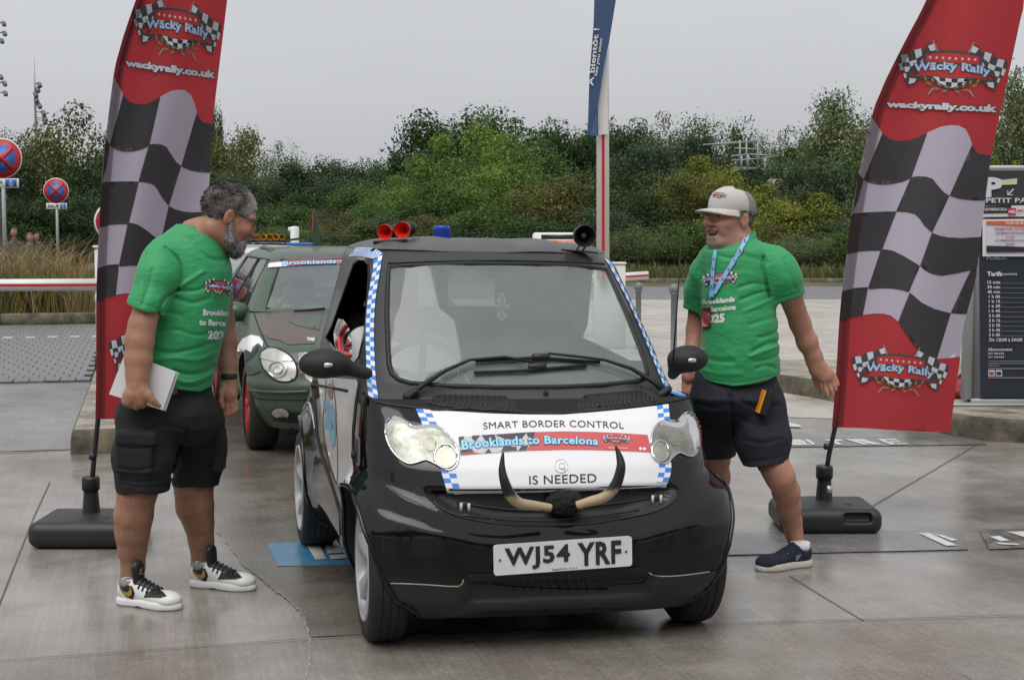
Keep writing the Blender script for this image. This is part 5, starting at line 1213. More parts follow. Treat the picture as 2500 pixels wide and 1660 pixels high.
# legs
f.chain([B(700, 330, 6.26), B(670, 640, 6.22), B(650, 730, 6.21), B(632, 850, 6.22), B(624, 950, 6.235), B(625, 1050, 6.25), B(630, 1150, 6.262), B(620, 1215, 6.265), B(608, 1290, 6.27)], [.10, .085, .074, .0755, .066, .054, .044, .039, .040], .03)
f.chain([B(985, 330, 6.50), B(985, 620, 6.52), B(980, 700, 6.52), B(988, 800, 6.53), B(1012, 900, 6.54), B(1024, 1000, 6.55), B(1032, 1080, 6.56), B(1028, 1140, 6.565), B(1015, 1200, 6.57)], [.10, .085, .077, .077, .060, .050, .043, .039, .040], .03)
def colL(V):
    C = skin_cols(V, 2, np.array([.37, .19, .125])); hfL.tint(V, C)
    leg = np.clip((.62 - V[:, 2]) / .1, 0, 1)[:, None]; C = C * (1 - leg * .12 * (1 + vnoise(V * np.array([1, 1, .35]), 160, 5))[:, None]); return C
persons_mesh(manL, 'body', f, .004, skinm, None, colL)
# shirt
def below(f, p, q, d, dep):            # cut away everything under the hem p-q
    p, q = Vector(p), Vector(q); t = (q - p).normalized(); n = Vector((t.z, 0, -t.x)); n = n if n.z < 0 else -n; R = Matrix((t, Vector((0, 1, 0)), t.cross(Vector((0, 1, 0))))).transposed()
    f.box((p + q) / 2 + n * .15, (.5, dep, .3), .004, R, .002, True)
fs = Field(); fs.chain([A(470, 545, 6.26), A(448, 600, 6.22), A(420, 690, 6.17), A(366, 845, 6.12), A(350, 900, 6.11)], [.066, .073, .075, .068, .066], .05); below(fs, A(285, 838, 6.12), A(437, 893, 6.12), 6.12, .6)
f0 = len(fs.P); fs.chain([A(715, 580, 6.48), A(745, 760, 6.58), A(765, 860, 6.62)], [.07, .070, .062], .05)
fs.loft(rowz(rowsL, 6.36, cvA), .045)
fs.cone(A(650, 395, 6.36), A(645, 440, 6.36), .085, .115, .04)
foldsL = [([cvA(p) for p in q], w, a) for q, w, a in (
    ([(470, 520), (540, 590), (560, 680), (545, 750)], 7, .010), ([(550, 740), (610, 700), (680, 655)], 8, -.006), ([(545, 760), (640, 760), (740, 720)], 7, .006), ([(520, 800), (620, 830), (720, 800)], 9, .005), ([(430, 890), (470, 800), (545, 750)], 6, .010),
    ([(400, 1000), (520, 980), (640, 1010), (720, 1000)], 8, .004), ([(395, 1090), (500, 1110), (620, 1090), (740, 1050)], 8, .005), ([(400, 1150), (520, 1140), (650, 1150), (750, 1110)], 9, -.005), ([(520, 1210), (600, 1230), (690, 1215), (740, 1180)], 7, .008), ([(510, 1250), (580, 1275), (660, 1265), (735, 1225)], 7, -.006), ([(560, 1295), (640, 1300), (720, 1262)], 5, .006),
    ([(385, 520), (350, 640), (330, 780)], 9, -.005), ([(400, 640), (370, 760), (340, 840)], 8, .005), ([(620, 480), (680, 560), (760, 590), (820, 570)], 8, .004), ([(700, 430), (760, 520), (775, 545)], 4, .004), ([(300, 815), (435, 868)], 2.5, .003), ([(390, 900), (480, 880), (560, 900)], 9, .004))]
hemL = [cvA(p) for p in [(150, 1240), (250, 1262), (400, 1285), (520, 1308), (590, 1325), (650, 1338), (700, 1312), (745, 1262), (850, 1240)]]
hx = np.array([px(u, v, 6.2).x for u, v in hemL]); hz = np.array([px(u, v, 6.2).z for u, v in hemL])
pL = fold_post(foldsL, .002, 11, 5)
def postL(X, d):
    d = pL(X, d); zh = np.interp(X[:, 0], hx, hz); d = np.maximum(d, zh - X[:, 2])
    # neck opening
    c = np.array(A(690, 440, 6.36)); q = X - c; r = np.sqrt((q[:, 0] * .95 + q[:, 2] * .3) ** 2 + (q[:, 1]) ** 2); rim = A(610, 372, 6.36).z - .55 * np.maximum(X[:, 0] - A(610, 372, 6.36).x, 0) - .02
    return np.maximum(d, np.where(np.abs(q[:, 2]) < .25, X[:, 2] - rim - .01, -1))
shirtL = persons_mesh(manL, 'shirt', fs, .004, tee, postL, None, 2)
MB().tube([p - manL.location for p in [A(*q) for q in spline([(622, 398, 6.275), (634, 428, 6.26), (680, 490, 6.255), (730, 530, 6.26), (775, 528, 6.30)], 5)]], .008, 6).out('collar', tee, shirtL)
# shorts
shm = mat('black cotton twill', (.010, .010, .011), .85, var=.15, vscale=10, bump=.12, bscale=700)
fo = Field(); fo.loft(rowz([(60, 590, 1065, .15, 0), (150, 575, 1085, .16, 0), (250, 541, 1122, .19, 0), (330, 548, 1128, .18, 0), (400, 600, 1085, .13, 0), (440, 680, 1030, .08, 0)], 6.36, cvB), .06)
fo.chain([B(712, 300, 6.25), B(690, 520, 6.22), B(684, 720, 6.21)], [.130, .122, .106], .04); fo.chain([B(990, 300, 6.48), B(1000, 480, 6.51), B(990, 690, 6.52)], [.125, .120, .100], .04)
fo.box(B(640, 480, 6.105), (.15, .04, .18), .012, Matrix.Rotation(.05, 4, 'Y'), .012); fo.box(B(650, 405, 6.095), (.165, .035, .05), .006, Matrix.Rotation(.05, 4, 'Y'), .008); fo.box(B(1125, 470, 6.46), (.05, .12, .18), .015, None, .015)
fB = [([cvB(p) for p in q], w, a) for q, w, a in (([(545, 575), (640, 590), (760, 570)], 6, .005), ([(560, 640), (680, 655), (800, 640)], 6, .004), ([(940, 360), (900, 480), (860, 620)], 8, .012), ([(700, 360), (820, 330), (960, 365)], 7, .004), ([(545, 660), (690, 688), (830, 680)], 2.5, .004), ([(870, 560), (980, 590), (1100, 560)], 7, .004), ([(550, 452), (650, 462), (765, 446)], 3, .006))]
pB = fold_post(fB, .004, 12, 8); z1, z2 = B(690, 706, 6.21).z, B(990, 668, 6.52).z
shortsL = persons_mesh(manL, 'shorts', fo, .005, shm, lambda X, d: np.maximum(pB(X, d), np.where(X[:, 1] < 6.375, z1, z2) + .004 * np.sin(X[:, 0] * 40) - X[:, 2]), None, 1)
# hair and beard
def hair_field(hf, M, grow, cut, noise=.006, seed=3):
    f = Field(); R = M.to_3x3(); sc = R.col[0].length; Rn = Matrix([c / sc for c in R.transposed()]).transposed()
    f.ell(M @ Vector((0, -.016, .036)), [(.076 + grow) * sc, (.098 + grow) * sc, (.086 + grow) * sc], .01, Rn.to_4x4())
    def post(X, d):
        L = hf.loc(X); d = d - noise * vnoise(L * np.array([1, .6, 1]), 55, seed) - noise * .6 * vnoise(L, 130, seed + 1); return np.maximum(d, cut(L) * sc)
    return f, post
greyw = lambda L: np.clip((L[:, 1] - .012) / .05, 0, 1) * .8 + np.clip((.02 - L[:, 2]) / .05, 0, 1) * .35 + .1
def cutL(L):
    x, y, z = L[:, 0], L[:, 1], L[:, 2]; line = np.interp(y, [-.12, -.06, -.03, .0, .03, .055, .065, .12], [-.062, -.062, -.015, .018, .012, .03, .060, .066]); return np.maximum(line - z, y - .098)
fh_, ph_ = hair_field(hfL, HML, .008, cutL, .002)
hg = lambda V: (lambda L: (np.array([.045, .039, .036]) * (1 - np.clip(greyw(L) + .28 * vnoise(L, 60, 2), 0, 1))[:, None] + np.array([.34, .32, .31]) * np.clip(greyw(L) + .28 * vnoise(L, 60, 2), 0, 1)[:, None]))(hfL.loc(V))
persons_mesh(manL, 'hair', fh_, .0035, hairm, ph_, hg, 1)
strands(manL, 'hair_strands', hfL, 2600, lambda p: cutL(np.array([p]))[0] < -.004, lambda p: .014 + .010 * (p[2] > .08), lambda p: hg(np.array([HML @ Vector(p)]))[0] * .95, hairm, 4, lambda p: np.array([.12 * np.sign(p[0]), -.75, -.35 if p[2] < .08 else .0]))
fb_ = Field(); fb_.M = Matrix.Identity(4)
for q in (-1, 1):
    for a_, b_, r1, r2 in (((q * .070, .004, -.025), (q * .057, .030, -.078), .010, .021), ((q * .055, .030, -.078), (q * .030, .072, -.098), .023, .027), ((q * .03, .092, -.046), (q * .038, .078, -.078), .010, .016), ((q * .006, .101, -.043), (q * .03, .092, -.047), .009, .009)): fb_.cone(HML @ Vector(a_), HML @ Vector(b_), r1 * SH * .85, r2 * SH * .85, .012)
fb_.cone(HML @ Vector((-.03, .072, -.100)), HML @ Vector((.03, .072, -.100)),   .026 * SH, .026 * SH, .015); fb_.cone(HML @ Vector((0, .076, -.102)), HML @ Vector((0, .076, -.112)), .026 * SH, .018 * SH, .015)
def bcol(V):
    L = hfL.loc(V); g = np.clip(.62 + (L[:, 2] + .10) * 6 - np.clip((-.105 - L[:, 2]) * 12, 0, .5) + .45 * vnoise(L, 140, 9), 0, 1)[:, None]; return np.array([.035, .032, .032]) * (1 - g) + np.array([.27, .255, .25]) * g
brd_o = persons_mesh(manL, 'beard', fb_, .0035, hairm, lambda X, d: d - .004 * vnoise(hfL.loc(X), 170, 1) - .0035 * vnoise(hfL.loc(X), 75, 2), bcol, 1)
def fur(root, name, src, n, L, flow, cf, seed, w=.0016):      # short hair over a built surface
    r = np.random.default_rng(seed); me = src.data; k = r.integers(0, len(me.polygons), n); V, Fc, C = [], [], []
    for i in k:
        p = me.polygons[int(i)]; c, nn = p.center.copy(), p.normal; t = (nn * .55 + Vector(flow) + Vector(r.normal(size=3)) * .25).normalized(); s_ = t.cross(nn).normalized() * w; l_ = L * r.uniform(.5, 1.3); b = len(V)
        V += [c - s_, c + s_, c + t * l_]; Fc.append((b, b + 1, b + 2)); C += [cf(c) * r.uniform(.6, 1.5)] * 3
    return mk(name, V, Fc, hairm, root, smooth=False, cols=np.array(C))
fur(manL, 'beard_hair', brd_o, 3500, .012, HML.to_3x3() @ Vector((0, .25, -.6)), lambda c: bcol(np.array([c + manL.location]))[0], 8)
# glasses
gl = empty('glasses'); gl.parent = manL; frm = mat('dark spectacle frame', (.012, .012, .012), .35)
for q in (-1, 1):
    P = [HML @ Vector(p) for p in ((q * .082, -.02, .016), (q * .080, .02, .020), (q * .066, .085, .018), (q * .060, .104, .016))]; MB().tube([p - manL.location for p in P], .0026, 6).out('temple_arm', frm, gl)
    ring = [HML @ Vector((q * .033 + .027 * math.cos(k) * 1.0, .112 - .10 * abs(q * .033 + .027 * math.cos(k)) ** 1.3, .006 + .019 * math.sin(k))) for k in np.linspace(0, 2 * pi, 22)]
    rm = MB().tube([p - manL.location for p in ring], .0022, 6, cap=False).out('rim', frm, gl); mk('spectacle_lens', [p - manL.location for p in ring[:-1]], [tuple(range(21))], glass('spectacle glass', (.92, .95, .94), .04), rm, smooth=False)
MB().tube([HML @ Vector(p) - manL.location for p in ((-.008, .112, .012), (0, .115, .014), (.008, .112, .012))], .002, 5).out('bridge', frm, gl)
# watch
wp = [A(825, 1240, 6.53), A(824, 1262, 6.53)]; MB().lathe([(.036, -.012), (.0385, -.010), (.0385, .010), (.036, .012)], wp[0] - manL.location, (wp[1] - wp[0]), 22).out('watch_strap', mat('dark green strap', (.02, .035, .02), .6), manL)
# shoes
wleather = mat('white shoe leather', (.68, .68, .67), .45, var=.05, vscale=20); bleather = mat('black shoe leather', (.014, .014, .015), .45); gold = mat('gold shoe leather', (.45, .26, .06), .4, metal=.3)
for hl, tq, pol in ((mh, mt, 'near'), (fh, ft, 'far')):
    sh, up, so, Ms = sneaker(manL, hl, tq, wleather, .315, .108, mats=(mat('white shoe rubber', (.66, .66, .64), .55), mat('black outsole', (.012, .012, .012), .7)))
    sk = Skin([up]); K = (lambda q: [cvB(p) for p in q]) if pol == 'near' else (lambda q: [cvB((p[0] * 1.0 + (965 - 545) * 1.0 + (p[0] - 545) * .06, p[1] * 1.0 - 100 + (p[0] - 545) * -.03)) for p in q])
    def put(nm, q, m, off=.0022): V, Fc = sk.lay(K(q), off, 5, guess=hl.y); return mk(nm, to_local(manL, V), Fc, m, up)
    put('toe_cap', [(690, 1325), (712, 1290), (760, 1275), (800, 1290), (825, 1318), (790, 1328), (740, 1326)], bleather); put('side_panel', [(556, 1262), (600, 1252), (625, 1262), (640, 1300), (628, 1335), (590, 1318), (562, 1290)], bleather)
    put('curved_stripe', [(550, 1262), (575, 1288), (600, 1296), (612, 1280), (608, 1262), (622, 1280), (624, 1306), (606, 1320), (580, 1306), (560, 1285)], gold, .0035)
    g = Field(); g.M = Ms; g.cone((0, .108, .085), (0, .102, .152), .032, .036, .01, sq=((0, 1, 0), 1.8)); g.cone((0, .108, .092), (0, .185, .074), .030, .024, .01, sq=((0, -.3, 1), 1.6)); V, Q = g.mesh(.004); tg = mk('tongue', to_local(manL, V), Q, bleather, sh)
    for i in range(5):
        y = .128 + .020 * i; z = .104 - .0075 * i; P = [Ms @ Vector(p) for p in ((-.038, y + .004, z - .026), (-.018, y, z + .004), (.018, y + .006, z + .004), (.038, y + .002, z - .026))]; MB().tube([p - manL.location for p in P], .0042, 5).out('lace', bleather, sh)
    t0 = Skin([tg]); c = cvB((672, 1175)) if pol == 'near' else cvB((1120, 1085))
    if pol == 'near':
        for q in ([(-1.5, -10), (1.5, -10), (2, 2), (-2, 2)], [(-2, 0), (8, 8), (6, 10), (-3, 3)], [(1, 0), (-7, 9), (-5, 10), (3, 3)], [(-1, -7), (6, -12), (7, -11), (0, -5)], [(1, -7), (-5, -4), (-5, -3), (0, -5)]):
            mk('tongue_mark', to_local(manL, [t0.near(c[0] + x * .8, c[1] + y * .8, .002) for x, y in q]), [(0, 1, 2, 3)], gold, tg, smooth=False)
    MB().lathe([(.045, 0), (.047, .012), (.045, .03), (.04, .03)], Ms @ Vector((0, .062, .075)) - manL.location, None, 18).out('sock', mat('grey sock', (.2, .2, .21), .9), sh)
SK_SHIRT_L = Skin([shirtL])
# ---- papers
pp = [Pp(x, y, 6.105) for x, y in ((590, 170), (1562, 535), (1312, 1262), (283, 960))]; pap = empty('paper_stack', pp[3], 0, 'folded white sheets held against the thigh by the bearded man', 'papers')
nb = Vector((.0, 1, .05)).normalized(); mb = MB(); V = [p - pap.location for p in pp]
mb.add(V + [v + nb * .009 for v in V], [(3, 2, 1, 0), (4, 5, 6, 7), (0, 1, 5, 4), (1, 2, 6, 5), (2, 3, 7, 6), (3, 0, 4, 7)]); mb.out('sheet', mat('white paper', (.74, .74, .78), .8), pap, smooth=False)
for i in (1, 2): mb = MB(); Vq = [v + nb * (.0095 * 1) + Vector((.004 * i, .0035 * i, -.003 * i)) for v in V]; mb.add(Vq + [v + nb * .003 for v in Vq], [(3, 2, 1, 0), (4, 5, 6, 7), (0, 1, 5, 4), (1, 2, 6, 5), (2, 3, 7, 6), (3, 0, 4, 7)]); mb.out('sheet', MATS['white paper'], pap, smooth=False)

# ---------------------------------------------------------------- man walking at the right flag
cvC = lambda p: (1560 + p[0] / 2.8, 560 + p[1] / 2.8); cvD = lambda p: (1640 + p[0] / 2.8, 860 + p[1] / 2.8); cvE = lambda p: (1680 + p[0] / 8, 430 + p[1] / 8); cvF = lambda p: (1960 + p[0] / 8.714, 820 + p[1] / 8.714)
Cc = lambda x, y, d: px(*cvC((x, y)), d); Dd = lambda x, y, d: px(*cvD((x, y)), d); Ee = lambda x, y, d: px(*cvE((x, y)), d); Ff = lambda x, y, d: px(*cvF((x, y)), d)
manR = empty('person', (1.0, 6.85, 0), 0, 'laughing man in grey cap, green shirt, navy shorts and lanyard striding past the car', 'person')
psi = 1.0; fw = Vector((-math.sin(psi), -math.cos(psi), .02)); SR = 1.08; HM0 = frame((0, 0, 0), fw, (.04, 0, 1), SR); ear = Ee(1105, 865, 6.74); HMR = Matrix.Translation(ear - (HM0 @ Vector((-.079, -.014, -.006)))) @ HM0
f = Field(); hfR = HeadF(f, HMR, smile=1, jaw=1.02); f.M = Matrix.Identity(4)
nk0 = HMR @ Vector((0, -.03, -.07)); nk1 = Cc(640, 110, 6.82); f.cone(nk0, nk1, .068, .080, .03); f.cone(nk1, Cc(650, 200, 6.82), .085, .13, .05); f.cone(HMR @ Vector((0, .03, -.10)), nk1, .045, .06, .03)
rowsR = [(62, 610, 752, .08, 0), (88, 575, 825, .10, 0), (110, 545, 885, .115, 0), (135, 515, 930, .13, 0), (170, 478, 958, .145, 0), (220, 450, 966, .155, 0), (300, 436, 950, .165, 0), (380, 430, 925, .17, 0), (460, 434, 915, .175, 0), (540, 440, 925, .18, 0), (620, 440, 945, .19, 0), (700, 434, 948, .195, 0), (800, 424, 953, .20, 0), (900, 406, 957, .20, 0), (1000, 400, 960, .195, 0), (1080, 405, 955, .19, 0)]
f.loft([(z, cx, cy, rx * .86, ry * .84) for z, cx, cy, rx, ry in rowz(rowsR, 6.82, cvC)], .03)
f.loft([(z, cx, cy, rx * .84, ry * .82) for z, cx, cy, rx, ry in rowz([(180, 140, 725, .17, 0), (300, 130, 720, .17, 0), (400, 150, 715, .16, 0)], 6.82, cvD)], .03)
f.chain([Cc(950, 260, 6.76), Cc(1030, 440, 6.78), Cc(1100, 640, 6.86), Cc(1150, 770, 6.88), Cc(1195, 870, 6.89), Cc(1218, 920, 6.89)], [.066, .053, .046, .046, .037, .033], .02)
wr = Ff(240, 560, 6.89); f.cone(wr, Ff(330, 700, 6.89), .036, .040, .015, sq=((0, 1, 0), 1.3)); f.cone(Ff(330, 700, 6.89), Ff(480, 850, 6.885), .040, .040, .015, sq=((0, 1, 0), 1.5))
for pts, r in (([(430, 870), (470, 1030), (500, 1170), (535, 1270)], .0098), ([(510, 860), (560, 1010), (600, 1140), (640, 1235)], .0102), ([(585, 820), (640, 960), (680, 1070), (710, 1145)], .0102), ([(640, 800), (695, 900), (730, 985), (752, 1045)], .009)):
    f.chain([Ff(x, y, 6.885 - .004 * i) for i, (x, y) in enumerate(pts)], [r * 1.2, r, r * .92, r * .75], .004)
f.chain([Ff(280, 740, 6.90), Ff(270, 900, 6.92), Ff(310, 1030, 6.925), Ff(360, 1110, 6.92)], [.024, .016, .013, .010], .01)
f.chain([Cc(465, 260, 6.92), Cc(418, 480, 6.98), Cc(394, 680, 7.0), Cc(372, 840, 6.96), Cc(350, 960, 6.92)], [.062, .052, .046, .042, .034], .02)
hb = Cc(340, 1010, 6.91); f.cone(Cc(350, 960, 6.92), hb, .032, .034, .012, sq=((0, 1, 0), 1.4))
for i in range(4): f.chain([hb + Vector((-.022 + .015 * i, 0, -.02)), hb + Vector((-.024 + .015 * i, -.01, -.065)), hb + Vector((-.018 + .013 * i, -.016, -.095 + .004 * abs(i - 1.5)))], [.0105, .0095, .008], .004)
f.chain([hb + Vector((.022, -.012, .02)), hb + Vector((.032, -.03, -.02)), hb + Vector((.028, -.035, -.05))], [.016, .012, .009], .008)
f.chain([Dd(600, 380, 6.76), Dd(670, 660, 6.72), Dd(702, 780, 6.70), Dd(742, 850, 6.71), Dd(782, 950, 6.78), Dd(800, 1050, 6.85), Dd(822, 1150, 6.91), Dd(832, 1220, 6.94), Dd(850, 1300, 6.96)], [.095, .074, .060, .061, .058, .050, .041, .037, .038], .03)
f.chain([Dd(290, 400, 6.92), Dd(300, 640, 7.0), Dd(305, 720, 7.03), Dd(305, 850, 7.10), Dd(312, 1000, 7.2), Dd(325, 1130, 7.26), Dd(330, 1180, 7.28)], [.095, .072, .060, .060, .052, .04, .04], .03)
def colR(V):
    C = skin_cols(V, 5, np.array([.46, .225, .155])); hfR.tint(V, C, (.30, .21, .17)); L = hfR.loc(V); w = np.exp(-(((L - np.array([0, .085, -.098])) / np.array([.032, .03, .02])) ** 2).sum(1))[:, None] * .6; return C * (1 - w) + np.array([.46, .42, .39]) * w
persons_mesh(manR, 'body', f, .004, skinm, None, colR)
fs = Field(); fs.chain([Cc(920, 215, 6.78), Cc(950, 265, 6.75), Cc(982, 350, 6.75), Cc(1008, 480, 6.78), Cc(1022, 540, 6.79)], [.066, .072, .078, .072, .070], .05); below(fs, Cc(905, 512, 6.78), Cc(1105, 447, 6.78), 6.78, .6)
fs.chain([Cc(490, 240, 6.88), Cc(462, 300, 6.90), Cc(425, 420, 6.96), Cc(405, 575, 6.99), Cc(400, 620, 7.0)], [.062, .068, .070, .062, .060], .05); below(fs, Cc(365, 562, 6.98), Cc(445, 592, 6.98), 6.98, .5)
fs.loft(rowz(rowsR, 6.82, cvC), .045)
fs.cone(Cc(640, 75, 6.82), Cc(640, 140, 6.82), .105, .135, .05)
foldsR = [([cvC(p) for p in q], w, a) for q, w, a in (
    ([(850, 190), (850, 280), (870, 380), (890, 470)], 7, .012), ([(880, 420), (800, 440), (700, 480)], 7, .006), ([(900, 480), (820, 520), (720, 560)], 8, -.005), ([(870, 380), (780, 370), (680, 400)], 8, .005), ([(940, 600), (860, 620), (760, 650)], 9, .004), ([(950, 690), (900, 720), (820, 740)], 7, .006), ([(955, 770), (880, 780), (780, 830)], 7, .007), ([(950, 800), (870, 830), (760, 870)], 7, -.005), ([(955, 860), (880, 890), (790, 905)], 8, .005), ([(930, 950), (870, 930), (800, 950)], 7, .005),
    ([(450, 300), (480, 420), (470, 520)], 7, .004), ([(430, 860), (520, 900), (640, 905)], 10, .004), ([(440, 960), (540, 985), (700, 990)], 9, -.003), ([(700, 180), (800, 200), (880, 230)], 10, .004), ([(540, 175), (640, 200), (720, 160)], 6, .004), ([(1000, 200), (1030, 300), (1060, 400)], 9, .005), ([(905, 492), (1098, 432)], 2.5, .003), ([(410, 985), (480, 1022), (640, 1050), (760, 1038), (955, 988)], 2.2, .003))]
hemR = [cvC(p) for p in [(300, 960), (400, 985), (440, 1022), (500, 1050), (640, 1072), (760, 1058), (860, 1032), (960, 1005), (1100, 980)]]; hx2 = np.array([px(u, v, 6.65).x for u, v in hemR]); hz2 = np.array([px(u, v, 6.65).z for u, v in hemR]); pR = fold_post(foldsR, .002, 11, 15)
def postR(X, d):
    d = pR(X, d); zh = np.interp(X[:, 0], hx2, hz2); d = np.maximum(d, zh - X[:, 2])
    p0, p1 = Cc(530, 142, 6.7), Cc(748, 42, 6.9); rim = p0.z + (p1.z - p0.z) * np.clip((X[:, 0] - p0.x) / (p1.x - p0.x), -.2, 1.1) + (X[:, 1] - 6.82) * .25 + .02
    return np.maximum(d, X[:, 2] - rim)
shirtR = persons_mesh(manR, 'shirt', fs, .004, tee, postR, None, 2)
navy = mat('navy cotton twill', (.012, .015, .024), .85, var=.15, vscale=10, bump=.12, bscale=700)
fo = Field(); fo.loft(rowz([(120, 175, 705, .15, 0), (200, 150, 722, .165, 0), (300, 128, 735, .195, 0), (380, 150, 728, .17, 0), (450, 210, 690, .12, 0), (500, 290, 620, .07, 0)], 6.82, cvD), .06)
fo.chain([Dd(585, 380, 6.78), Dd(625, 600, 6.74), Dd(640, 770, 6.71)], [.132, .118, .097], .04); fo.chain([Dd(290, 380, 6.92), Dd(292, 560, 6.99), Dd(300, 730, 7.03)], [.125, .108, .092], .04)
pD = fold_post([([cvD(p) for p in q], w, a) for q, w, a in (([(400, 300), (410, 420), (412, 550)], 9, .012), ([(470, 330), (600, 380), (730, 360)], 8, .005), ([(460, 450), (600, 500), (740, 470)], 8, .004), ([(500, 600), (620, 620), (750, 590)], 8, .004), ([(180, 350), (290, 380), (390, 350)], 8, .004), ([(500, 745), (640, 738), (770, 705)], 2.5, .004))], .004, 12, 23)
ha, hb2 = Dd(495, 776, 6.71), Dd(776, 737, 6.71); zl2 = Dd(300, 712, 7.03).z
def postD(X, d):
    d = pD(X, d); k = X[:, 0] > Dd(415, 700, 6.85).x; zh = ha.z + (hb2.z - ha.z) * (X[:, 0] - ha.x) / (hb2.x - ha.x); return np.maximum(d, np.where(k, zh, zl2) - X[:, 2])
shortsR = persons_mesh(manR, 'shorts', fo, .005, navy, postD, None, 1)
# hair at the sides, cap
def cutR(L): x, y, z = L[:, 0], L[:, 1], L[:, 2]; line = np.interp(y, [-.12, -.06, -.03, .0, .03, .04], [-.085, -.085, -.03, .0, -.005, .1]); return np.maximum(np.maximum(line - z, z - .036), y - .045)
fh_, ph_ = hair_field(hfR, HMR, .009, cutR); persons_mesh(manR, 'hair', fh_, .0035, hairm, ph_, lambda V: np.clip(np.array([.12, .11, .105]) * (1 + .8 * vnoise(hfR.loc(V), 70, 3)[:, None]) + np.clip((hfR.loc(V)[:, 1] + .02) * 3, 0, .15)[:, None], .01, 1), 1)
capm = mat('pale grey cap cloth', (.50, .48, .46), .85, var=.04, vscale=8, bump=.1, bscale=500); mesh_m = mat('grey cap netting', (.26, .25, .25), .9, bump=.4, bscale=600)
V, Fc, n = [], [], 40
prof = [(.0, 1.0), (.04, 1.015), (.3, 1.0), (.52, .94), (.7, .84), (.84, .68), (.93, .5), (.99, .26), (1.01, .0)]
for h_, r_ in prof:
    for k in range(n):
        a = 2 * pi * k / n; ca, sa = math.cos(a), math.sin(a); fr = max(0, sa); z = .034 + h_ * (.088 + .012 * fr) - .018 * (sa < 0) * (-sa) * (1 - h_)
        V.append(HMR @ Vector((ca * .084 * r_, -.013 + sa * .109 * r_ * (1 + .02 * fr * h_ * (1 - h_) * 4), z)))
Fc = [(i * n + k, i * n + (k + 1) % n, (i + 1) * n + (k + 1) % n, (i + 1) * n + k) for i in range(len(prof) - 1) for k in range(n)]
fr_f = [q for q in Fc if (HMR.inverted() @ V[q[0]]).y > -.025]; bk_f = [q for q in Fc if (HMR.inverted() @ V[q[0]]).y <= -.025]
capo = empty('cap'); capo.parent = manR; LV = to_local(manR, V); crown = mk('cap_front', LV, fr_f, capm, capo); mk('cap_back', LV, bk_f, mesh_m, capo)
V, Fc = [], []; m_ = 14
for j in range(m_ + 1):
    t = -1 + 2 * j / m_; a = pi / 2 - t * 1.25
    for i in range(6):
        q = i / 5; r0 = Vector((math.cos(a) * .0835, -.014 + math.sin(a) * .107, .040)); ext = .078 * math.cos(t * 1.25) ** .6 if abs(t) < 1 else 0
        V.append(HMR @ (r0 + Vector((t * .006 * q, ext * q, -.010 * q - .020 * t * t * (.2 + .8 * q) + .006 * q * (1 - q)))))
    if j:
        for i in range(5): b = j * 6 + i; Fc.append((b - 6, b - 5, b + 1, b))
nV = len(V); V2 = V + [v - (HMR.to_3x3() @ Vector((0, 0, .0035))) for v in V]; Fc2 = Fc + [tuple(nV + i for i in reversed(q)) for q in Fc] + [(j * 6 + 5, j * 6 + 11, nV + j * 6 + 11, nV + j * 6 + 5) for j in range(m_)]
mk('cap_visor', to_local(manR, V2), Fc2, capm, capo)
MB().lathe([(.008, 0), (.008, .004), (.003, .007), (0, .007)], HMR @ Vector((0, -.014, .124)) - manR.location, None, 10).out('cap_button', capm, capo)
SK_CAP = Skin([crown]); SK_SHIRT_R = Skin([shirtR])
# lanyard and badge
blu = mat('lanyard blue', (.22, .48, .80), .6); lan = empty('lanyard'); lan.parent = manR
for nm, pl, w in (('strap', [(752, 38), (700, 130), (640, 230), (575, 340), (520, 440)], 26), ('strap', [(528, 150), (516, 250), (508, 350), (505, 440)], 22)):
    P = spline(pl, 5); V = []
    for i, (x, y) in enumerate(P):
        a = np.array(P[min(i + 1, len(P) - 1)]) - np.array(P[max(i - 1, 0)]); a = a / np.linalg.norm(a); s_ = np.array([-a[1], a[0]]) * w / 2
        V += [SK_SHIRT_R.near(*cvC((x + s_[0], y + s_[1])), .008, 6.6), SK_SHIRT_R.near(*cvC((x - s_[0], y - s_[1])), .008, 6.6)]
    st = mk(nm, to_local(manR, V), [(2 * i, 2 * i + 1, 2 * i + 3, 2 * i + 2) for i in range(len(P) - 1)], blu, lan)
    for i in range(3, len(P) - 3, 3):
        x, y = P[i]; mk('strap_print', to_local(manR, [SK_SHIRT_R.near(*cvC((x + dx, y + dy)), .010, 6.6) for dx, dy in ((-5, -9), (5, -9), (5, 9), (-5, 9))]), [(0, 1, 2, 3)], mat('strap print', (.35, .08, .22), .6), st, smooth=False)
V, Fc = SK_SHIRT_R.lay([cvC(p) for p in [(492, 430), (522, 430), (520, 462), (494, 462)]], .010, 8, guess=6.6); mk('clip', to_local(manR, V), Fc, blu, lan)
bq = [cvC(p) for p in [(450, 535), (508, 526), (497, 668), (438, 680)]]; P = [SK_SHIRT_R.near(*c, .014, 6.6) for c in bq]; bd = mk('badge', to_local(manR, P + [p + Vector((0, .006, 0)) for p in P]), [(0, 1, 2, 3), (7, 6, 5, 4), (0, 4, 5, 1), (1, 5, 6, 2), (2, 6, 7, 3), (3, 7, 4, 0)], mat('badge red', (.38, .04, .05), .4, var2=(.28, .05, .06), vscale=60), lan, smooth=False)
bl_ = lambda a, b: P[0] * (1 - a) * (1 - b) + P[1] * a * (1 - b) + P[2] * a * b + P[3] * (1 - a) * b
mk('badge_head', to_local(manR, [bl_(a, b) + Vector((0, -.002, 0)) for a, b in ((.03, .02), (.97, .02), (.97, .28), (.03, .28))]), [(0, 1, 2, 3)], ink, bd, smooth=False)
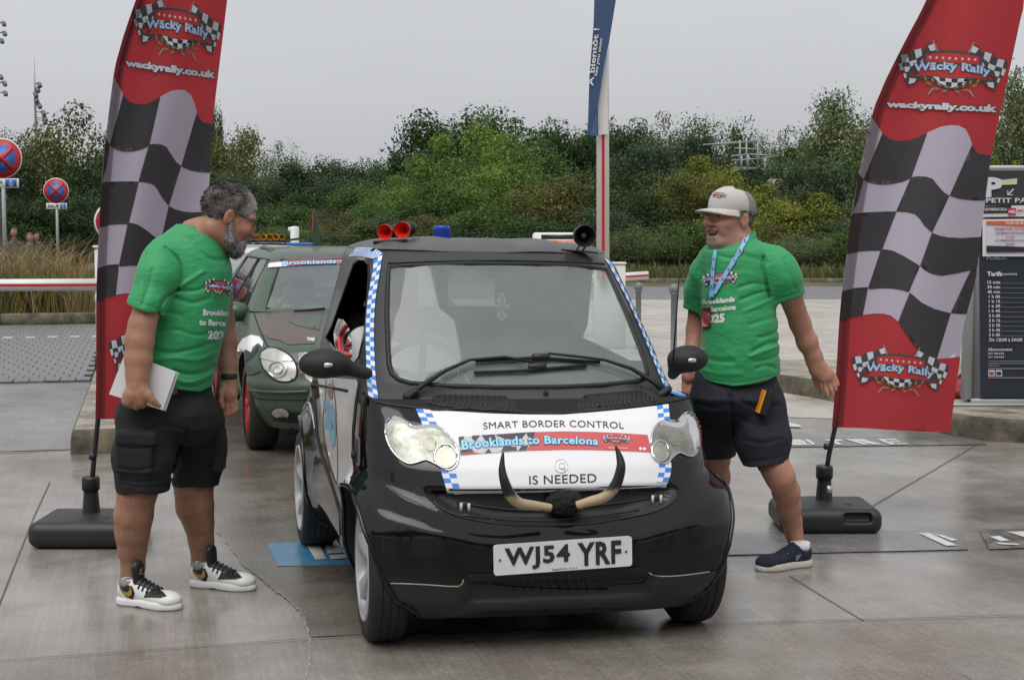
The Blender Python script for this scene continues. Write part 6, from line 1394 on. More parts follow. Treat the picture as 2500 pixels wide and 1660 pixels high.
for i in range(6): mk('badge_line', to_local(manR, [bl_(a, b) + Vector((0, -.002, 0)) for a, b in ((.15, .36 + .1 * i), (.85 - .1 * (i % 2), .36 + .1 * i), (.85 - .1 * (i % 2), .41 + .1 * i), (.15, .41 + .1 * i))]), [(0, 1, 2, 3)], decalw, bd, smooth=False)
# belt pouch
SKS = Skin([shortsR]); q = [Dd(x, y, 6.60) for x, y in ((640, 265), (700, 280), (648, 432), (585, 415))]; rdo = empty('belt_radio'); rdo.parent = manR
mb = MB(); V = q + [v + Vector((.01, .05, 0)) for v in q]; mb.add(V, [(0, 3, 2, 1), (4, 5, 6, 7), (0, 1, 5, 4), (1, 2, 6, 5), (2, 3, 7, 6), (3, 0, 4, 7)]); mb.out('radio_case', BLK('radio black', .015, .5), rdo, smooth=False); rdo.children[0].data.transform(Matrix.Translation(-manR.location))
e_ = [Dd(x, y, 6.594) for x, y in ((634, 262), (648, 264), (600, 416), (586, 412))]; mk('radio_edge', to_local(manR, e_ + [v + Vector((-.004, .05, 0)) for v in e_]), [(0, 3, 2, 1), (0, 1, 5, 4), (1, 2, 6, 5), (2, 3, 7, 6), (3, 0, 4, 7), (4, 5, 6, 7)], mat('orange rubber', (.75, .30, .02), .5), rdo, smooth=False)
MB().tube([v - manR.location for v in (Dd(700, 280, 6.62), Dd(718, 190, 6.66))], .004, 6).out('radio_clip', matt, rdo)
# shoes
knit = mat('navy knit', (.012, .016, .035), .85, bump=.3, bscale=500, var=.15, vscale=40); pales = mat('pale foam sole', (.50, .48, .42), .7)
th_, hh_ = gnd(*cvD((642, 1488))), gnd(*cvD((950, 1450)))
for hl, tq, nm in ((hh_, th_, 'front'), (gnd(1765, 1283), gnd(1705, 1300), 'rear')):
    sh, up, so, Ms = sneaker(manR, hl, tq, knit, .305, .105, mats=(pales,))
    for i in range(5):
        y = .12 + .024 * i; z = .094 - .0078 * i; Pq = [Ms @ Vector(p) for p in ((-.032, y + .01, z - .014), (0, y - .004, z + .006), (.032, y + .01, z - .014))]; MB().tube([p - manR.location for p in Pq], .0032, 5).out('lace', mat('grey lace', (.22, .25, .30), .7), sh)
    MB().lathe([(.043, 0), (.046, .012), (.045, .034), (.038, .036)], Ms @ Vector((0, .062, .078)) - manR.location, None, 18).out('sock', mat('white sock', (.7, .7, .72), .9), sh)
    if nm == 'front':
        sk = Skin([up])
        for q in ([(845, 1390), (885, 1378), (880, 1388), (850, 1398)], [(848, 1402), (878, 1392), (872, 1404), (850, 1412)], [(846, 1412), (868, 1406), (862, 1418), (848, 1422)]): V, Fc = sk.lay([cvD(p) for p in q], .002, 6, guess=6.9); mk('shoe_mark', to_local(manR, V), Fc, MATS['grey lace'], up)
# ---- driver of the small car
drv = empty('person', CM @ Vector((-.33, 1.3, .45)), 0, 'driver in white shirt seated behind the steering wheel of the black car', 'person'); f = Field(); f.M = CM
hd_ = HeadF(f, CM @ frame((-.34, 1.18, 1.27), (.1, -1, 0), s=1.02)); f.M = CM
f.cone((-.34, 1.22, 1.17), (-.34, 1.26, 1.05), .06, .07, .03); f.ell((-.34, 1.28, .85), (.19, .13, .25), .05); f.chain([(-.34, 1.25, .62), (-.30, .95, .62), (-.28, .72, .5)], [.12, .09, .07])
f.chain([(-.19, 1.22, 1.0), (-.10, 1.0, .82), (-.20, .78, .93)], [.07, .05, .035]); f.chain([(-.50, 1.20, 1.02), (-.585, .98, .90), (-.49, .77, .93)], [.072, .052, .035])
for c in ((-.49, .76, .94), (-.20, .76, .94)):
    f.ell(c, (.035, .03, .045), .02)
    for i in range(4): f.chain([(c[0] - .02 + .014 * i, c[1] - .01, c[2] + .02), (c[0] - .02 + .014 * i, c[1] - .035, c[2] + .01), (c[0] - .02 + .013 * i, c[1] - .02, c[2] - .015)], [.010, .009, .008], .004)
def cD(V): C = skin_cols(V, 9); hd_.tint(V, C); return C
persons_mesh(drv, 'body', f, .007, skinm, None, cD)
f = Field(); f.M = CM; f.ell((-.34, 1.28, .85), (.20, .145, .26), .05); f.chain([(-.19, 1.22, 1.0), (-.12, 1.04, .85)], [.082, .07]); f.chain([(-.50, 1.20, 1.03), (-.59, 1.0, .93), (-.575, .93, .91)], [.085, .07, .062]); persons_mesh(drv, 'shirt', f, .008, mat('white shirt', (.62, .62, .66), .8), lambda X, d: d + .004 * vnoise(X, 20, 3))
fH, pH = hair_field(hd_, hd_.M, .009, lambda L: np.maximum(np.interp(L[:, 1], [-.1, 0, .05, .08], [-.05, .0, .04, .08]) - L[:, 2], L[:, 1] - .09)); persons_mesh(drv, 'hair', fH, .007, hairm, pH, lambda V: np.full((len(V), 3), .03))
# ================================================================ the rally badge as print, in its own plane (0..1 across, y down, same scale)
def logo_shapes():
    """list of (name, polygon or text, material key); drawn upright, unit width"""
    S = []
    def P(pts): return [((x - 480) / 695., (y - 245) / 695.) for x, y in pts]
    cx = 828
    mir = lambda pts: [(2 * cx - x, y) for x, y in pts]
    L = [(488, 372), (502, 350), (560, 343), (585, 318), (615, 306), (650, 312), (670, 280), (695, 268), (716, 280), (735, 318), (700, 400), (640, 420), (560, 470), (635, 500), (605, 525), (560, 548), (545, 500), (525, 450), (500, 420)]
    for q in (L, mir(L)): S.append(('check_flag', P(q), 'dk'))
    for q in ([(510, 352), (550, 346), (562, 392), (520, 402)], [(590, 318), (632, 306), (640, 350), (605, 372)], [(672, 290), (708, 272), (722, 312), (690, 320)], [(562, 392), (605, 376), (612, 405), (572, 422)], [(498, 410), (520, 402), (530, 440), (512, 452)], [(535, 425), (572, 422), (560, 455), (540, 455)], [(530, 470), (545, 462), (552, 490), (540, 495)], [(570, 492), (612, 495), (600, 520), (566, 530)], [(632, 390), (645, 370), (648, 400), (635, 415)]):
        for z in (q, mir(q)): S.append(('white_check', P(z), 'wh'))
    for q in ([(698, 250), (704, 250), (738, 320), (730, 320)], [(715, 545), (722, 550), (690, 590), (684, 586)]):
        for z in (q, mir(q)): S.append(('flag_stick', P(z), 'gr'))
    sh = [(648, 330), (700, 316), (828, 308), (956, 316), (1008, 330), (1015, 410), (1065, 480), (1060, 496), (960, 490), (900, 530), (828, 548), (756, 530), (696, 490), (596, 496), (591, 480), (641, 410)]
    S.append(('shield', P(sh), 'dk')); S.append(('shield_panel', P([(662, 342), (720, 330), (828, 324), (936, 330), (994, 342), (992, 386), (664, 386)]), 'rd'))
    for i in range(8):
        c = (690 + i * 39.5, 358); S.append(('star', P([(c[0] + (12 if k % 2 == 0 else 5) * math.sin(k * pi / 5), c[1] - (12 if k % 2 == 0 else 5) * math.cos(k * pi / 5)) for k in range(10)]), 'wh'))
    S.append(('banner', P([(660, 400), (996, 400), (1045, 480), (940, 470), (828, 480), (716, 470), (611, 480)]), 'rd'))
    for i in range(6):
        if i % 2 == 0: S.append(('shield_check', P([(672 + i * 54, 389), (726 + i * 54, 389), (726 + i * 54, 400), (672 + i * 54, 400)]), 'wh'))
    S.append(('shield_base', P([(712, 474), (828, 484), (944, 474), (900, 515), (828, 540), (756, 515)]), 'wh'))
    for q in ([(752, 478), (790, 482), (790, 502), (756, 500)], [(828, 484), (866, 482), (864, 505), (828, 506)], [(792, 503), (828, 506), (828, 536), (796, 526)], [(866, 503), (900, 498), (890, 517), (864, 527)], [(905, 478), (940, 475), (925, 494), (903, 498)]): S.append(('shield_check', P(q), 'bk'))
    for i, (x, y, a, l) in enumerate(((668, 492, 1.0, 42), (690, 520, .35, 44), (712, 500, 1.35, 38), (742, 548, .05, 46), (752, 522, .9, 40), (790, 560, -.35, 40), (795, 535, .8, 34))):
        d = np.array([math.cos(a), math.sin(a)]); n = np.array([-d[1], d[0]]); p = np.array([x, y]); q = [tuple(p - d * l / 2), tuple(p - d * l * .1 + n * 8), tuple(p + d * l / 2), tuple(p - d * l * .1 - n * 8)]
        for z in (q, mir(q)): S.append(('laurel_leaf', P(z), 'gn'))
    S.append(('lettering', ('Wacky Rally', P([(598, 396), (1058, 396), (1058, 456), (598, 456)]), .085, lambda a: -.018 + .030 * (2 * a - 1) ** 2), 'ol')); S.append(('lettering', ('Wacky Rally', P([(598, 396), (1058, 396), (1058, 456), (598, 456)]), .03, lambda a: -.018 + .030 * (2 * a - 1) ** 2), 'bl'))
    return S
LOGO = logo_shapes()
LM = dict(dk=mat('logo charcoal', (.055, .055, .06), .6), wh=mat('logo white', (.62, .62, .68), .6), gr=mat('logo grey', (.3, .3, .3), .6), rd=mat('logo red', (.50, .03, .03), .6), bk=mat('logo black', (.02, .02, .022), .6), gn=mat('logo green', (.16, .24, .10), .6), ol=mat('logo outline blue', (.06, .12, .25), .6), bl=mat('logo pale blue', (.45, .62, .80), .6))
def put_logo(quad, place, parent, root, layer=.0012, name='rally_badge', lite=False):
    """quad TL,TR,BR,BL of the badge box in pixels; place(u,v,off)->world point"""
    tl, tr, br, bl = [np.array(q, float) for q in quad]; Hh_ = 352 / 695.
    def mp(x, y): b = y / Hh_; return tuple(tl * (1 - x) * (1 - b) + tr * x * (1 - b) + br * x * b + bl * (1 - x) * b)
    holder = empty(name); holder.parent = parent
    loc = to_local
    n = 0; seen = {}
    for nm, sh, k in LOGO:
        if lite and nm in ('flag_stick',): continue
        lv = {'dk': 1, 'gr': 1.4, 'rd': 2, 'wh': 3, 'bk': 4, 'gn': 5, 'ol': 6, 'bl': 7}[k]
        if isinstance(sh, tuple) and isinstance(sh[0], str):
            T, Fc = text_in(sh[0], sh[1], sh[2], 1.05, arc=lambda a: (0, sh[3](a))); pts = [mp(*p) for p in T]
        else: pts = [mp(*p) for p in sh]; P_, Fc = cdt_fill(pts, 16); pts = P_
        V = [place(u, v, layer * (1 + lv * .6)) for u, v in pts]
        mk(nm, loc(root, V), Fc, LM[k], holder, smooth=False)
    return holder
# ================================================================ feather flags
red_f = mat('red flag cloth', (.52, .045, .055), .7, trans=.4, var=.06, vscale=3); wh_f = mat('white flag print', (.62, .61, .74), .7, trans=.3); dk_f = mat('charcoal flag print', (.045, .043, .048), .7, trans=.12, var=.25, vscale=1.4)
sleeve_m = mat('flag sleeve', (.03, .006, .008), .8, alpha=.42)
z5 = lambda q: [(2000 + x / 2.53, y / 2.53) for x, y in q]; z6 = lambda q: [(2000 + x / 2.8, 560 + y / 2.8) for x, y in q]
R0 = z5([(300, 690), (325, 730), (355, 770), (390, 825), (430, 858), (480, 873), (560, 868), (620, 845), (668, 820), (750, 785), (810, 775), (860, 777), (905, 800), (930, 850), (945, 895), (965, 930), (990, 952), (1065, 960), (1110, 958)])
R1 = z5([(200, 1020), (245, 1072), (275, 1110), (310, 1130), (370, 1142), (450, 1138), (510, 1125), (550, 1110), (570, 1096), (610, 1089), (660, 1092), (700, 1105), (740, 1155), (770, 1188), (805, 1210), (870, 1230), (940, 1238), (1020, 1240), (1080, 1238)])
R2 = z5([(150, 1325), (205, 1320), (300, 1312), (400, 1308), (475, 1307), (540, 1311), (590, 1322), (620, 1350), (650, 1395), (697, 1438), (740, 1455), (800, 1467), (880, 1471), (985, 1465), (1060, 1458)])
R3 = z6([(120, 185), (190, 170), (280, 152), (360, 146), (415, 147), (440, 136), (500, 145), (580, 183), (640, 220), (690, 250), (730, 285), (780, 308), (840, 318), (940, 302), (1035, 280), (1100, 262)])
R4 = z6([(100, 435), (165, 420), (250, 400), (333, 396), (345, 410), (420, 403), (500, 404), (570, 416), (615, 432), (640, 448), (700, 500), (790, 545), (898, 573), (990, 580), (1060, 578)])
R5 = z6([(90, 645), (145, 625), (220, 602), (298, 586), (370, 576), (440, 577), (490, 590), (540, 630), (600, 720), (645, 785), (690, 835), (740, 880), (805, 885), (880, 880), (965, 870), (1040, 862)])
FL_left = [(2030.8, 1043), (2040, 930), (2049, 783), (2058, 690), (2065, 635), (2074, 560), (2091, 455), (2128, 286), (2150, 225), (2170, 180), (2213, 95), (2250, 25), (2290, -60), (2340, -150), (2400, -225), (2455, -265)]
FL_right = [(2480, -240), (2500, -130), (2500, 0), (2488, 64), (2456, 212), (2430, 330), (2420, 381), (2403, 508), (2390, 620), (2380, 690), (2352, 800), (2345, 868), (2332, 960), (2319, 1056)]
bot = [(2200, 1051), (2110, 1045)]
def clipseg(row, a, b):
    R = np.array(row); lo, hi = (a, b)
    def at(u): return (u, float(np.interp(u, R[:, 0], R[:, 1])))
    return [at(lo)] + [tuple(p) for p in row if lo < p[0] < hi] + [at(hi)]
def edge(pl, v): P = np.array(sorted(pl, key=lambda p: p[1])); return float(np.interp(v, P[:, 1], P[:, 0]))
LS = spline(FL_left, 6); RS = spline(FL_right, 6)
def eL(row): 
    for p, q in zip(row[:-1], row[1:]):
        for t in np.linspace(0, 1, 12):
            u, v = p[0] + (q[0] - p[0]) * t, p[1] + (q[1] - p[1]) * t
            if u >= edge(LS, v): return u
    return row[0][0]
def eR(row):
    last = row[0][0]
    for p, q in zip(row[:-1], row[1:]):
        for t in np.linspace(0, 1, 12):
            u, v = p[0] + (q[0] - p[0]) * t, p[1] + (q[1] - p[1]) * t
            if u <= edge(RS, v): last = u
    return last
def cell(top, ta, tb, botr, ba, bb): 
    lf = []; 
    return clipseg(top, ta, tb) + clipseg(botr, ba, bb)[::-1]
def border(which, v0, v1):
    S = [p for p in (LS if which == 'L' else RS) if min(v0, v1) < p[1] < max(v0, v1)]; S.sort(key=lambda p: p[1], reverse=v0 > v1); return S
X5 = lambda x: 2000 + x / 2.53; X6 = lambda x: 2000 + x / 2.8
rows = [R0, R1, R2, R3, R4, R5]; l = [eL(r) for r in rows]; rr_ = [eR(r) for r in rows]; vv = lambda row, u: float(np.interp(u, np.array(row)[:, 0], np.array(row)[:, 1]))
white_area = clipseg(R0, l[0], rr_[0]) + border('R', vv(R0, rr_[0]), vv(R5, rr_[5])) + clipseg(R5, l[5], rr_[5])[::-1] + border('L', vv(R5, l[5]), vv(R0, l[0]))
dark_cells = [cell(R0, X5(390), X5(668), R1, X5(275), X5(570)), clipseg(R0, X5(945), rr_[0]) + border('R', vv(R0, rr_[0]), vv(R1, rr_[1])) + clipseg(R1, X5(805), rr_[1])[::-1],
              [(X5(245), 1072 / 2.53), (X5(275), 1110 / 2.53), (X5(240), 1240 / 2.53), (X5(205), 1320 / 2.53)], cell(R1, X5(565), X5(805), R2, X5(475), X5(697)),
              clipseg(R2, l[2], X5(478)) + clipseg(R3, l[3], X6(430))[::-1] + border('L', vv(R3, l[3]), vv(R2, l[2])), clipseg(R2, X5(697), rr_[2]) + border('R', vv(R2, rr_[2]), vv(R3, rr_[3])) + clipseg(R3, X6(690), rr_[3])[::-1],
              cell(R3, X6(420), X6(690), R4, X6(335), X6(612)), clipseg(R3, X6(1035), rr_[3]) + border('R', vv(R3, rr_[3]), vv(R4, rr_[4])) + clipseg(R4, X6(898), rr_[4])[::-1],
              clipseg(R4, l[4], X6(335)) + clipseg(R5, l[5], X6(298))[::-1] + border('L', vv(R5, l[5]), vv(R4, l[4])), clipseg(R4, X6(618), X6(900)) + [(X6(805), 560 + 885 / 2.8)] + clipseg(R5, X6(540), X6(760))[::-1]]
outline_f = LS + RS + bot
DR, DL = 7.80, 7.45
def depthR(u, v): return DR + .05 * math.sin((u - 2030) / 60 + (v - 500) / 260) * min(1, max(0, (u - edge(LS, v)) / 120)) + .0003 * (u - edge(LS, v))
# plane map from the right flag's print to the left flag
src = [(2012 * 1.0588, 277 * 1.0588), (2284 * 1.0588, 358 * 1.0588), (1938 * 1.0588, 737 * 1.0588), (1918 * 1.0588, 985 * 1.0588), (2045 * 1.0588, 240 * 1.0588), (2297 * 1.0588, 250 * 1.0588), (2318, 478), (2275.5, 568), (2225, 433), (2109, 439)]
dst = [(262 * 1.0588, 183 * 1.0588), (488 * 1.0588, 283 * 1.0588), (228 * 1.0588, 690 * 1.0588), (213 * 1.0588, 965 * 1.0588), (288 * 1.0588, 143 * 1.0588), (488 * 1.0588, 172 * 1.0588), (448, 407), (418.6, 507), (365, 355), (271, 357)]
Am, bv = [], []
for (x, y), (u, v) in zip(src, dst): x, y = (x - 2200) / 500, (y - 500) / 500; Am += [[x, y, 1, 0, 0, 0, -u * x, -u * y], [0, 0, 0, x, y, 1, -v * x, -v * y]]; bv += [u, v]
hm = np.linalg.lstsq(np.array(Am), np.array(bv), rcond=None)[0]
def toL(p):
    x, y = (p[0] - 2200) / 500, (p[1] - 500) / 500; w = hm[6] * x + hm[7] * y + 1; return ((hm[0] * x + hm[1] * y + hm[2]) / w, (hm[3] * x + hm[4] * y + hm[5]) / w)
def flag_thing(which):
    if which == 'R': dep = depthR; tr = lambda p: p; base_px, lab = (2012, 1040), 'red and chequered feather flag on black stand beside the tariff board'
    else:
        lsL = [toL(p) for p in LS]
        def dep(u, v): x = max(0, u - edge(lsL, v)); return DL + x / F_PX * DL * .75 + .035 * math.sin(x / 38 + v / 240) * min(1, x / 90)
        tr = toL; base_px, lab = (228, 1025), 'red and chequered feather flag on black stand behind the bearded man'
    bc_px = {'R': (2008, 1290), 'L': (216, 1318)}[which]; dp = DR if which == 'R' else DL; gp = px(2012 if which == 'R' else 222, 1200, dp)
    root = empty('feather_flag', (gp.x, dp, 0), 0, lab, 'flag')
    def place(u, v, off=0.): q = tr((u, v)); d = dep(*q); return px(q[0], q[1], d - off)
    P, Fc = cdt_fill(outline_f, 14); cloth = mk('flag_cloth', to_local(root, [place(u, v) for u, v in P]), Fc, red_f, root)
    P, Fc = cdt_fill(white_area, 12); mk('white_field', to_local(root, [place(u, v, .003) for u, v in P]), Fc, wh_f, cloth)
    for c in dark_cells: P, Fc = cdt_fill(c, 12); mk('dark_check', to_local(root, [place(u, v, .005) for u, v in P]), Fc, dk_f, cloth)
    wd = 24
    sl = [(u, v) for u, v in LS] + [(u + wd + 3, v) for u, v in reversed(LS)]; sl = [(u, v) for u, v in sl if v < 1046]
    P, Fc = cdt_fill(sl, 10); mk('pole_sleeve', to_local(root, [place(u, v, .011) for u, v in P]), Fc, sleeve_m, cloth)
    lq = z5([(480, 232), (1180, 268), (1162, 620), (462, 584)]); put_logo(lq, lambda u, v, o: place(u, v, .006 + o), cloth, root)
    lq = z6([(222, 762), (905, 820), (880, 1165), (200, 1105)]); put_logo(lq, lambda u, v, o: place(u, v, .006 + o), cloth, root)
    for bo, off, m in ((.12, .008, LM['dk']), (.055, .0095, LM['wh'])):
        T, Ft = text_in('wackyrally.co.uk', z5([(425, 628), (1090, 652), (1085, 705), (420, 672)]), bo, .98); mk('lettering', to_local(root, [place(u, v, off) for u, v in T]), Ft, m, cloth, smooth=False)
    # pole, socket and base
    bk = BLK('stand black', .016, .42); k = F_PX / dp
    pole = [place(u + 11, v, -.012) for u, v in LS]; low = place(2030.8 + 8, 1043, -.012); x0 = gp.x
    MB().tube([v - root.location for v in [Vector((x0, dp, .22)), Vector((x0 + (low.x - x0) * .4, dp, .38)), low] + pole[4:]], [.013, .013, .0125] + [.011] * (len(pole) - 4), 8).out('pole', bk, root)
    MB().lathe([(.052, .10), (.045, .13), (.036, .24), (.036, .255), (.044, .26), (.044, .315), (.040, .325), (.02, .326)], (0, 0, 0), None, 20).out('socket', bk, root)
    jz = .53; MB().tube([v - root.location for v in (Vector((x0 + .01, dp, jz - .12)), Vector((x0 + .012, dp, jz - .09)))], .018, 8).out('pole_joint', bk, root)
    f = Field(); f.box((0, 0, .067), (.52, .44, .13), .02, rnd=.05); f.ell((0, 0, .115), (.17, .16, .03), .03)
    sgn = 1
    if which == 'R': f.box((.13, -.23, .088), (.14, .10, .045), .012, None, .015, sub=True)
    V, Q = f.mesh(.007, smooth=1); bs = mk('water_base', V, Q, mat('base black plastic', (.020, .020, .021), .5, bump=.1, bscale=300), root)
    for pl in ([(-.19, -.15), (-.05, -.13), (.03, -.17), (.08, -.17), (.09, -.10), (.19, -.12)], [(-.16, .02), (-.08, .0), (-.07, -.05), (.0, -.06), (.05, -.04)], [(.05, .06), (.12, .05), (.14, .02)]):
        MB().tube([(x, y, .128 + (.012 if abs(x) < .12 and abs(y) < .11 else 0)) for x, y in spline([(a, b_) for a, b_ in pl], 4)], .004, 5).out('base_rib', bk, bs)
    if which == 'R':
        MB().box((.02, -.037, .20), (.03, .004, .05), Matrix.Rotation(.1, 3, 'Y')).out('foil_patch', mat('foil sticker', (.5, .5, .52), .25, metal=.7, bump=.8, bscale=60), root)
    return root
flagR = flag_thing('R'); flagL = flag_thing('L')
# ---- badges and words on shirts, cap, bonnet banner and door
put_logo(BAN_LOGO, lambda u, v, o: SKL.near(u, v, .0052 + o * .6), ban, car)
put_logo([cvA(p) for p in [(684, 672), (852, 690), (850, 808), (682, 790)]], lambda u, v, o: SK_SHIRT_L.near(u, v, .0022 + o * .6, 6.2), shirtL, manL)
put_logo([cvC(p) for p in [(428, 285), (682, 262), (682, 388), (428, 412)]], lambda u, v, o: SK_SHIRT_R.near(u, v, .0022 + o * .6, 6.6), shirtR, manR)
put_logo([cvE(p) for p in [(478, 292), (768, 318), (750, 448), (462, 432)]], lambda u, v, o: SK_CAP.near(u, v, .002 + o * .7, 6.7), crown, manR)
def words(sk, cv, rootp, par, items):
    for s_, q, b_ in items:
        V, Fc = sk.text(s_, [cv(p) for p in q], .0025, b_, 1.03); mk('lettering', to_local(rootp, V), Fc, mat('shirt print white', (.70, .72, .70), .6), par, smooth=False)
words(SK_SHIRT_L, cvA, manL, shirtL, [('Brooklan', [(683, 866), (826, 872), (826, 900), (681, 898)], .05), ('to Barce', [(662, 922), (803, 928), (803, 958), (660, 952)], .05), ('202', [(712, 986), (795, 990), (793, 1034), (708, 1030)], .06)])
words(SK_SHIRT_R, cvC, manR, shirtR, [('Brooklands', [(436, 486), (652, 460), (652, 492), (436, 516)], .055), ('to Barcelona', [(436, 538), (660, 514), (660, 546), (436, 570)], .055), ('2025', [(446, 590), (584, 578), (582, 632), (446, 640)], .06)])
# ================================================================ the cars queueing behind
def saloon(root, body_m, trim_m, rim_m, seed=0, roof_z=1.36, glass_m=None):
    z_ = [.20, .26, .34, .45, .55, .62, .68, .74, .80, .86, .91, .95]; F_ = [.70, .74, .78, .80, .78, .76, .72, .66, .42, .12, -.15, -.36]; W_ = [.78, .83, .87, .895, .905, .905, .90, .885, .865, .845, .82, .80]; n_ = [2.6, 2.6, 2.6, 2.6, 2.6, 2.6, 2.5, 2.4, 2.6, 2.8, 3.0, 3.2]
    A0 = AMAX(.15, -3.75)
    def lo(a, z):
        sg = -1 if a < 0 else 1; F, W_i, n = (float(np.interp(z, z_, t)) for t in (F_, W_, n_)); L = min(.15, F - .5); A_ = abs(a)
        if A_ > 1: A_ = 1 + (A_ - 1) * (AMAX(L, -3.75) - 1) / (A0 - 1)
        x, lf, nx, ny = outline(A_, F, W_i, L, n, -3.75)
        b = .018 * math.exp(-((z - .50) / .035) ** 2) * (A_ < 1) - .02 * smst((.30 - z) / .04) * (A_ < 1) * (x < .75) * smst((z - .24) / .04)
        b += .018 * (math.exp(-(lf / .42) ** 2) + math.exp(-((lf + 2.85) / .42) ** 2)) * (1 - smst((z - .6) / .15)) * (A_ >= .6)
        return Vector((sg * (x + nx * b), -(lf + ny * b), z))
    def hole(cl, r, sg):
        o = []
        for lf, z in arch(cl, .32, r, 1., .20):
            p = (sg * inv_side(lf, z, lo, .4, A0 - .3), z)
            if not o or abs(o[-1][0] - p[0]) + abs(o[-1][1] - p[1]) > .006: o.append(p)
        return o
    hs = [hole(c, .365, s_) for c in (0., -2.85) for s_ in (-1, 1)]
    V, Fc = sheet(lo, [(-A0, .20), (A0, .20), (A0, .95), (-A0, .95)], hs, (.045, .022)); bd = mk('body_shell', V, Fc, body_m, root)
    for c in (0., -2.85):
        for s_ in (-1, 1):
            pts = [lo(s_ * inv_side(lf, z, lo, .4, A0 - .3), z) for lf, z in arch(c, .32, .365, 1., .20)]; n = len(pts)
            MB().add(pts + [Vector((p.x * .6, p.y, p.z)) for p in pts], [(i, i + 1, n + i + 1, n + i) for i in range(n - 1)]).out('arch_liner', matt, bd)
    MB().box((0, 1.4, .25), (1.3, 3.9, .1)).out('underbody', matt, root)
    uz = [.945, 1.0, 1.15, roof_z - .09, roof_z - .04, roof_z - .01]; uFv = [-.34, -.45, -.74, -1.02, -1.16, -1.40]; uWv = [.805, .775, .69, .60, .565, .50]
    def upp(a, z):
        sg = -1 if a < 0 else 1; F, Wd = float(np.interp(z, uz, uFv)), float(np.interp(z, uz, uWv)); L = F - .34; rear = -3.72 + (z - .945) * 1.0; A_ = abs(a); Am_ = 4.2
        if A_ > 1: A_ = 1 + (A_ - 1) * (AMAX(L, rear) - 1) / (Am_ - 1)
        x, lf, nx, ny = outline(A_, F, Wd, L, 2.8, rear); return Vector((sg * x, -lf, z))
    zt = roof_z - .075
    wsp = [(-.62, .965), (.62, .965), (.60, 1.1), (.57, zt), (-.57, zt), (-.60, 1.1)]; rear = [(3.45, 1.0), (3.45, zt), (4.19, zt), (4.19, 1.0)]; rearm = [(-a, z) for a, z in reversed(rear)]; sides = []
    for s_ in (1, -1):
        q = [(s_ * inv_side(lf, z, upp, .5, 4.1), z) for lf, z in ((-.86, .965), (-1.85, .965), (-1.85, zt), (-1.28, zt), (-1.05, 1.12))]; q2 = [(s_ * inv_side(lf, z, upp, .5, 4.1), z) for lf, z in ((-1.93, .965), (-2.95, .965), (-2.85, zt), (-1.93, zt))]; sides += [q, q2]
    V, Fc = sheet(upp, [(-4.2, .945), (4.2, .945), (4.2, roof_z - .012), (-4.2, roof_z - .012)], [wsp, rear, rearm] + sides, (.06, .03)); cl = mk('cabin_shell', V, Fc, body_m, root)
    par_tube(wsp, .012, 'windscreen_seal', matt, upp, cl)
    for q in sides: par_tube(q, .010, 'window_seal', matt, upp, cl)
    gm = glass_m or glass('saloon glass', (.75, .82, .82), .45, (.62, .68, .72), .03, 1.6)
    V, Fc = sheet(upp, wsp, (), (.06, .03)); wsg_ = mk('windscreen', V, Fc, gm, root)
    for q in sides + [rear, rearm]: V, Fc = sheet(upp, q, (), (.2, .1)); mk('window_pane', V, Fc, glass('dark pane', (.6, .65, .65), .08, (.2, .2, .2)), root)
    ring = [upp(-4.2 + 8.4 * k / 120, roof_z - .012) for k in range(120)]; V, Fc = [], []; RCc = Vector((0, 2.4, 0))
    for j in range(13):
        q = (j / 12) ** 1.5; s_ = 1 - q
        for p in ring: V.append((p.x * s_, RCc.y + (p.y - RCc.y) * s_, roof_z - .012 + .03 * (1 - s_ ** 3)))
        if j: Fc += [((j - 1) * 120 + i, (j - 1) * 120 + (i + 1) % 120, j * 120 + (i + 1) % 120, j * 120 + i) for i in range(120)]
    rf = mk('roof', V, Fc, body_m, root)
    for lf in (0., -2.85):
        for s_ in (-1, 1):
            w = empty('wheel', (s_ * .79, -lf, .315)); w.parent = root; X = (s_, 0, 0)
            MB().lathe([(.22, -.10), (.27, -.105), (.30, -.09), (.315, -.06), (.316, 0), (.315, .06), (.30, .09), (.27, .105), (.22, .1)], (0, 0, 0), X, 36, cap=False).out('tyre', rubber, w)
            MB().lathe([(.235, .095), (.22, .085), (.2, .05), (.05, .045), (0, .05)], (0, 0, 0), X, 30, cap=False).out('rim', rim_m, w)
            for k in range(5): a = 2 * pi * k / 5; MB().box((s_ * .075, .13 * math.cos(a), .13 * math.sin(a)), (.03, .06, .2), Matrix.Rotation(a - pi / 2, 3, 'X'), bev=.01).out('spoke', rim_m, w)
    for sx in (-.36, .36):
        f = Field(); f.box((sx, 1.85, .85), (.46, .14, .6), .03, Matrix.Rotation(-.2, 4, 'X'), rnd=.05); f.box((sx, 1.78, .55), (.46, .5, .14), .03, rnd=.05); f.box((sx, 1.98, 1.16), (.24, .09, .15), .02, rnd=.03); V, Q = f.mesh(.02); mk('seat', V, Q, MATS['seat cloth'], root)
    f = Field(); f.box((0, .78, .84), (1.35, .5, .16), .02, rnd=.06); V, Q = f.mesh(.02); mk('dashboard', V, Q, ins, root)
    return bd, cl, rf, wsg_, lo, upp
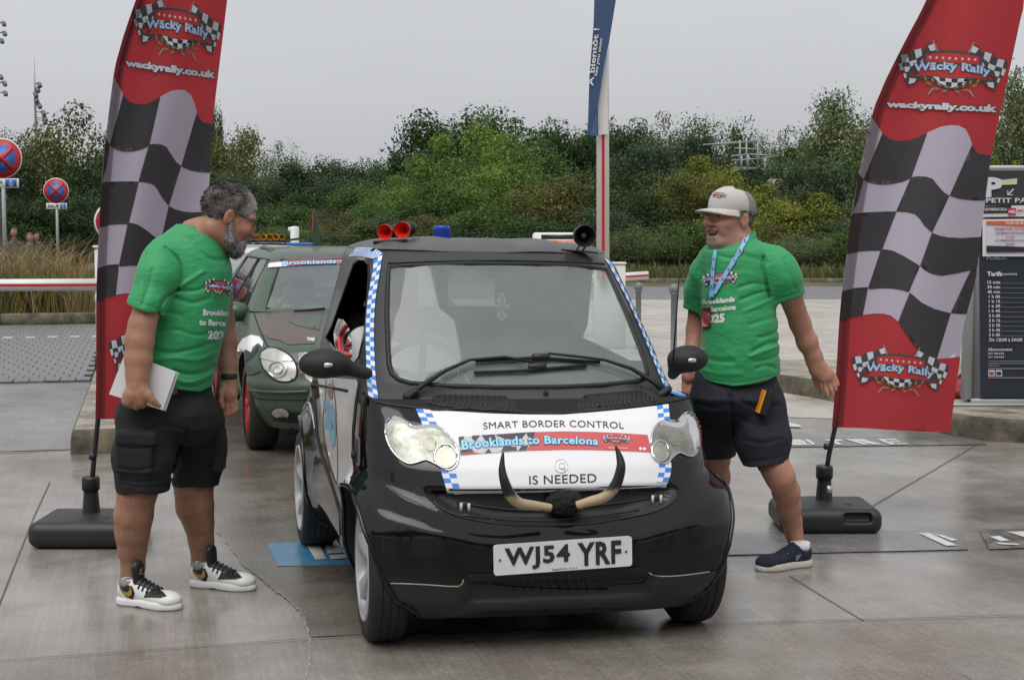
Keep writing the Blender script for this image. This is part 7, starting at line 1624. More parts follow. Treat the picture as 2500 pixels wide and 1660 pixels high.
def camo():
    m, N, L, b = node_mat('matt camouflage paint'); tc = N.new('ShaderNodeTexCoord'); nz = N.new('ShaderNodeTexNoise'); nz.inputs['Scale'].default_value = 1.15; nz.inputs['Detail'].default_value = 1.2; nz.inputs['Distortion'].default_value = .8
    mp = N.new('ShaderNodeMapping'); mp.inputs['Location'].default_value = (3.3, .4, 1.9); L.new(tc.outputs['Object'], mp.inputs[0]); L.new(mp.outputs[0], nz.inputs['Vector'])
    r = N.new('ShaderNodeValToRGB'); r.color_ramp.elements[0].position = .66; r.color_ramp.elements[1].position = .67; r.color_ramp.elements[0].color = (.052, .085, .055, 1); r.color_ramp.elements[1].color = (.095, .07, .06, 1)
    n2 = N.new('ShaderNodeTexNoise'); n2.inputs['Scale'].default_value = 7; L.new(tc.outputs['Object'], n2.inputs['Vector']); mr = N.new('ShaderNodeMapRange'); mr.inputs[3].default_value = .85; mr.inputs[4].default_value = 1.15; L.new(n2.outputs['Fac'], mr.inputs[0])
    sc = N.new('ShaderNodeVectorMath'); sc.operation = 'SCALE'; L.new(nz.outputs['Fac'], r.inputs[0]); L.new(r.outputs[0], sc.inputs[0]); L.new(mr.outputs[0], sc.inputs['Scale']); L.new(sc.outputs[0], b.inputs['Base Color']); b.inputs['Roughness'].default_value = .42; b.inputs['Coat Weight'].default_value = .15; return m
T2 = .27; est = empty('estate_car', (-1.02, 10.86, 0), T2, 'estate car painted in matt green and brown camouflage queueing behind the black car', 'car')
cam_m = camo(); redrim = mat('red wheel paint', (.34, .03, .035), .5)
bd, cl, rf, wsg_, lo_, up_ = saloon(est, cam_m, matt, redrim, roof_z=1.385, glass_m=glass('estate windscreen', (.86, .92, .93), .20, (.60, .67, .70), .03, 1.6))
SKE = Skin([bd, cl, rf, wsg_]); z4 = lambda q: [(540 + x / 2.45, 480 + y / 2.45) for x, y in q]
def elay(nm, q, m, par, off=.003, step=7): V, Fc = SKE.lay(z4(q), off, step, guess=10.3); return mk(nm, to_local(est, V), Fc, m, par)
def etube(nm, q, r, m, par, off=.002, n=6): P = [SKE.near(u, v, off, 10.3) for u, v in spline(z4(q), 4)]; return mk(nm, *(lambda mb: (to_local(est, mb.V), mb.F))(MB().tube(P, r, n)), m, par)
HL = [(230, 960), (245, 925), (290, 905), (350, 915), (410, 950), (445, 1000), (455, 1050), (440, 1090), (400, 1108), (350, 1105), (300, 1080), (255, 1030)]
hl = elay('headlamp', HL, mat('estate lamp', (.55, .55, .52), .25, metal=.5, var=.25, vscale=14), est, .004); etube('lamp_rim', HL + [HL[0]], .007, matt, hl); etube('lamp_split', [(238, 965), (320, 985), (430, 985)], .005, chrome, hl, .006)
ci = [(340 + 52 * math.cos(k), 1035 + 45 * math.sin(k)) for k in np.linspace(0, 2 * pi, 20, False)]; etube('lamp_ring', ci + [ci[0]], .006, chrome, hl, .008); ci = [(345 + 22 * math.cos(k), 1037 + 18 * math.sin(k)) for k in np.linspace(0, 2 * pi, 16, False)]; elay('lamp_eye', ci, decalw, hl, .009); etube('lamp_ring', ci + [ci[0]], .004, chrome, hl, .010)
H2 = [(492, 1030), (520, 1015), (560, 1045), (575, 1090), (540, 1110), (505, 1085)]; elay('headlamp', H2, MATS['estate lamp'], est, .004)
brn = mat('brown camouflage paint', (.092, .068, .058), .42, coat=.15, var=.12, vscale=7)
for q_, m_ in (([(202, 708), (300, 700), (460, 694), (610, 690), (590, 760), (575, 830), (560, 880), (470, 884), (400, 888), (340, 858), (282, 850), (240, 820)], brn), ([(300, 384), (420, 358), (742, 345), (742, 372), (500, 384), (320, 400)], brn)): elay('camouflage_patch', q_, m_, bd, .0035, 9)
elay('camouflage_patch', [(405, 748), (425, 728), (520, 718), (602, 716), (594, 760), (585, 800), (520, 790), (440, 770)], mat('green camouflage paint', (.052, .085, .055), .42, coat=.15, var=.12, vscale=7), bd, .006, 9)
fg = [(295, 1290), (320, 1266), (370, 1262), (405, 1285), (405, 1315), (370, 1328), (320, 1318)]; fo_ = elay('fog_lamp', fg, MATS['estate lamp'], est, .004); etube('fog_rim', fg + [fg[0]], .006, matt, fo_)
etube('bumper_strip', [(168, 1150), (200, 1160), (350, 1170), (520, 1165)], .012, cam_m, bd, .0); etube('bumper_strip', [(175, 1190), (260, 1212), (520, 1215)], .007, matt, bd, -.002); etube('bonnet_seam', [(200, 705), (225, 780), (260, 860), (285, 905)], .006, matt, bd, .0); etube('bonnet_seam', [(445, 995), (480, 1002), (540, 1000)], .006, matt, bd, 0); etube('bumper_seam', [(140, 1062), (190, 1065), (235, 1045)], .005, matt, bd, 0)
elay('lower_intake', [(300, 1335), (420, 1290), (540, 1290), (540, 1345), (420, 1355)], matt, bd, .003)
elay('shark_fin_decal', [(95, 905), (130, 850), (180, 828), (230, 840), (252, 872), (248, 902), (222, 878), (192, 902), (182, 932), (150, 915), (112, 952)], decalw, bd, .004); elay('black_decal', [(105, 960), (150, 920), (182, 935), (220, 890), (235, 905), (190, 960), (150, 990), (120, 985)], ink, bd, .0035)  # white decal with a black printed shape below it
V, Fc = SKE.text('TEAM', z4([(512, 846), (558, 846), (556, 866), (515, 860)]), .004, .04); mk('lettering', to_local(est, V), Fc, decalw, bd, smooth=False)
ban2 = elay('screen_banner', [(285, 408), (300, 400), (500, 386), (740, 380), (745, 405), (500, 412), (300, 428), (283, 430)], mat('banner pink red', (.62, .14, .15), .5), wsg_, .006); elay('banner_checks', [(285, 408), (300, 400), (400, 393), (395, 420), (300, 428), (283, 430)], decalw, ban2, .008)
for bo, off, m in ((.09, .009, MATS['banner letter edge']), (.03, .011, MATS['banner letter blue'])): V, Fc = SKE.text('Brooklands to', z4([(372, 396), (770, 383), (770, 402), (372, 416)]), off, bo, 1.05); mk('lettering', to_local(est, V), Fc, m, ban2, smooth=False)
etube('wiper', [(435, 692), (520, 685), (620, 675)], .008, matt, est, .01)
f = Field(); P = to_local(est, [px(*z4([(88, 690)])[0], 11.35)])[0]; f.M = Matrix.Translation(P); f.ell((0, 0, 0), (.105, .08, .075), .02); f.cone((.06, 0, -.02), (.16, .03, -.04), .04, .03, .02); V, Q = f.mesh(.008); mk('door_mirror', V, Q, cam_m, est)
P = [to_local(est, [px(*z4([(u, v)])[0], d)])[0] for u, v, d in ((283, 372, 12.35), (300, 318, 12.5), (262, 304, 13.2), (240, 312, 13.8), (215, 340, 14.3))]; MB().tube(P, .022, 8).out('roof_rail', cam_m, est); MB().tube([(-p[0], p[1], p[2]) for p in P], .022, 8).out('roof_rail', cam_m, est)
# aeroplane tail on the roof
tl = empty('tail_fin', px(*z4([(575, 318)])[0], 13.6), 0, 'green wooden aeroplane tail fin fixed on camouflage car roof', 'tail fin')
def slab(nm, pts, d, th, m, dd=0): P = [px(*z4([p])[0], d + dd * i) - tl.location for i, p in enumerate(pts)]; n = len(P); return mk(nm, P + [p + Vector((0, th, 0)) for p in P], [tuple(range(n - 1, -1, -1)), tuple(range(n, 2 * n))] + [(i, (i + 1) % n, n + (i + 1) % n, n + i) for i in range(n)], m, tl, smooth=False)
fin = slab('fin', [(545, 70), (552, 72), (572, 130), (590, 220), (602, 318), (548, 318), (545, 200)], 13.6, .04, mat('dark green ply', (.035, .065, .042), .5)); slab('rudder_stripe', [(546, 90), (551, 92), (551, 200), (546, 200)], 13.59, .005, redv)
slab('tailplane', [(375, 258), (540, 236), (575, 232), (812, 232), (812, 240), (575, 246), (540, 252), (385, 268)], 13.62, .3, MATS['dark green ply'])
# driver of the estate
ER = world_of(est); d2 = empty('person', ER @ Vector((-.36, 1.75, .5)), 0, 'driver in lime high-visibility vest holding the wheel of the camouflage car', 'person'); f = Field(); f.M = ER; Hd2 = HeadF(f, ER @ frame((-.36, 1.62, 1.15), (0, -1, 0)))
f.M = ER; f.cone((-.36, 1.66, 1.05), (-.36, 1.7, .95), .06, .07, .03); f.ell((-.36, 1.72, .76), (.19, .12, .24), .05)
for sx in (-1, 1):
    f.chain([(-.36 + sx * .17, 1.68, .92), (-.36 + sx * .24, 1.45, .78), (-.36 + sx * .15, 1.2, .90)], [.065, .05, .035]); c = (-.36 + sx * .15, 1.18, .915); f.ell(c, (.04, .03, .04), .02)
    for i in range(4): f.chain([(c[0] - .022 + .015 * i, c[1] - .01, c[2] + .02), (c[0] - .022 + .015 * i, c[1] - .035, c[2] + .005), (c[0] - .02 + .014 * i, c[1] - .02, c[2] - .02)], [.010, .009, .008], .004)
persons_mesh(d2, 'body', f, .010, skinm, None, lambda V: skin_cols(V, 12)); f = Field(); f.M = ER; f.ell((-.36, 1.72, .75), (.205, .14, .26), .05)
for sx in (-1, 1): f.chain([(-.36 + sx * .17, 1.68, .92), (-.36 + sx * .245, 1.46, .79)], [.08, .066])
persons_mesh(d2, 'vest', f, .012, mat('lime vest', (.28, .75, .03), .7)); fH, pH = hair_field(Hd2, Hd2.M, .009, lambda L: np.maximum(np.interp(L[:, 1], [-.1, 0, .05, .08], [-.05, .0, .04, .08]) - L[:, 2], L[:, 1] - .09)); persons_mesh(d2, 'hair', fH, .01, hairm, pH, lambda V: np.full((len(V), 3), .03))
sw2 = MB(); cc = Vector((-.36, 1.16, .88)); sw2.tube([cc + (e1 * math.cos(k) + e2 * math.sin(k)) * .18 for k in np.linspace(0, 2 * pi, 24)], .014, 8); sw2.tube([cc + e1 * .18, cc - e1 * .18], .02, 6); sw2.out('steering_wheel', ins, est)
# white car with light bar
wc = empty('white_car', (-2.6, 16.2, 0), T2, 'white saloon with blue roof light bar behind the camouflage estate', 'car'); bw_, cw_, rw_, gw_, lw_, uw_ = saloon(wc, mat('white car paint', (.62, .63, .64), .2, coat=.5), matt, alloy, roof_z=1.36)
lb = empty('light_bar', px(*z4([(310, 320)])[0], 18.0), 0, 'blue and clear emergency light bar across white car roof', 'light bar')
def lbp(x, y, d=18.): return px(*z4([(x, y)])[0], d) - lb.location
def lbox(nm, x0, x1, y0, y1, m, d=18., th=.28, par=None): a, b = lbp(x0, y1, d), lbp(x1, y0, d); mb = MB(); mb.box(((a.x + b.x) / 2, a.y + th / 2, (a.z + b.z) / 2), (b.x - a.x, th, b.z - a.z), bev=.012); return mb.out(nm, m, par or lb, smooth=False)
bluebar = mat('blue bar lens', (.03, .14, .42), .2, coat=.4, trans=.2); lbox('blue_lens', -40, 188, 276, 320, bluebar); cb = lbox('centre_unit', 190, 366, 276, 322, mat('grey bar unit', (.22, .23, .23), .35)); lbox('blue_lens', 368, 552, 276, 316, bluebar); lbox('bar_foot', -30, 545, 322, 335, matt)
for cx_ in (235, 300, 335): MB().lathe([(.03, 0), (.032, -.01), (.02, -.03)], lbp(cx_, 298, 17.98), (0, -1, 0), 14).out('work_lamp', mat('lamp glass', (.6, .6, .58), .15), cb)
yh_ = empty('air_horn_row', px(*z4([(265, 268)])[0], 17.9), 0, 'row of yellow trumpet horns above the blue light bar', 'horns'); yel_m = mat('yellow horn plastic', (.75, .36, .01), .35)
for i, x in enumerate((172, 211, 250, 290, 325, 362)):
    d = 17.85 + .05 * (i % 2); c = px(*z4([(x, 243)])[0], d) - yh_.location; R = 19 / 2.45 / F_PX * d; ax_ = (.05 if i % 2 else -.3, -1, 0)
    b = MB().lathe([(R, 0), (R * 1.05, -.008), (R * .7, -.04), (R * .4, -.1), (R * .35, -.2)], c, ax_, 18, cap=False).out('trumpet', yel_m, yh_); MB().lathe([(R, 0), (R * .62, -.02), (R * .3, -.05), (0, -.055)], c, ax_, 18, cap=False).out('trumpet_throat', mat('horn throat', (.25, .10, .005), .4), b); MB().lathe([(R * .28, -.02), (0, -.019)], c, ax_, 12, cap=False).out('throat_hole', ink, b)
a, b = px(*z4([(150, 266)])[0], 17.95) - yh_.location, px(*z4([(380, 266)])[0], 17.95) - yh_.location; MB().box((a + b) / 2, (b.x - a.x, .1, .02)).out('mount_rail', matt, yh_)
pst = empty('white_post', px(*z4([(441, 300)])[0], 19.0), 0, 'short white post with rounded top standing behind the light bar', 'post'); pst.location.z = 0
q = px(*z4([(441, 180)])[0], 19.0); MB().lathe([(.055, 0), (.055, q.z - .02), (.045, q.z), (0, q.z + .005)], (0, 0, 0), None, 16).out('post_tube', mat('white post paint', (.7, .7, .68), .5), pst); MB().box((-.05, 0, q.z - .03), (.06, .06, .05), bev=.01).out('post_arm', MATS['white post paint'], pst)

# ================================================================ barriers, signs, masts
wpaint = mat('white barrier paint', (.70, .69, .66), .4, var=.05, vscale=6); rpaint = mat('red barrier paint', (.48, .02, .03), .4); galv = mat('galvanised steel', (.30, .31, .32), .5, metal=.5, var=.15, vscale=9)
def arm(nm, a, b, lab, r=.058, stripe=True, cat='barrier'):
    a, b = Vector(a), Vector(b); o = empty(nm, a, 0, lab, cat); mb = MB(); mb.tube([(0, 0, 0), b - a], r, 14); mb.out('boom', wpaint, o)
    t = (b - a).normalized(); fr_ = Vector((0, -1, 0)); s_ = t.cross(fr_).normalized(); w = r * .22; P = []
    for e, q in ((Vector(), 1), (b - a, 1)): P += [e + fr_ * (r * 1.02) + s_ * w, e + fr_ * (r * 1.02) - s_ * w]
    if stripe: MB().add(P + [p + Vector((0, .01, 0)) for p in P], [(0, 1, 3, 2), (4, 6, 7, 5), (0, 2, 6, 4), (1, 5, 7, 3)]).out('red_stripe', rpaint, o, smooth=False)
    return o
D1 = 14.8; a0, a1 = px(248, 695, D1), px(-160, 697, D1); bl1 = arm('boom_barrier', a0, a1, 'lowered white boom with red stripe above the brick paving', .060)
pc = px(243, 700, D1 + .15); cab = empty('barrier_cabinet', (pc.x + .12, pc.y + .1, .17), 0, 'white barrier cabinet behind the chequered flag at the kerb island', 'cabinet'); hz_ = px(240, 606, D1).z - .17
MB().box((0, 0, hz_ / 2), (.30, .34, hz_), bev=.02).out('cabinet_body', wpaint, cab); MB().box((0, 0, hz_ + .012), (.33, .37, .025), bev=.01).out('cabinet_lid', wpaint, cab); MB().box((0, 0, .06), (.32, .36, .12)).out('cabinet_plinth', mat('dark plinth', (.04, .04, .045), .6), cab)
def disc_sign(o, c, r, rings, parent_post=None):
    first = None
    for i, (rr2, m, th) in enumerate(rings): p = MB().lathe([(r * rr2, -.004), (r * rr2, th), (0, th)], c + Vector((0, -.002 * i, 0)), (0, -1, 0), 36).out(['sign_plate', 'sign_ring', 'sign_field'][min(i, 2)], m, first or o); first = first or p
    return first
srd = mat('sign red', (.42, .02, .03), .35); sbl = mat('sign blue', (.02, .11, .42), .35); swh = mat('sign white', (.68, .68, .68), .35)
c = px(277, 541, D1 - .02); ne = empty('road_sign', (c.x, c.y, .17), 0, 'round red and white no entry sign half hidden behind chequered flag', 'sign'); cz = Vector((0, 0, c.z - .17)); ds = disc_sign(ne, cz, .19, [(1, swh, .006), (.9, srd, .007)]); MB().box(cz + Vector((0, -.014, 0)), (.24, .004, .05)).out('white_bar', swh, ds); MB().tube([(0, .02, 0), cz + Vector((0, .02, -.1))], .025, 8).out('sign_post', galv, ne)
c = px(258, 728, D1 - .1); n2_ = empty('round_reflector', c, 0, 'small round red and white plate at the boom hinge', 'sign'); disc_sign(n2_, Vector(), .105, [(1, swh, .006), (.8, srd, .007)])
def nostop(u, v, d, lab, rpx, panel, word):
    c = px(u, v, d); zg = terrain(c.x, d); o = empty('road_sign', (c.x, c.y, zg), 0, lab, 'sign', 'no stopping signs'); k = Vector((0, 0, c.z - zg)); R = rpx / F_PX * d
    p = disc_sign(o, k, R, [(1, swh, .008), (.95, srd, .009), (.66, sbl, .010)])
    for a in (pi / 4, -pi / 4): MB().box(k + Vector((0, -.018 - (a > 0) * .0025, 0)), (R * 1.5, .003, R * .22), Matrix.Rotation(a, 3, 'Y')).out('red_bar', srd, p)
    (x0, y0), (x1, y1) = panel; A_, B_ = px(x0, y1, d) - o.location, px(x1, y0, d) - o.location; cc_ = (A_ + B_) / 2; w_, h_ = B_.x - A_.x, B_.z - A_.z; pl_ = MB().box(cc_, (w_, .01, h_), bev=.004).out('sub_plate', swh, o)
    T, Ft = text_in(word, [(cc_.x - w_ * .42, cc_.z + h_ * .24), (cc_.x + w_ * .12, cc_.z + h_ * .24), (cc_.x + w_ * .12, cc_.z - h_ * .24), (cc_.x - w_ * .42, cc_.z - h_ * .24)], .03); mk('lettering', [(x, cc_.y - .008, z) for x, z in T], Ft, ink, pl_, smooth=False)
    bx_ = cc_ + Vector((w_ * .32, -.007, 0)); MB().box(bx_, (w_ * .26, .003, h_ * .78)).out('wheelchair_field', sbl, pl_); s_ = h_ * .34
    MB().lathe([(s_ * .17, 0), (s_ * .17, .003), (0, .003)], bx_ + Vector((-s_ * .1, -.002, s_ * .75)), (0, -1, 0), 10).out('wheelchair_sign', swh, pl_); wh_ = [bx_ + Vector((s_ * .55 * math.cos(t), -.003, -s_ * .3 + s_ * .55 * math.sin(t))) for t in np.linspace(2.2, 6.0, 14)]; MB().tube(wh_, s_ * .1, 5).out('wheelchair_sign', swh, pl_); MB().tube([bx_ + Vector(p_) for p_ in ((-s_ * .1, -.003, s_ * .5), (-s_ * .05, -.003, -.1 * s_), (s_ * .45, -.003, -.1 * s_), (s_ * .7, -.003, -s_ * .7))], s_ * .1, 5).out('wheelchair_sign', swh, pl_)
    MB().tube([(0, .03, -.05), (0, .03, c.z - zg + R * .5)], .035, 10).out('sign_post', galv, o)
nostop(137, 466, 37, 'no stopping sign with SAUF wheelchair plate, small, behind the dry grass', 31, ((113, 496), (163, 511)), 'SAUF'); nostop(5, 387, 26, 'large no stopping sign cut by the picture edge with SAUF plate', 49, ((-60, 436), (46, 459)), 'SAUF')
def mast(u, vt, d, heads, lab):
    x = (u - 1250) / F_PX * d; zg = terrain(x, d); top = px(u, vt, d).z; o = empty('lamp_mast', (x, d, zg), 0, lab, 'lamp mast'); h = top - zg; MB().tube([(0, 0, 0), (0, 0, h * .5), (0, 0, h * .8), (0, 0, h)], [.15, .11, .07, .015], 10).out('mast_pole', galv, o)
    for dx, v in heads:
        p = px(u + dx, v, d) - o.location; q = Vector((0, 0, p.z)); f = MB().tube([q, p], .03, 6).out('lamp_arm', galv, o); f2 = Field(); f2.ell(p, (.17 * d / 100, .17 * d / 100, .13 * d / 100)); f2.cone(p, p + Vector((.1, -.12, -.16)) * (d / 100), .12 * d / 100, .16 * d / 100); V, Q = f2.mesh(.05); mk('lamp_head', V, Q, mat('grey lamp housing', (.12, .13, .14), .5), o)
mast(96, 142, 98, [(-1, 205), (-5, 217), (-10, 229), (-8, 242), (-1, 256), (9, 274), (13, 288), (12, 294)], 'tall thin grey lamp mast with many round floodlights beyond the meadow')
mast(-2, -40, 60, [(10, 56), (12, 80), (5, 98), (12, 202), (14, 226), (3, 186)], 'nearer lamp mast with floodlights at the picture edge')
# raised boom with banner, terminal, far boom, bollards
D2 = 19.5; a0 = px(1471, 900, D2); a0.z = .9; a1 = px(1471, -250, D2); bo = arm('boom_barrier', a0, a1, 'raised white boom with red stripe behind the black car', .083)
cb2 = empty('barrier_cabinet', (a0.x + .1, a0.y + .25, 0), 0, 'white barrier cabinet below the raised boom', 'cabinet'); MB().box((0, 0, .55), (.4, .34, 1.1), bev=.02).out('cabinet_body', wpaint, cb2); MB().box((0, 0, 1.11), (.43, .37, .025), bev=.01).out('cabinet_lid', wpaint, cb2)
bn = empty('banner', px(1471, 330, D2 - .15), 0, 'blue sleeve banner See you soon hanging on raised boom', 'banner'); zb7 = lambda q: [(1340 + x / 2.24, y / 2.24) for x, y in q]
def bpoly(nm, q, m, dd, par=None): P = [px(*p, D2 - dd) - bn.location for p in zb7(q)]; n = len(P); return mk(nm, P + [p + Vector((0, .03, 0)) for p in P], [tuple(range(n - 1, -1, -1)), tuple(range(n, 2 * n))] + [(i, (i + 1) % n, n + (i + 1) % n, n + i) for i in range(n)], m, par or bn, smooth=False)
bcl = bpoly('banner_cloth', [(258, -300), (430, -420), (385, -120), (367, 0), (330, 230), (303, 350), (268, 590), (270, 742), (212, 740), (222, 420), (245, 130)], mat('navy banner', (.035, .075, .17), .5, var=.1, vscale=2), .20); bpoly('white_sleeve', [(268, 600), (303, 350), (318, 290), (322, 735), (268, 738)], wpaint, .115); bpoly('banner_fold', [(212, 740), (226, 738), (262, 600), (266, 745)], mat('navy fold', (.05, .10, .21), .5), .215)
def btext(s_, q, b_): T, Ft = text_in(s_, zb7(q), b_); mk('lettering', [px(u, v, D2 - .222) - bn.location for u, v in T], Ft, swh, bcl, smooth=False)
btext('See you soon', [(248, 415), (278, 212), (297, 215), (267, 420)], .02); btext('A bientôt !', [(214, 470), (246, 158), (274, 158), (242, 470)], .02)
tm = empty('ticket_terminal', (px(1361, 600, 21.5).x, 21.5, 0), 0, 'white pay terminal with TOUR DE notice behind the black car roof', 'terminal'); zt_ = px(1361, 568, 21.5).z; MB().box((0, .2, zt_ / 2), (.70, .4, zt_), bev=.03).out('terminal_body', wpaint, tm); MB().box((.05, -.004, zt_ - .06), (.56, .01, .06)).out('terminal_hood', ink, tm)
MB().box((.10, -.012, zt_ - .28), (.52, .006, .36)).out('notice', swh, tm); MB().box((.13, -.018, zt_ - .145), (.46, .004, .07)).out('notice_head', mat('notice orange', (.62, .12, .03), .5), tm)
T, Ft = text_in('TOUR DE FRANCE', [(.02, zt_ - .12), (.34, zt_ - .12), (.34, zt_ - .168), (.02, zt_ - .168)], .03); mk('lettering', [(x, -.022, z) for x, z in T], Ft, swh, tm, smooth=False)
arm('boom_barrier', px(1583, 672, 21), px(1420, 682, 21), 'lowered far boom end with red stripe in front of the verge', .058)
def bollard(u, vt, d, lab):
    c = px(u, vt, d); o = empty('bollard', (c.x, d, .004), 0, lab, 'bollard', 'grey ball-top bollards'); h = c.z; r = .036
    MB().lathe([(.055, 0), (.055, .02), (r, .03), (r, h - .13), (.048, h - .12), (.048, h - .105), (.03, h - .10)], (0, 0, 0), None, 16).out('bollard_post', mat('grey bollard paint', (.16, .18, .185), .45), o); MB().lathe([(.06 * math.sin(t), h - .062 - .06 * math.cos(t)) for t in np.linspace(.1, pi - .01, 10)], (0, 0, 0), None, 16).out('bollard_ball', MATS['grey bollard paint'], o)
bollard(1646, 693, 17.0, 'grey steel bollard with ball top beside the laughing man'); bollard(1559, 689, 19.5, 'grey steel bollard with ball top beyond the windscreen pillar')
# ================================================================ tariff board
D3 = 11.85; brd = empty('tariff_board', (*px(2430, 990, D3).xy, .17), 0, 'dark blue parking tariff board in aluminium frame on right kerb island', 'sign board'); za = lambda q: [(2304 + x / 4, 380 + y / 4) for x, y in q]
def bp(u, v, o=0.): return px(u, v, D3 - o) - brd.location
def bquad(nm, q, m, o, par=None): P = [bp(u, v, o) for u, v in q]; n = len(P); return mk(nm, P + [p + Vector((0, .004, 0)) for p in P], [tuple(range(n - 1, -1, -1)), tuple(range(n, 2 * n))] + [(i, (i + 1) % n, n + (i + 1) % n, n + i) for i in range(n)], m, par or brd, smooth=False)
alu = mat('aluminium frame', (.34, .35, .36), .45, metal=.4); dkb = mat('board navy', (.022, .026, .042), .4)
a, b = bp(2382, 412), bp(2660, 984); cx_ = (a.x + b.x) / 2; MB().box((cx_, .05, (a.z + b.z) / 2), (b.x - a.x, .08, a.z - b.z)).out('board_core', alu, brd)
for x in (a.x - .02, b.x + .02): MB().box((x, .05, (a.z + .08) / 2), (.06, .11, a.z + .0), bev=.006).out('frame_post', alu, brd)
MB().box((cx_, .05, a.z), (b.x - a.x, .11, .05), bev=.006).out('frame_rail', alu, brd); MB().box((cx_, .05, b.z + .01), (b.x - a.x, .11, .05), bev=.006).out('frame_rail', alu, brd); MB().box((cx_ - .2, .05, .012), (1.5, .35, .02), bev=.004).out('foot_plate', alu, brd)
p1 = bquad('top_panel', za([(360, 160), (1400, 160), (1400, 480), (360, 485)]), mat('board slate', (.035, .04, .045), .45), .012); bquad('white_strip', za([(360, 492), (1400, 482), (1400, 590), (360, 600)]), swh, .012); bquad('parking_strip', za([(370, 495), (660, 488), (660, 560), (370, 565)]), ink, .018)
p2 = bquad('lower_panel', [(2390, 553), (2660, 550), (2660, 971), (2394, 971)], dkb, .012)
def bt(s_, q, m, bo=.02, o=.024, conv=za, sp=1., par=None): T, Ft = text_in(s_, conv(q), bo, sp); mk('lettering', [bp(u, v, o) for u, v in T], Ft, m, par or p2, smooth=False)
lw = mat('board white ink', (.60, .62, .64), .5)
bt('P', [(415, 225), (560, 225), (560, 395), (415, 395)], lw, .05, par=p1); bquad('tape_scrap', za([(556, 240), (700, 225), (716, 222), (716, 282), (560, 288)]), mat('cream tape', (.58, .56, .38), .6), .02, p1)
bt('PETIT PARADIS', [(415, 415), (1090, 415), (1090, 460), (415, 460)], lw, .02, par=p1); bt('UN PARKING DE LA', [(400, 512), (620, 512), (620, 538), (400, 540)], lw, .03, par=p1)
for q in ([(622, 388), (622, 340), (630, 340), (630, 376), (680, 322), (688, 330), (640, 380), (676, 380), (676, 388)],): bquad('arrow', za(q), lw, .02, p1)
bquad('logo_square', za([(630, 515), (705, 512), (705, 584), (630, 584)]), mat('logo pink red', (.55, .04, .08), .5), .02, p1); bt('MEL', [(636, 538), (704, 535), (704, 560), (636, 562)], lw, .04, .026, par=p1); bt('MÉTROPOLE', [(720, 520), (1000, 518), (1000, 550), (720, 550)], MATS['logo pink red'], .02, .026, par=p1)
nt_ = bquad('notice', za([(380, 625), (1100, 615), (1100, 985), (380, 985)]), swh, .03); bquad('notice_frame', za([(418, 640), (1000, 636), (1000, 945), (418, 948)]), mat('notice pale', (.60, .60, .66), .5), .036, nt_); bquad('notice_band', za([(418, 640), (1000, 636), (1000, 690), (784, 690), (418, 672)]), MATS['notice orange'], .042, nt_); bquad('notice_foot', za([(418, 880), (600, 885), (1000, 900), (1000, 940), (418, 945)]), dkb, .042, nt_)
redi = mat('red ink', (.5, .04, .07), .5)
for s_, q, m in (('TOUR DE FRANCE', [(600, 648), (860, 648), (860, 674), (600, 674)], swh), ('FERMETURE DU PARKING', [(503, 706), (880, 704), (880, 728), (503, 730)], redi), ('DU MARDI 1ER JUILLET', [(512, 752), (790, 750), (790, 772), (512, 774)], ink), ('21H00', [(606, 786), (688, 786), (688, 806), (606, 806)], redi), ('AU DIMANCHE 6 JUILLET', [(502, 822), (800, 820), (800, 842), (502, 844)], ink), ('20H00', [(606, 858), (688, 858), (688, 878), (606, 878)], redi)): bt(s_, q, m, .02, .05, par=nt_)
bt('Tarifs', [(425, 1135), (568, 1133), (568, 1175), (425, 1175)], lw, .04); bt('(extraits)', [(576, 1145), (714, 1143), (714, 1172), (576, 1174)], lw, .01); bt('PUBLIC', [(422, 985), (622, 982), (620, 1015), (422, 1018)], mat('grey ink', (.3, .32, .35), .5), .0)
ln = ['15 min', '30 min', '45 min', '1 h 00', '1 h 15', '1 h 30', '1 h 45', '2 h 00', '2 h 15', '2 h 30', '2 h 45', '3 h 00']; zc = lambda q: [(2000 + x / 2.8, 560 + y / 2.8) for x, y in q]
for i, s_ in enumerate(ln):
    y = 352 + 32.6 * i; x0 = 1150 if i < 3 else 1160; bt(s_, [(x0, y), (1236, y), (1236, y + 20), (x0, y + 20)], lw, .02, conv=zc); bquad('leader_dots', zc([(1242, y + 17), (1500, y + 17), (1500, y + 19), (1242, y + 19)]), mat('dim ink', (.25, .27, .3), .5), .02, p2)
for s_, q, b_ in (('De 12h00 à 24h00', [(1163, 743), (1388, 743), (1388, 765), (1163, 765)], .015), ('Abonnement', [(1154, 810), (1320, 810), (1320, 830), (1154, 830)], .015), ('7J/7 24H/24', [(1154, 842), (1263, 842), (1263, 858), (1154, 858)], .015), ('7J/7 24H/24', [(1154, 866), (1263, 866), (1263, 882), (1154, 882)], .015)): bt(s_, q, lw, b_, conv=zc)
for y in (900, 915, 930): bquad('small_print', zc([(1156, y), (1400 if y < 930 else 1230, y), (1400 if y < 930 else 1230, y + 4), (1156, y + 4)]), MATS['dim ink'], .02, p2)
bquad('rule_line', zc([(1155, 950), (1500, 950), (1500, 952), (1155, 952)]), lw, .02, p2); bquad('rule_line', zc([(1155, 1013), (1500, 1013), (1500, 1015), (1155, 1015)]), lw, .02, p2)
for x in (1157, 1208): lq_ = bquad('card_logo', zc([(x, 962), (x + 42, 962), (x + 42, 1005), (x, 1005)]), lw, .02, p2); bquad('card_mark', zc([(x + 6, 972), (x + 36, 972), (x + 36, 995), (x + 6, 995)]), redi if x < 1200 else dkb, .026, lq_)
bg_ = empty('bag', px(2362, 975, 12.3), 0, 'crumpled red and black bag lying behind the tariff board', 'bag'); bg_.location.z = .174
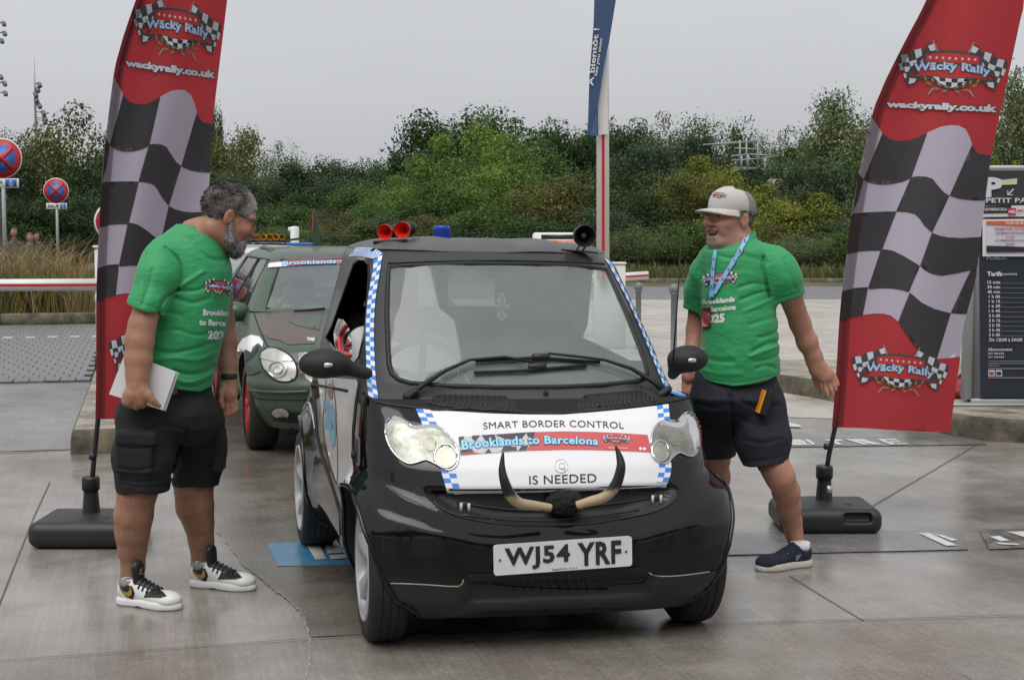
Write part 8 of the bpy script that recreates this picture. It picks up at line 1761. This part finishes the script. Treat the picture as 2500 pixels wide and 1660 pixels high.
f = Field(); f.ell((0, 0, .08), (.12, .12, .09), .03); f.ell((-.06, 0, .06), (.10, .12, .07), .03); f.ell((.05, .02, .13), (.08, .08, .07), .03); V, Q = f.mesh(.008, post=lambda X, d: d + .014 * vnoise(X, 22, 2) + .008 * vnoise(X, 50, 3)); mk('bag_cloth', V, Q, mat('red bag cloth', (.42, .05, .06), .7), bg_)
f = Field(); f.ell((-.05, .05, .07), (.17, .12, .08), .03); f.ell((.05, .06, .17), (.10, .06, .05), .03); V, Q = f.mesh(.01, post=lambda X, d: d + .014 * vnoise(X, 20, 5)); mk('bag_lining', V, Q, mat('black bag cloth', (.012, .012, .014), .8), bg_)
# ================================================================ far things
sc_ = empty('scaffold', (px(1830, 500, 63).x, 63, terrain(9, 63)), 0, 'grey steel scaffold tower standing among the trees', 'scaffold'); zs = lambda q: [(1650 + x / 4, 240 + y / 4) for x, y in q]
def sbar(nm, a, b, r=.045, dz=0.): A_, B_ = [px(*zs([p])[0], 63 + dz) - sc_.location for p in (a, b)]; MB().tube([A_, B_], r, 6).out(nm, mat('scaffold steel', (.30, .32, .33), .5, metal=.3), sc_)
for x, y0, y1 in ((625, 410, 720), (690, 385, 760), (800, 395, 745), (642, 560, 720), (705, 550, 720), (870, 580, 780), (1050, 540, 710), (520, 400, 470), (485, 420, 490)): sbar('standard', (x, y0), (x, y1))
for a, b in (((260, 458), (800, 415)), ((350, 455), (800, 425)), ((570, 488), (845, 505)), ((540, 570), (700, 548)), ((700, 548), (1050, 568)), ((540, 610), (860, 590)), ((860, 585), (1050, 570)), ((560, 680), (800, 683)), ((560, 700), (800, 690))): sbar('ledger', a, b, .04)
for a, b in (((810, 430), (920, 560)), ((850, 600), (985, 750)), ((700, 560), (800, 680))): sbar('brace', a, b, .03)
cbk = empty('concrete_wall', (px(1895, 470, 58).x, 58, terrain(10, 58)), 0, 'weathered grey concrete wall end among the bushes', 'wall'); h_ = px(1895, 437, 58).z - cbk.location.z; MB().box((.0, .3, h_ / 2), (.45, .8, h_), bev=.03).out('wall_block', kerb_m, cbk)
MB().box((.35, .35, h_ / 2 - .1), (.4, .7, h_ - .35), bev=.03).out('wall_block', kerb_m, cbk)
def walker(u, vh, d, zg, h, cols, lab, turn=0., arm=False):
    x = px(u, vh, d).x; o = empty('person', (x, d, zg), turn, lab, 'person'); s = h / 1.75; f = Field(); f.M = Matrix.Scale(s, 4)
    f.ell((0, 0, 1.63), (.08, .10, .12)); f.cone((0, 0, 1.5), (0, 0, 1.4), .05, .06); f.ell((0, 0, 1.15), (.22, .13, .33), .05); f.cone((-.16, 0, 1.38), (.16, 0, 1.38), .07, .07, .05); f.ell((0, 0, .9), (.17, .13, .15), .05)
    for q in (-1, 1): f.chain([(q * .09, 0, .85), (q * .10, q * .06, .45), (q * .10, q * .1, .06)], [.09, .06, .045]); f.cone((q * .1, q * .1, .04), (q * .1, q * .1 - .12, .03), .04, .035); f.chain([(q * .2, 0, 1.36), (q * .26, -.02, 1.1), (q * .24, -.12 if not arm or q < 0 else -.3, .88 if not arm or q < 0 else 1.3)], [.06, .05, .035])
    V, Q = f.mesh(.022 * max(1, d / 60)); Vs = V / s; C = np.where(Vs[:, 2:3] > 1.5, np.array([[.35, .19, .13]]), np.where(Vs[:, 2:3] > .92, np.array([cols[0]]), np.array([cols[1]])))
    C = np.where((Vs[:, 2:3] > 1.69) | ((Vs[:, 1:2] > -.045) & (Vs[:, 2:3] > 1.53)), np.array([cols[2]]), C); mk('body', V, Q, MATS['skin'], o, cols=C)
walker(72, 573, 33, -.2, 1.68, [(.05, .045, .045), (.03, .03, .03), (.12, .06, .03)], 'woman with brown hair in dark coat behind the dry grass', .6); walker(93, 573, 33.6, -.2, 1.70, [(.012, .012, .012), (.15, .15, .15), (.01, .01, .01)], 'person in black cap and top raising a phone behind the dry grass', -.5, True); walker(34, 560, 33, -.2, 1.8, [(.03, .03, .035), (.03, .03, .03), (.08, .05, .03)], 'person in dark jacket standing behind the dry brush', .2)
walker(197, 585, 125, -.9, 1.75, [(.02, .022, .03), (.12, .12, .13), (.30, .2, .15)], 'far man in dark jacket and pale trousers on the meadow', .2); walker(183, 592, 124, -.9, 1.5, [(.65, .65, .65), (.05, .05, .05), (.02, .02, .02)], 'far person in white shirt bending by the vintage car', .5)
vc = empty('vintage_car', (px(168, 620, 120).x, 120, -.88), .5, 'far black vintage car with white spare wheel on the meadow', 'car'); f = Field(); f.box((0, 0, .75), (1.5, 3.4, .5), .1, rnd=.15); f.box((0, .6, 1.15), (1.35, 1.5, .5), .1, rnd=.15); V, Q = f.mesh(.06); mk('car_body', V, Q, BLK('far black', .015, .3), vc)
for sx in (-.7, .7):
    for sy in (-1.2, 1.2): MB().lathe([(.38, -.08), (.4, 0), (.38, .08)], (sx, sy, .4), (1, 0, 0), 18).out('wheel', rubber, vc)
MB().lathe([(.36, -.06), (.38, 0), (.3, .06), (0, .07)], (0, -1.8, .85), (0, -1, 0), 20).out('spare_wheel', swh, vc)
pk = empty('parked_car', (px(128, 615, 118).x, 118, -.88), .9, 'far pale grey car parked on the meadow beside the vintage car', 'car'); f = Field(); f.box((0, 0, .65), (1.7, 4.2, .6), .1, rnd=.2); f.box((0, .2, 1.15), (1.5, 2.2, .55), .15, rnd=.2); V, Q = f.mesh(.07); mk('car_body', V, Q, mat('far silver', (.42, .43, .44), .3), pk)
MB().box((0, .2, 1.22), (1.53, 1.8, .28), bev=.05).out('window_band', ink, pk)
for sx in (-.8, .8):
    for sy in (-1.3, 1.3): MB().lathe([(.31, -.1), (.33, 0), (.31, .1)], (sx, sy, .33), (1, 0, 0), 16).out('wheel', rubber, pk)
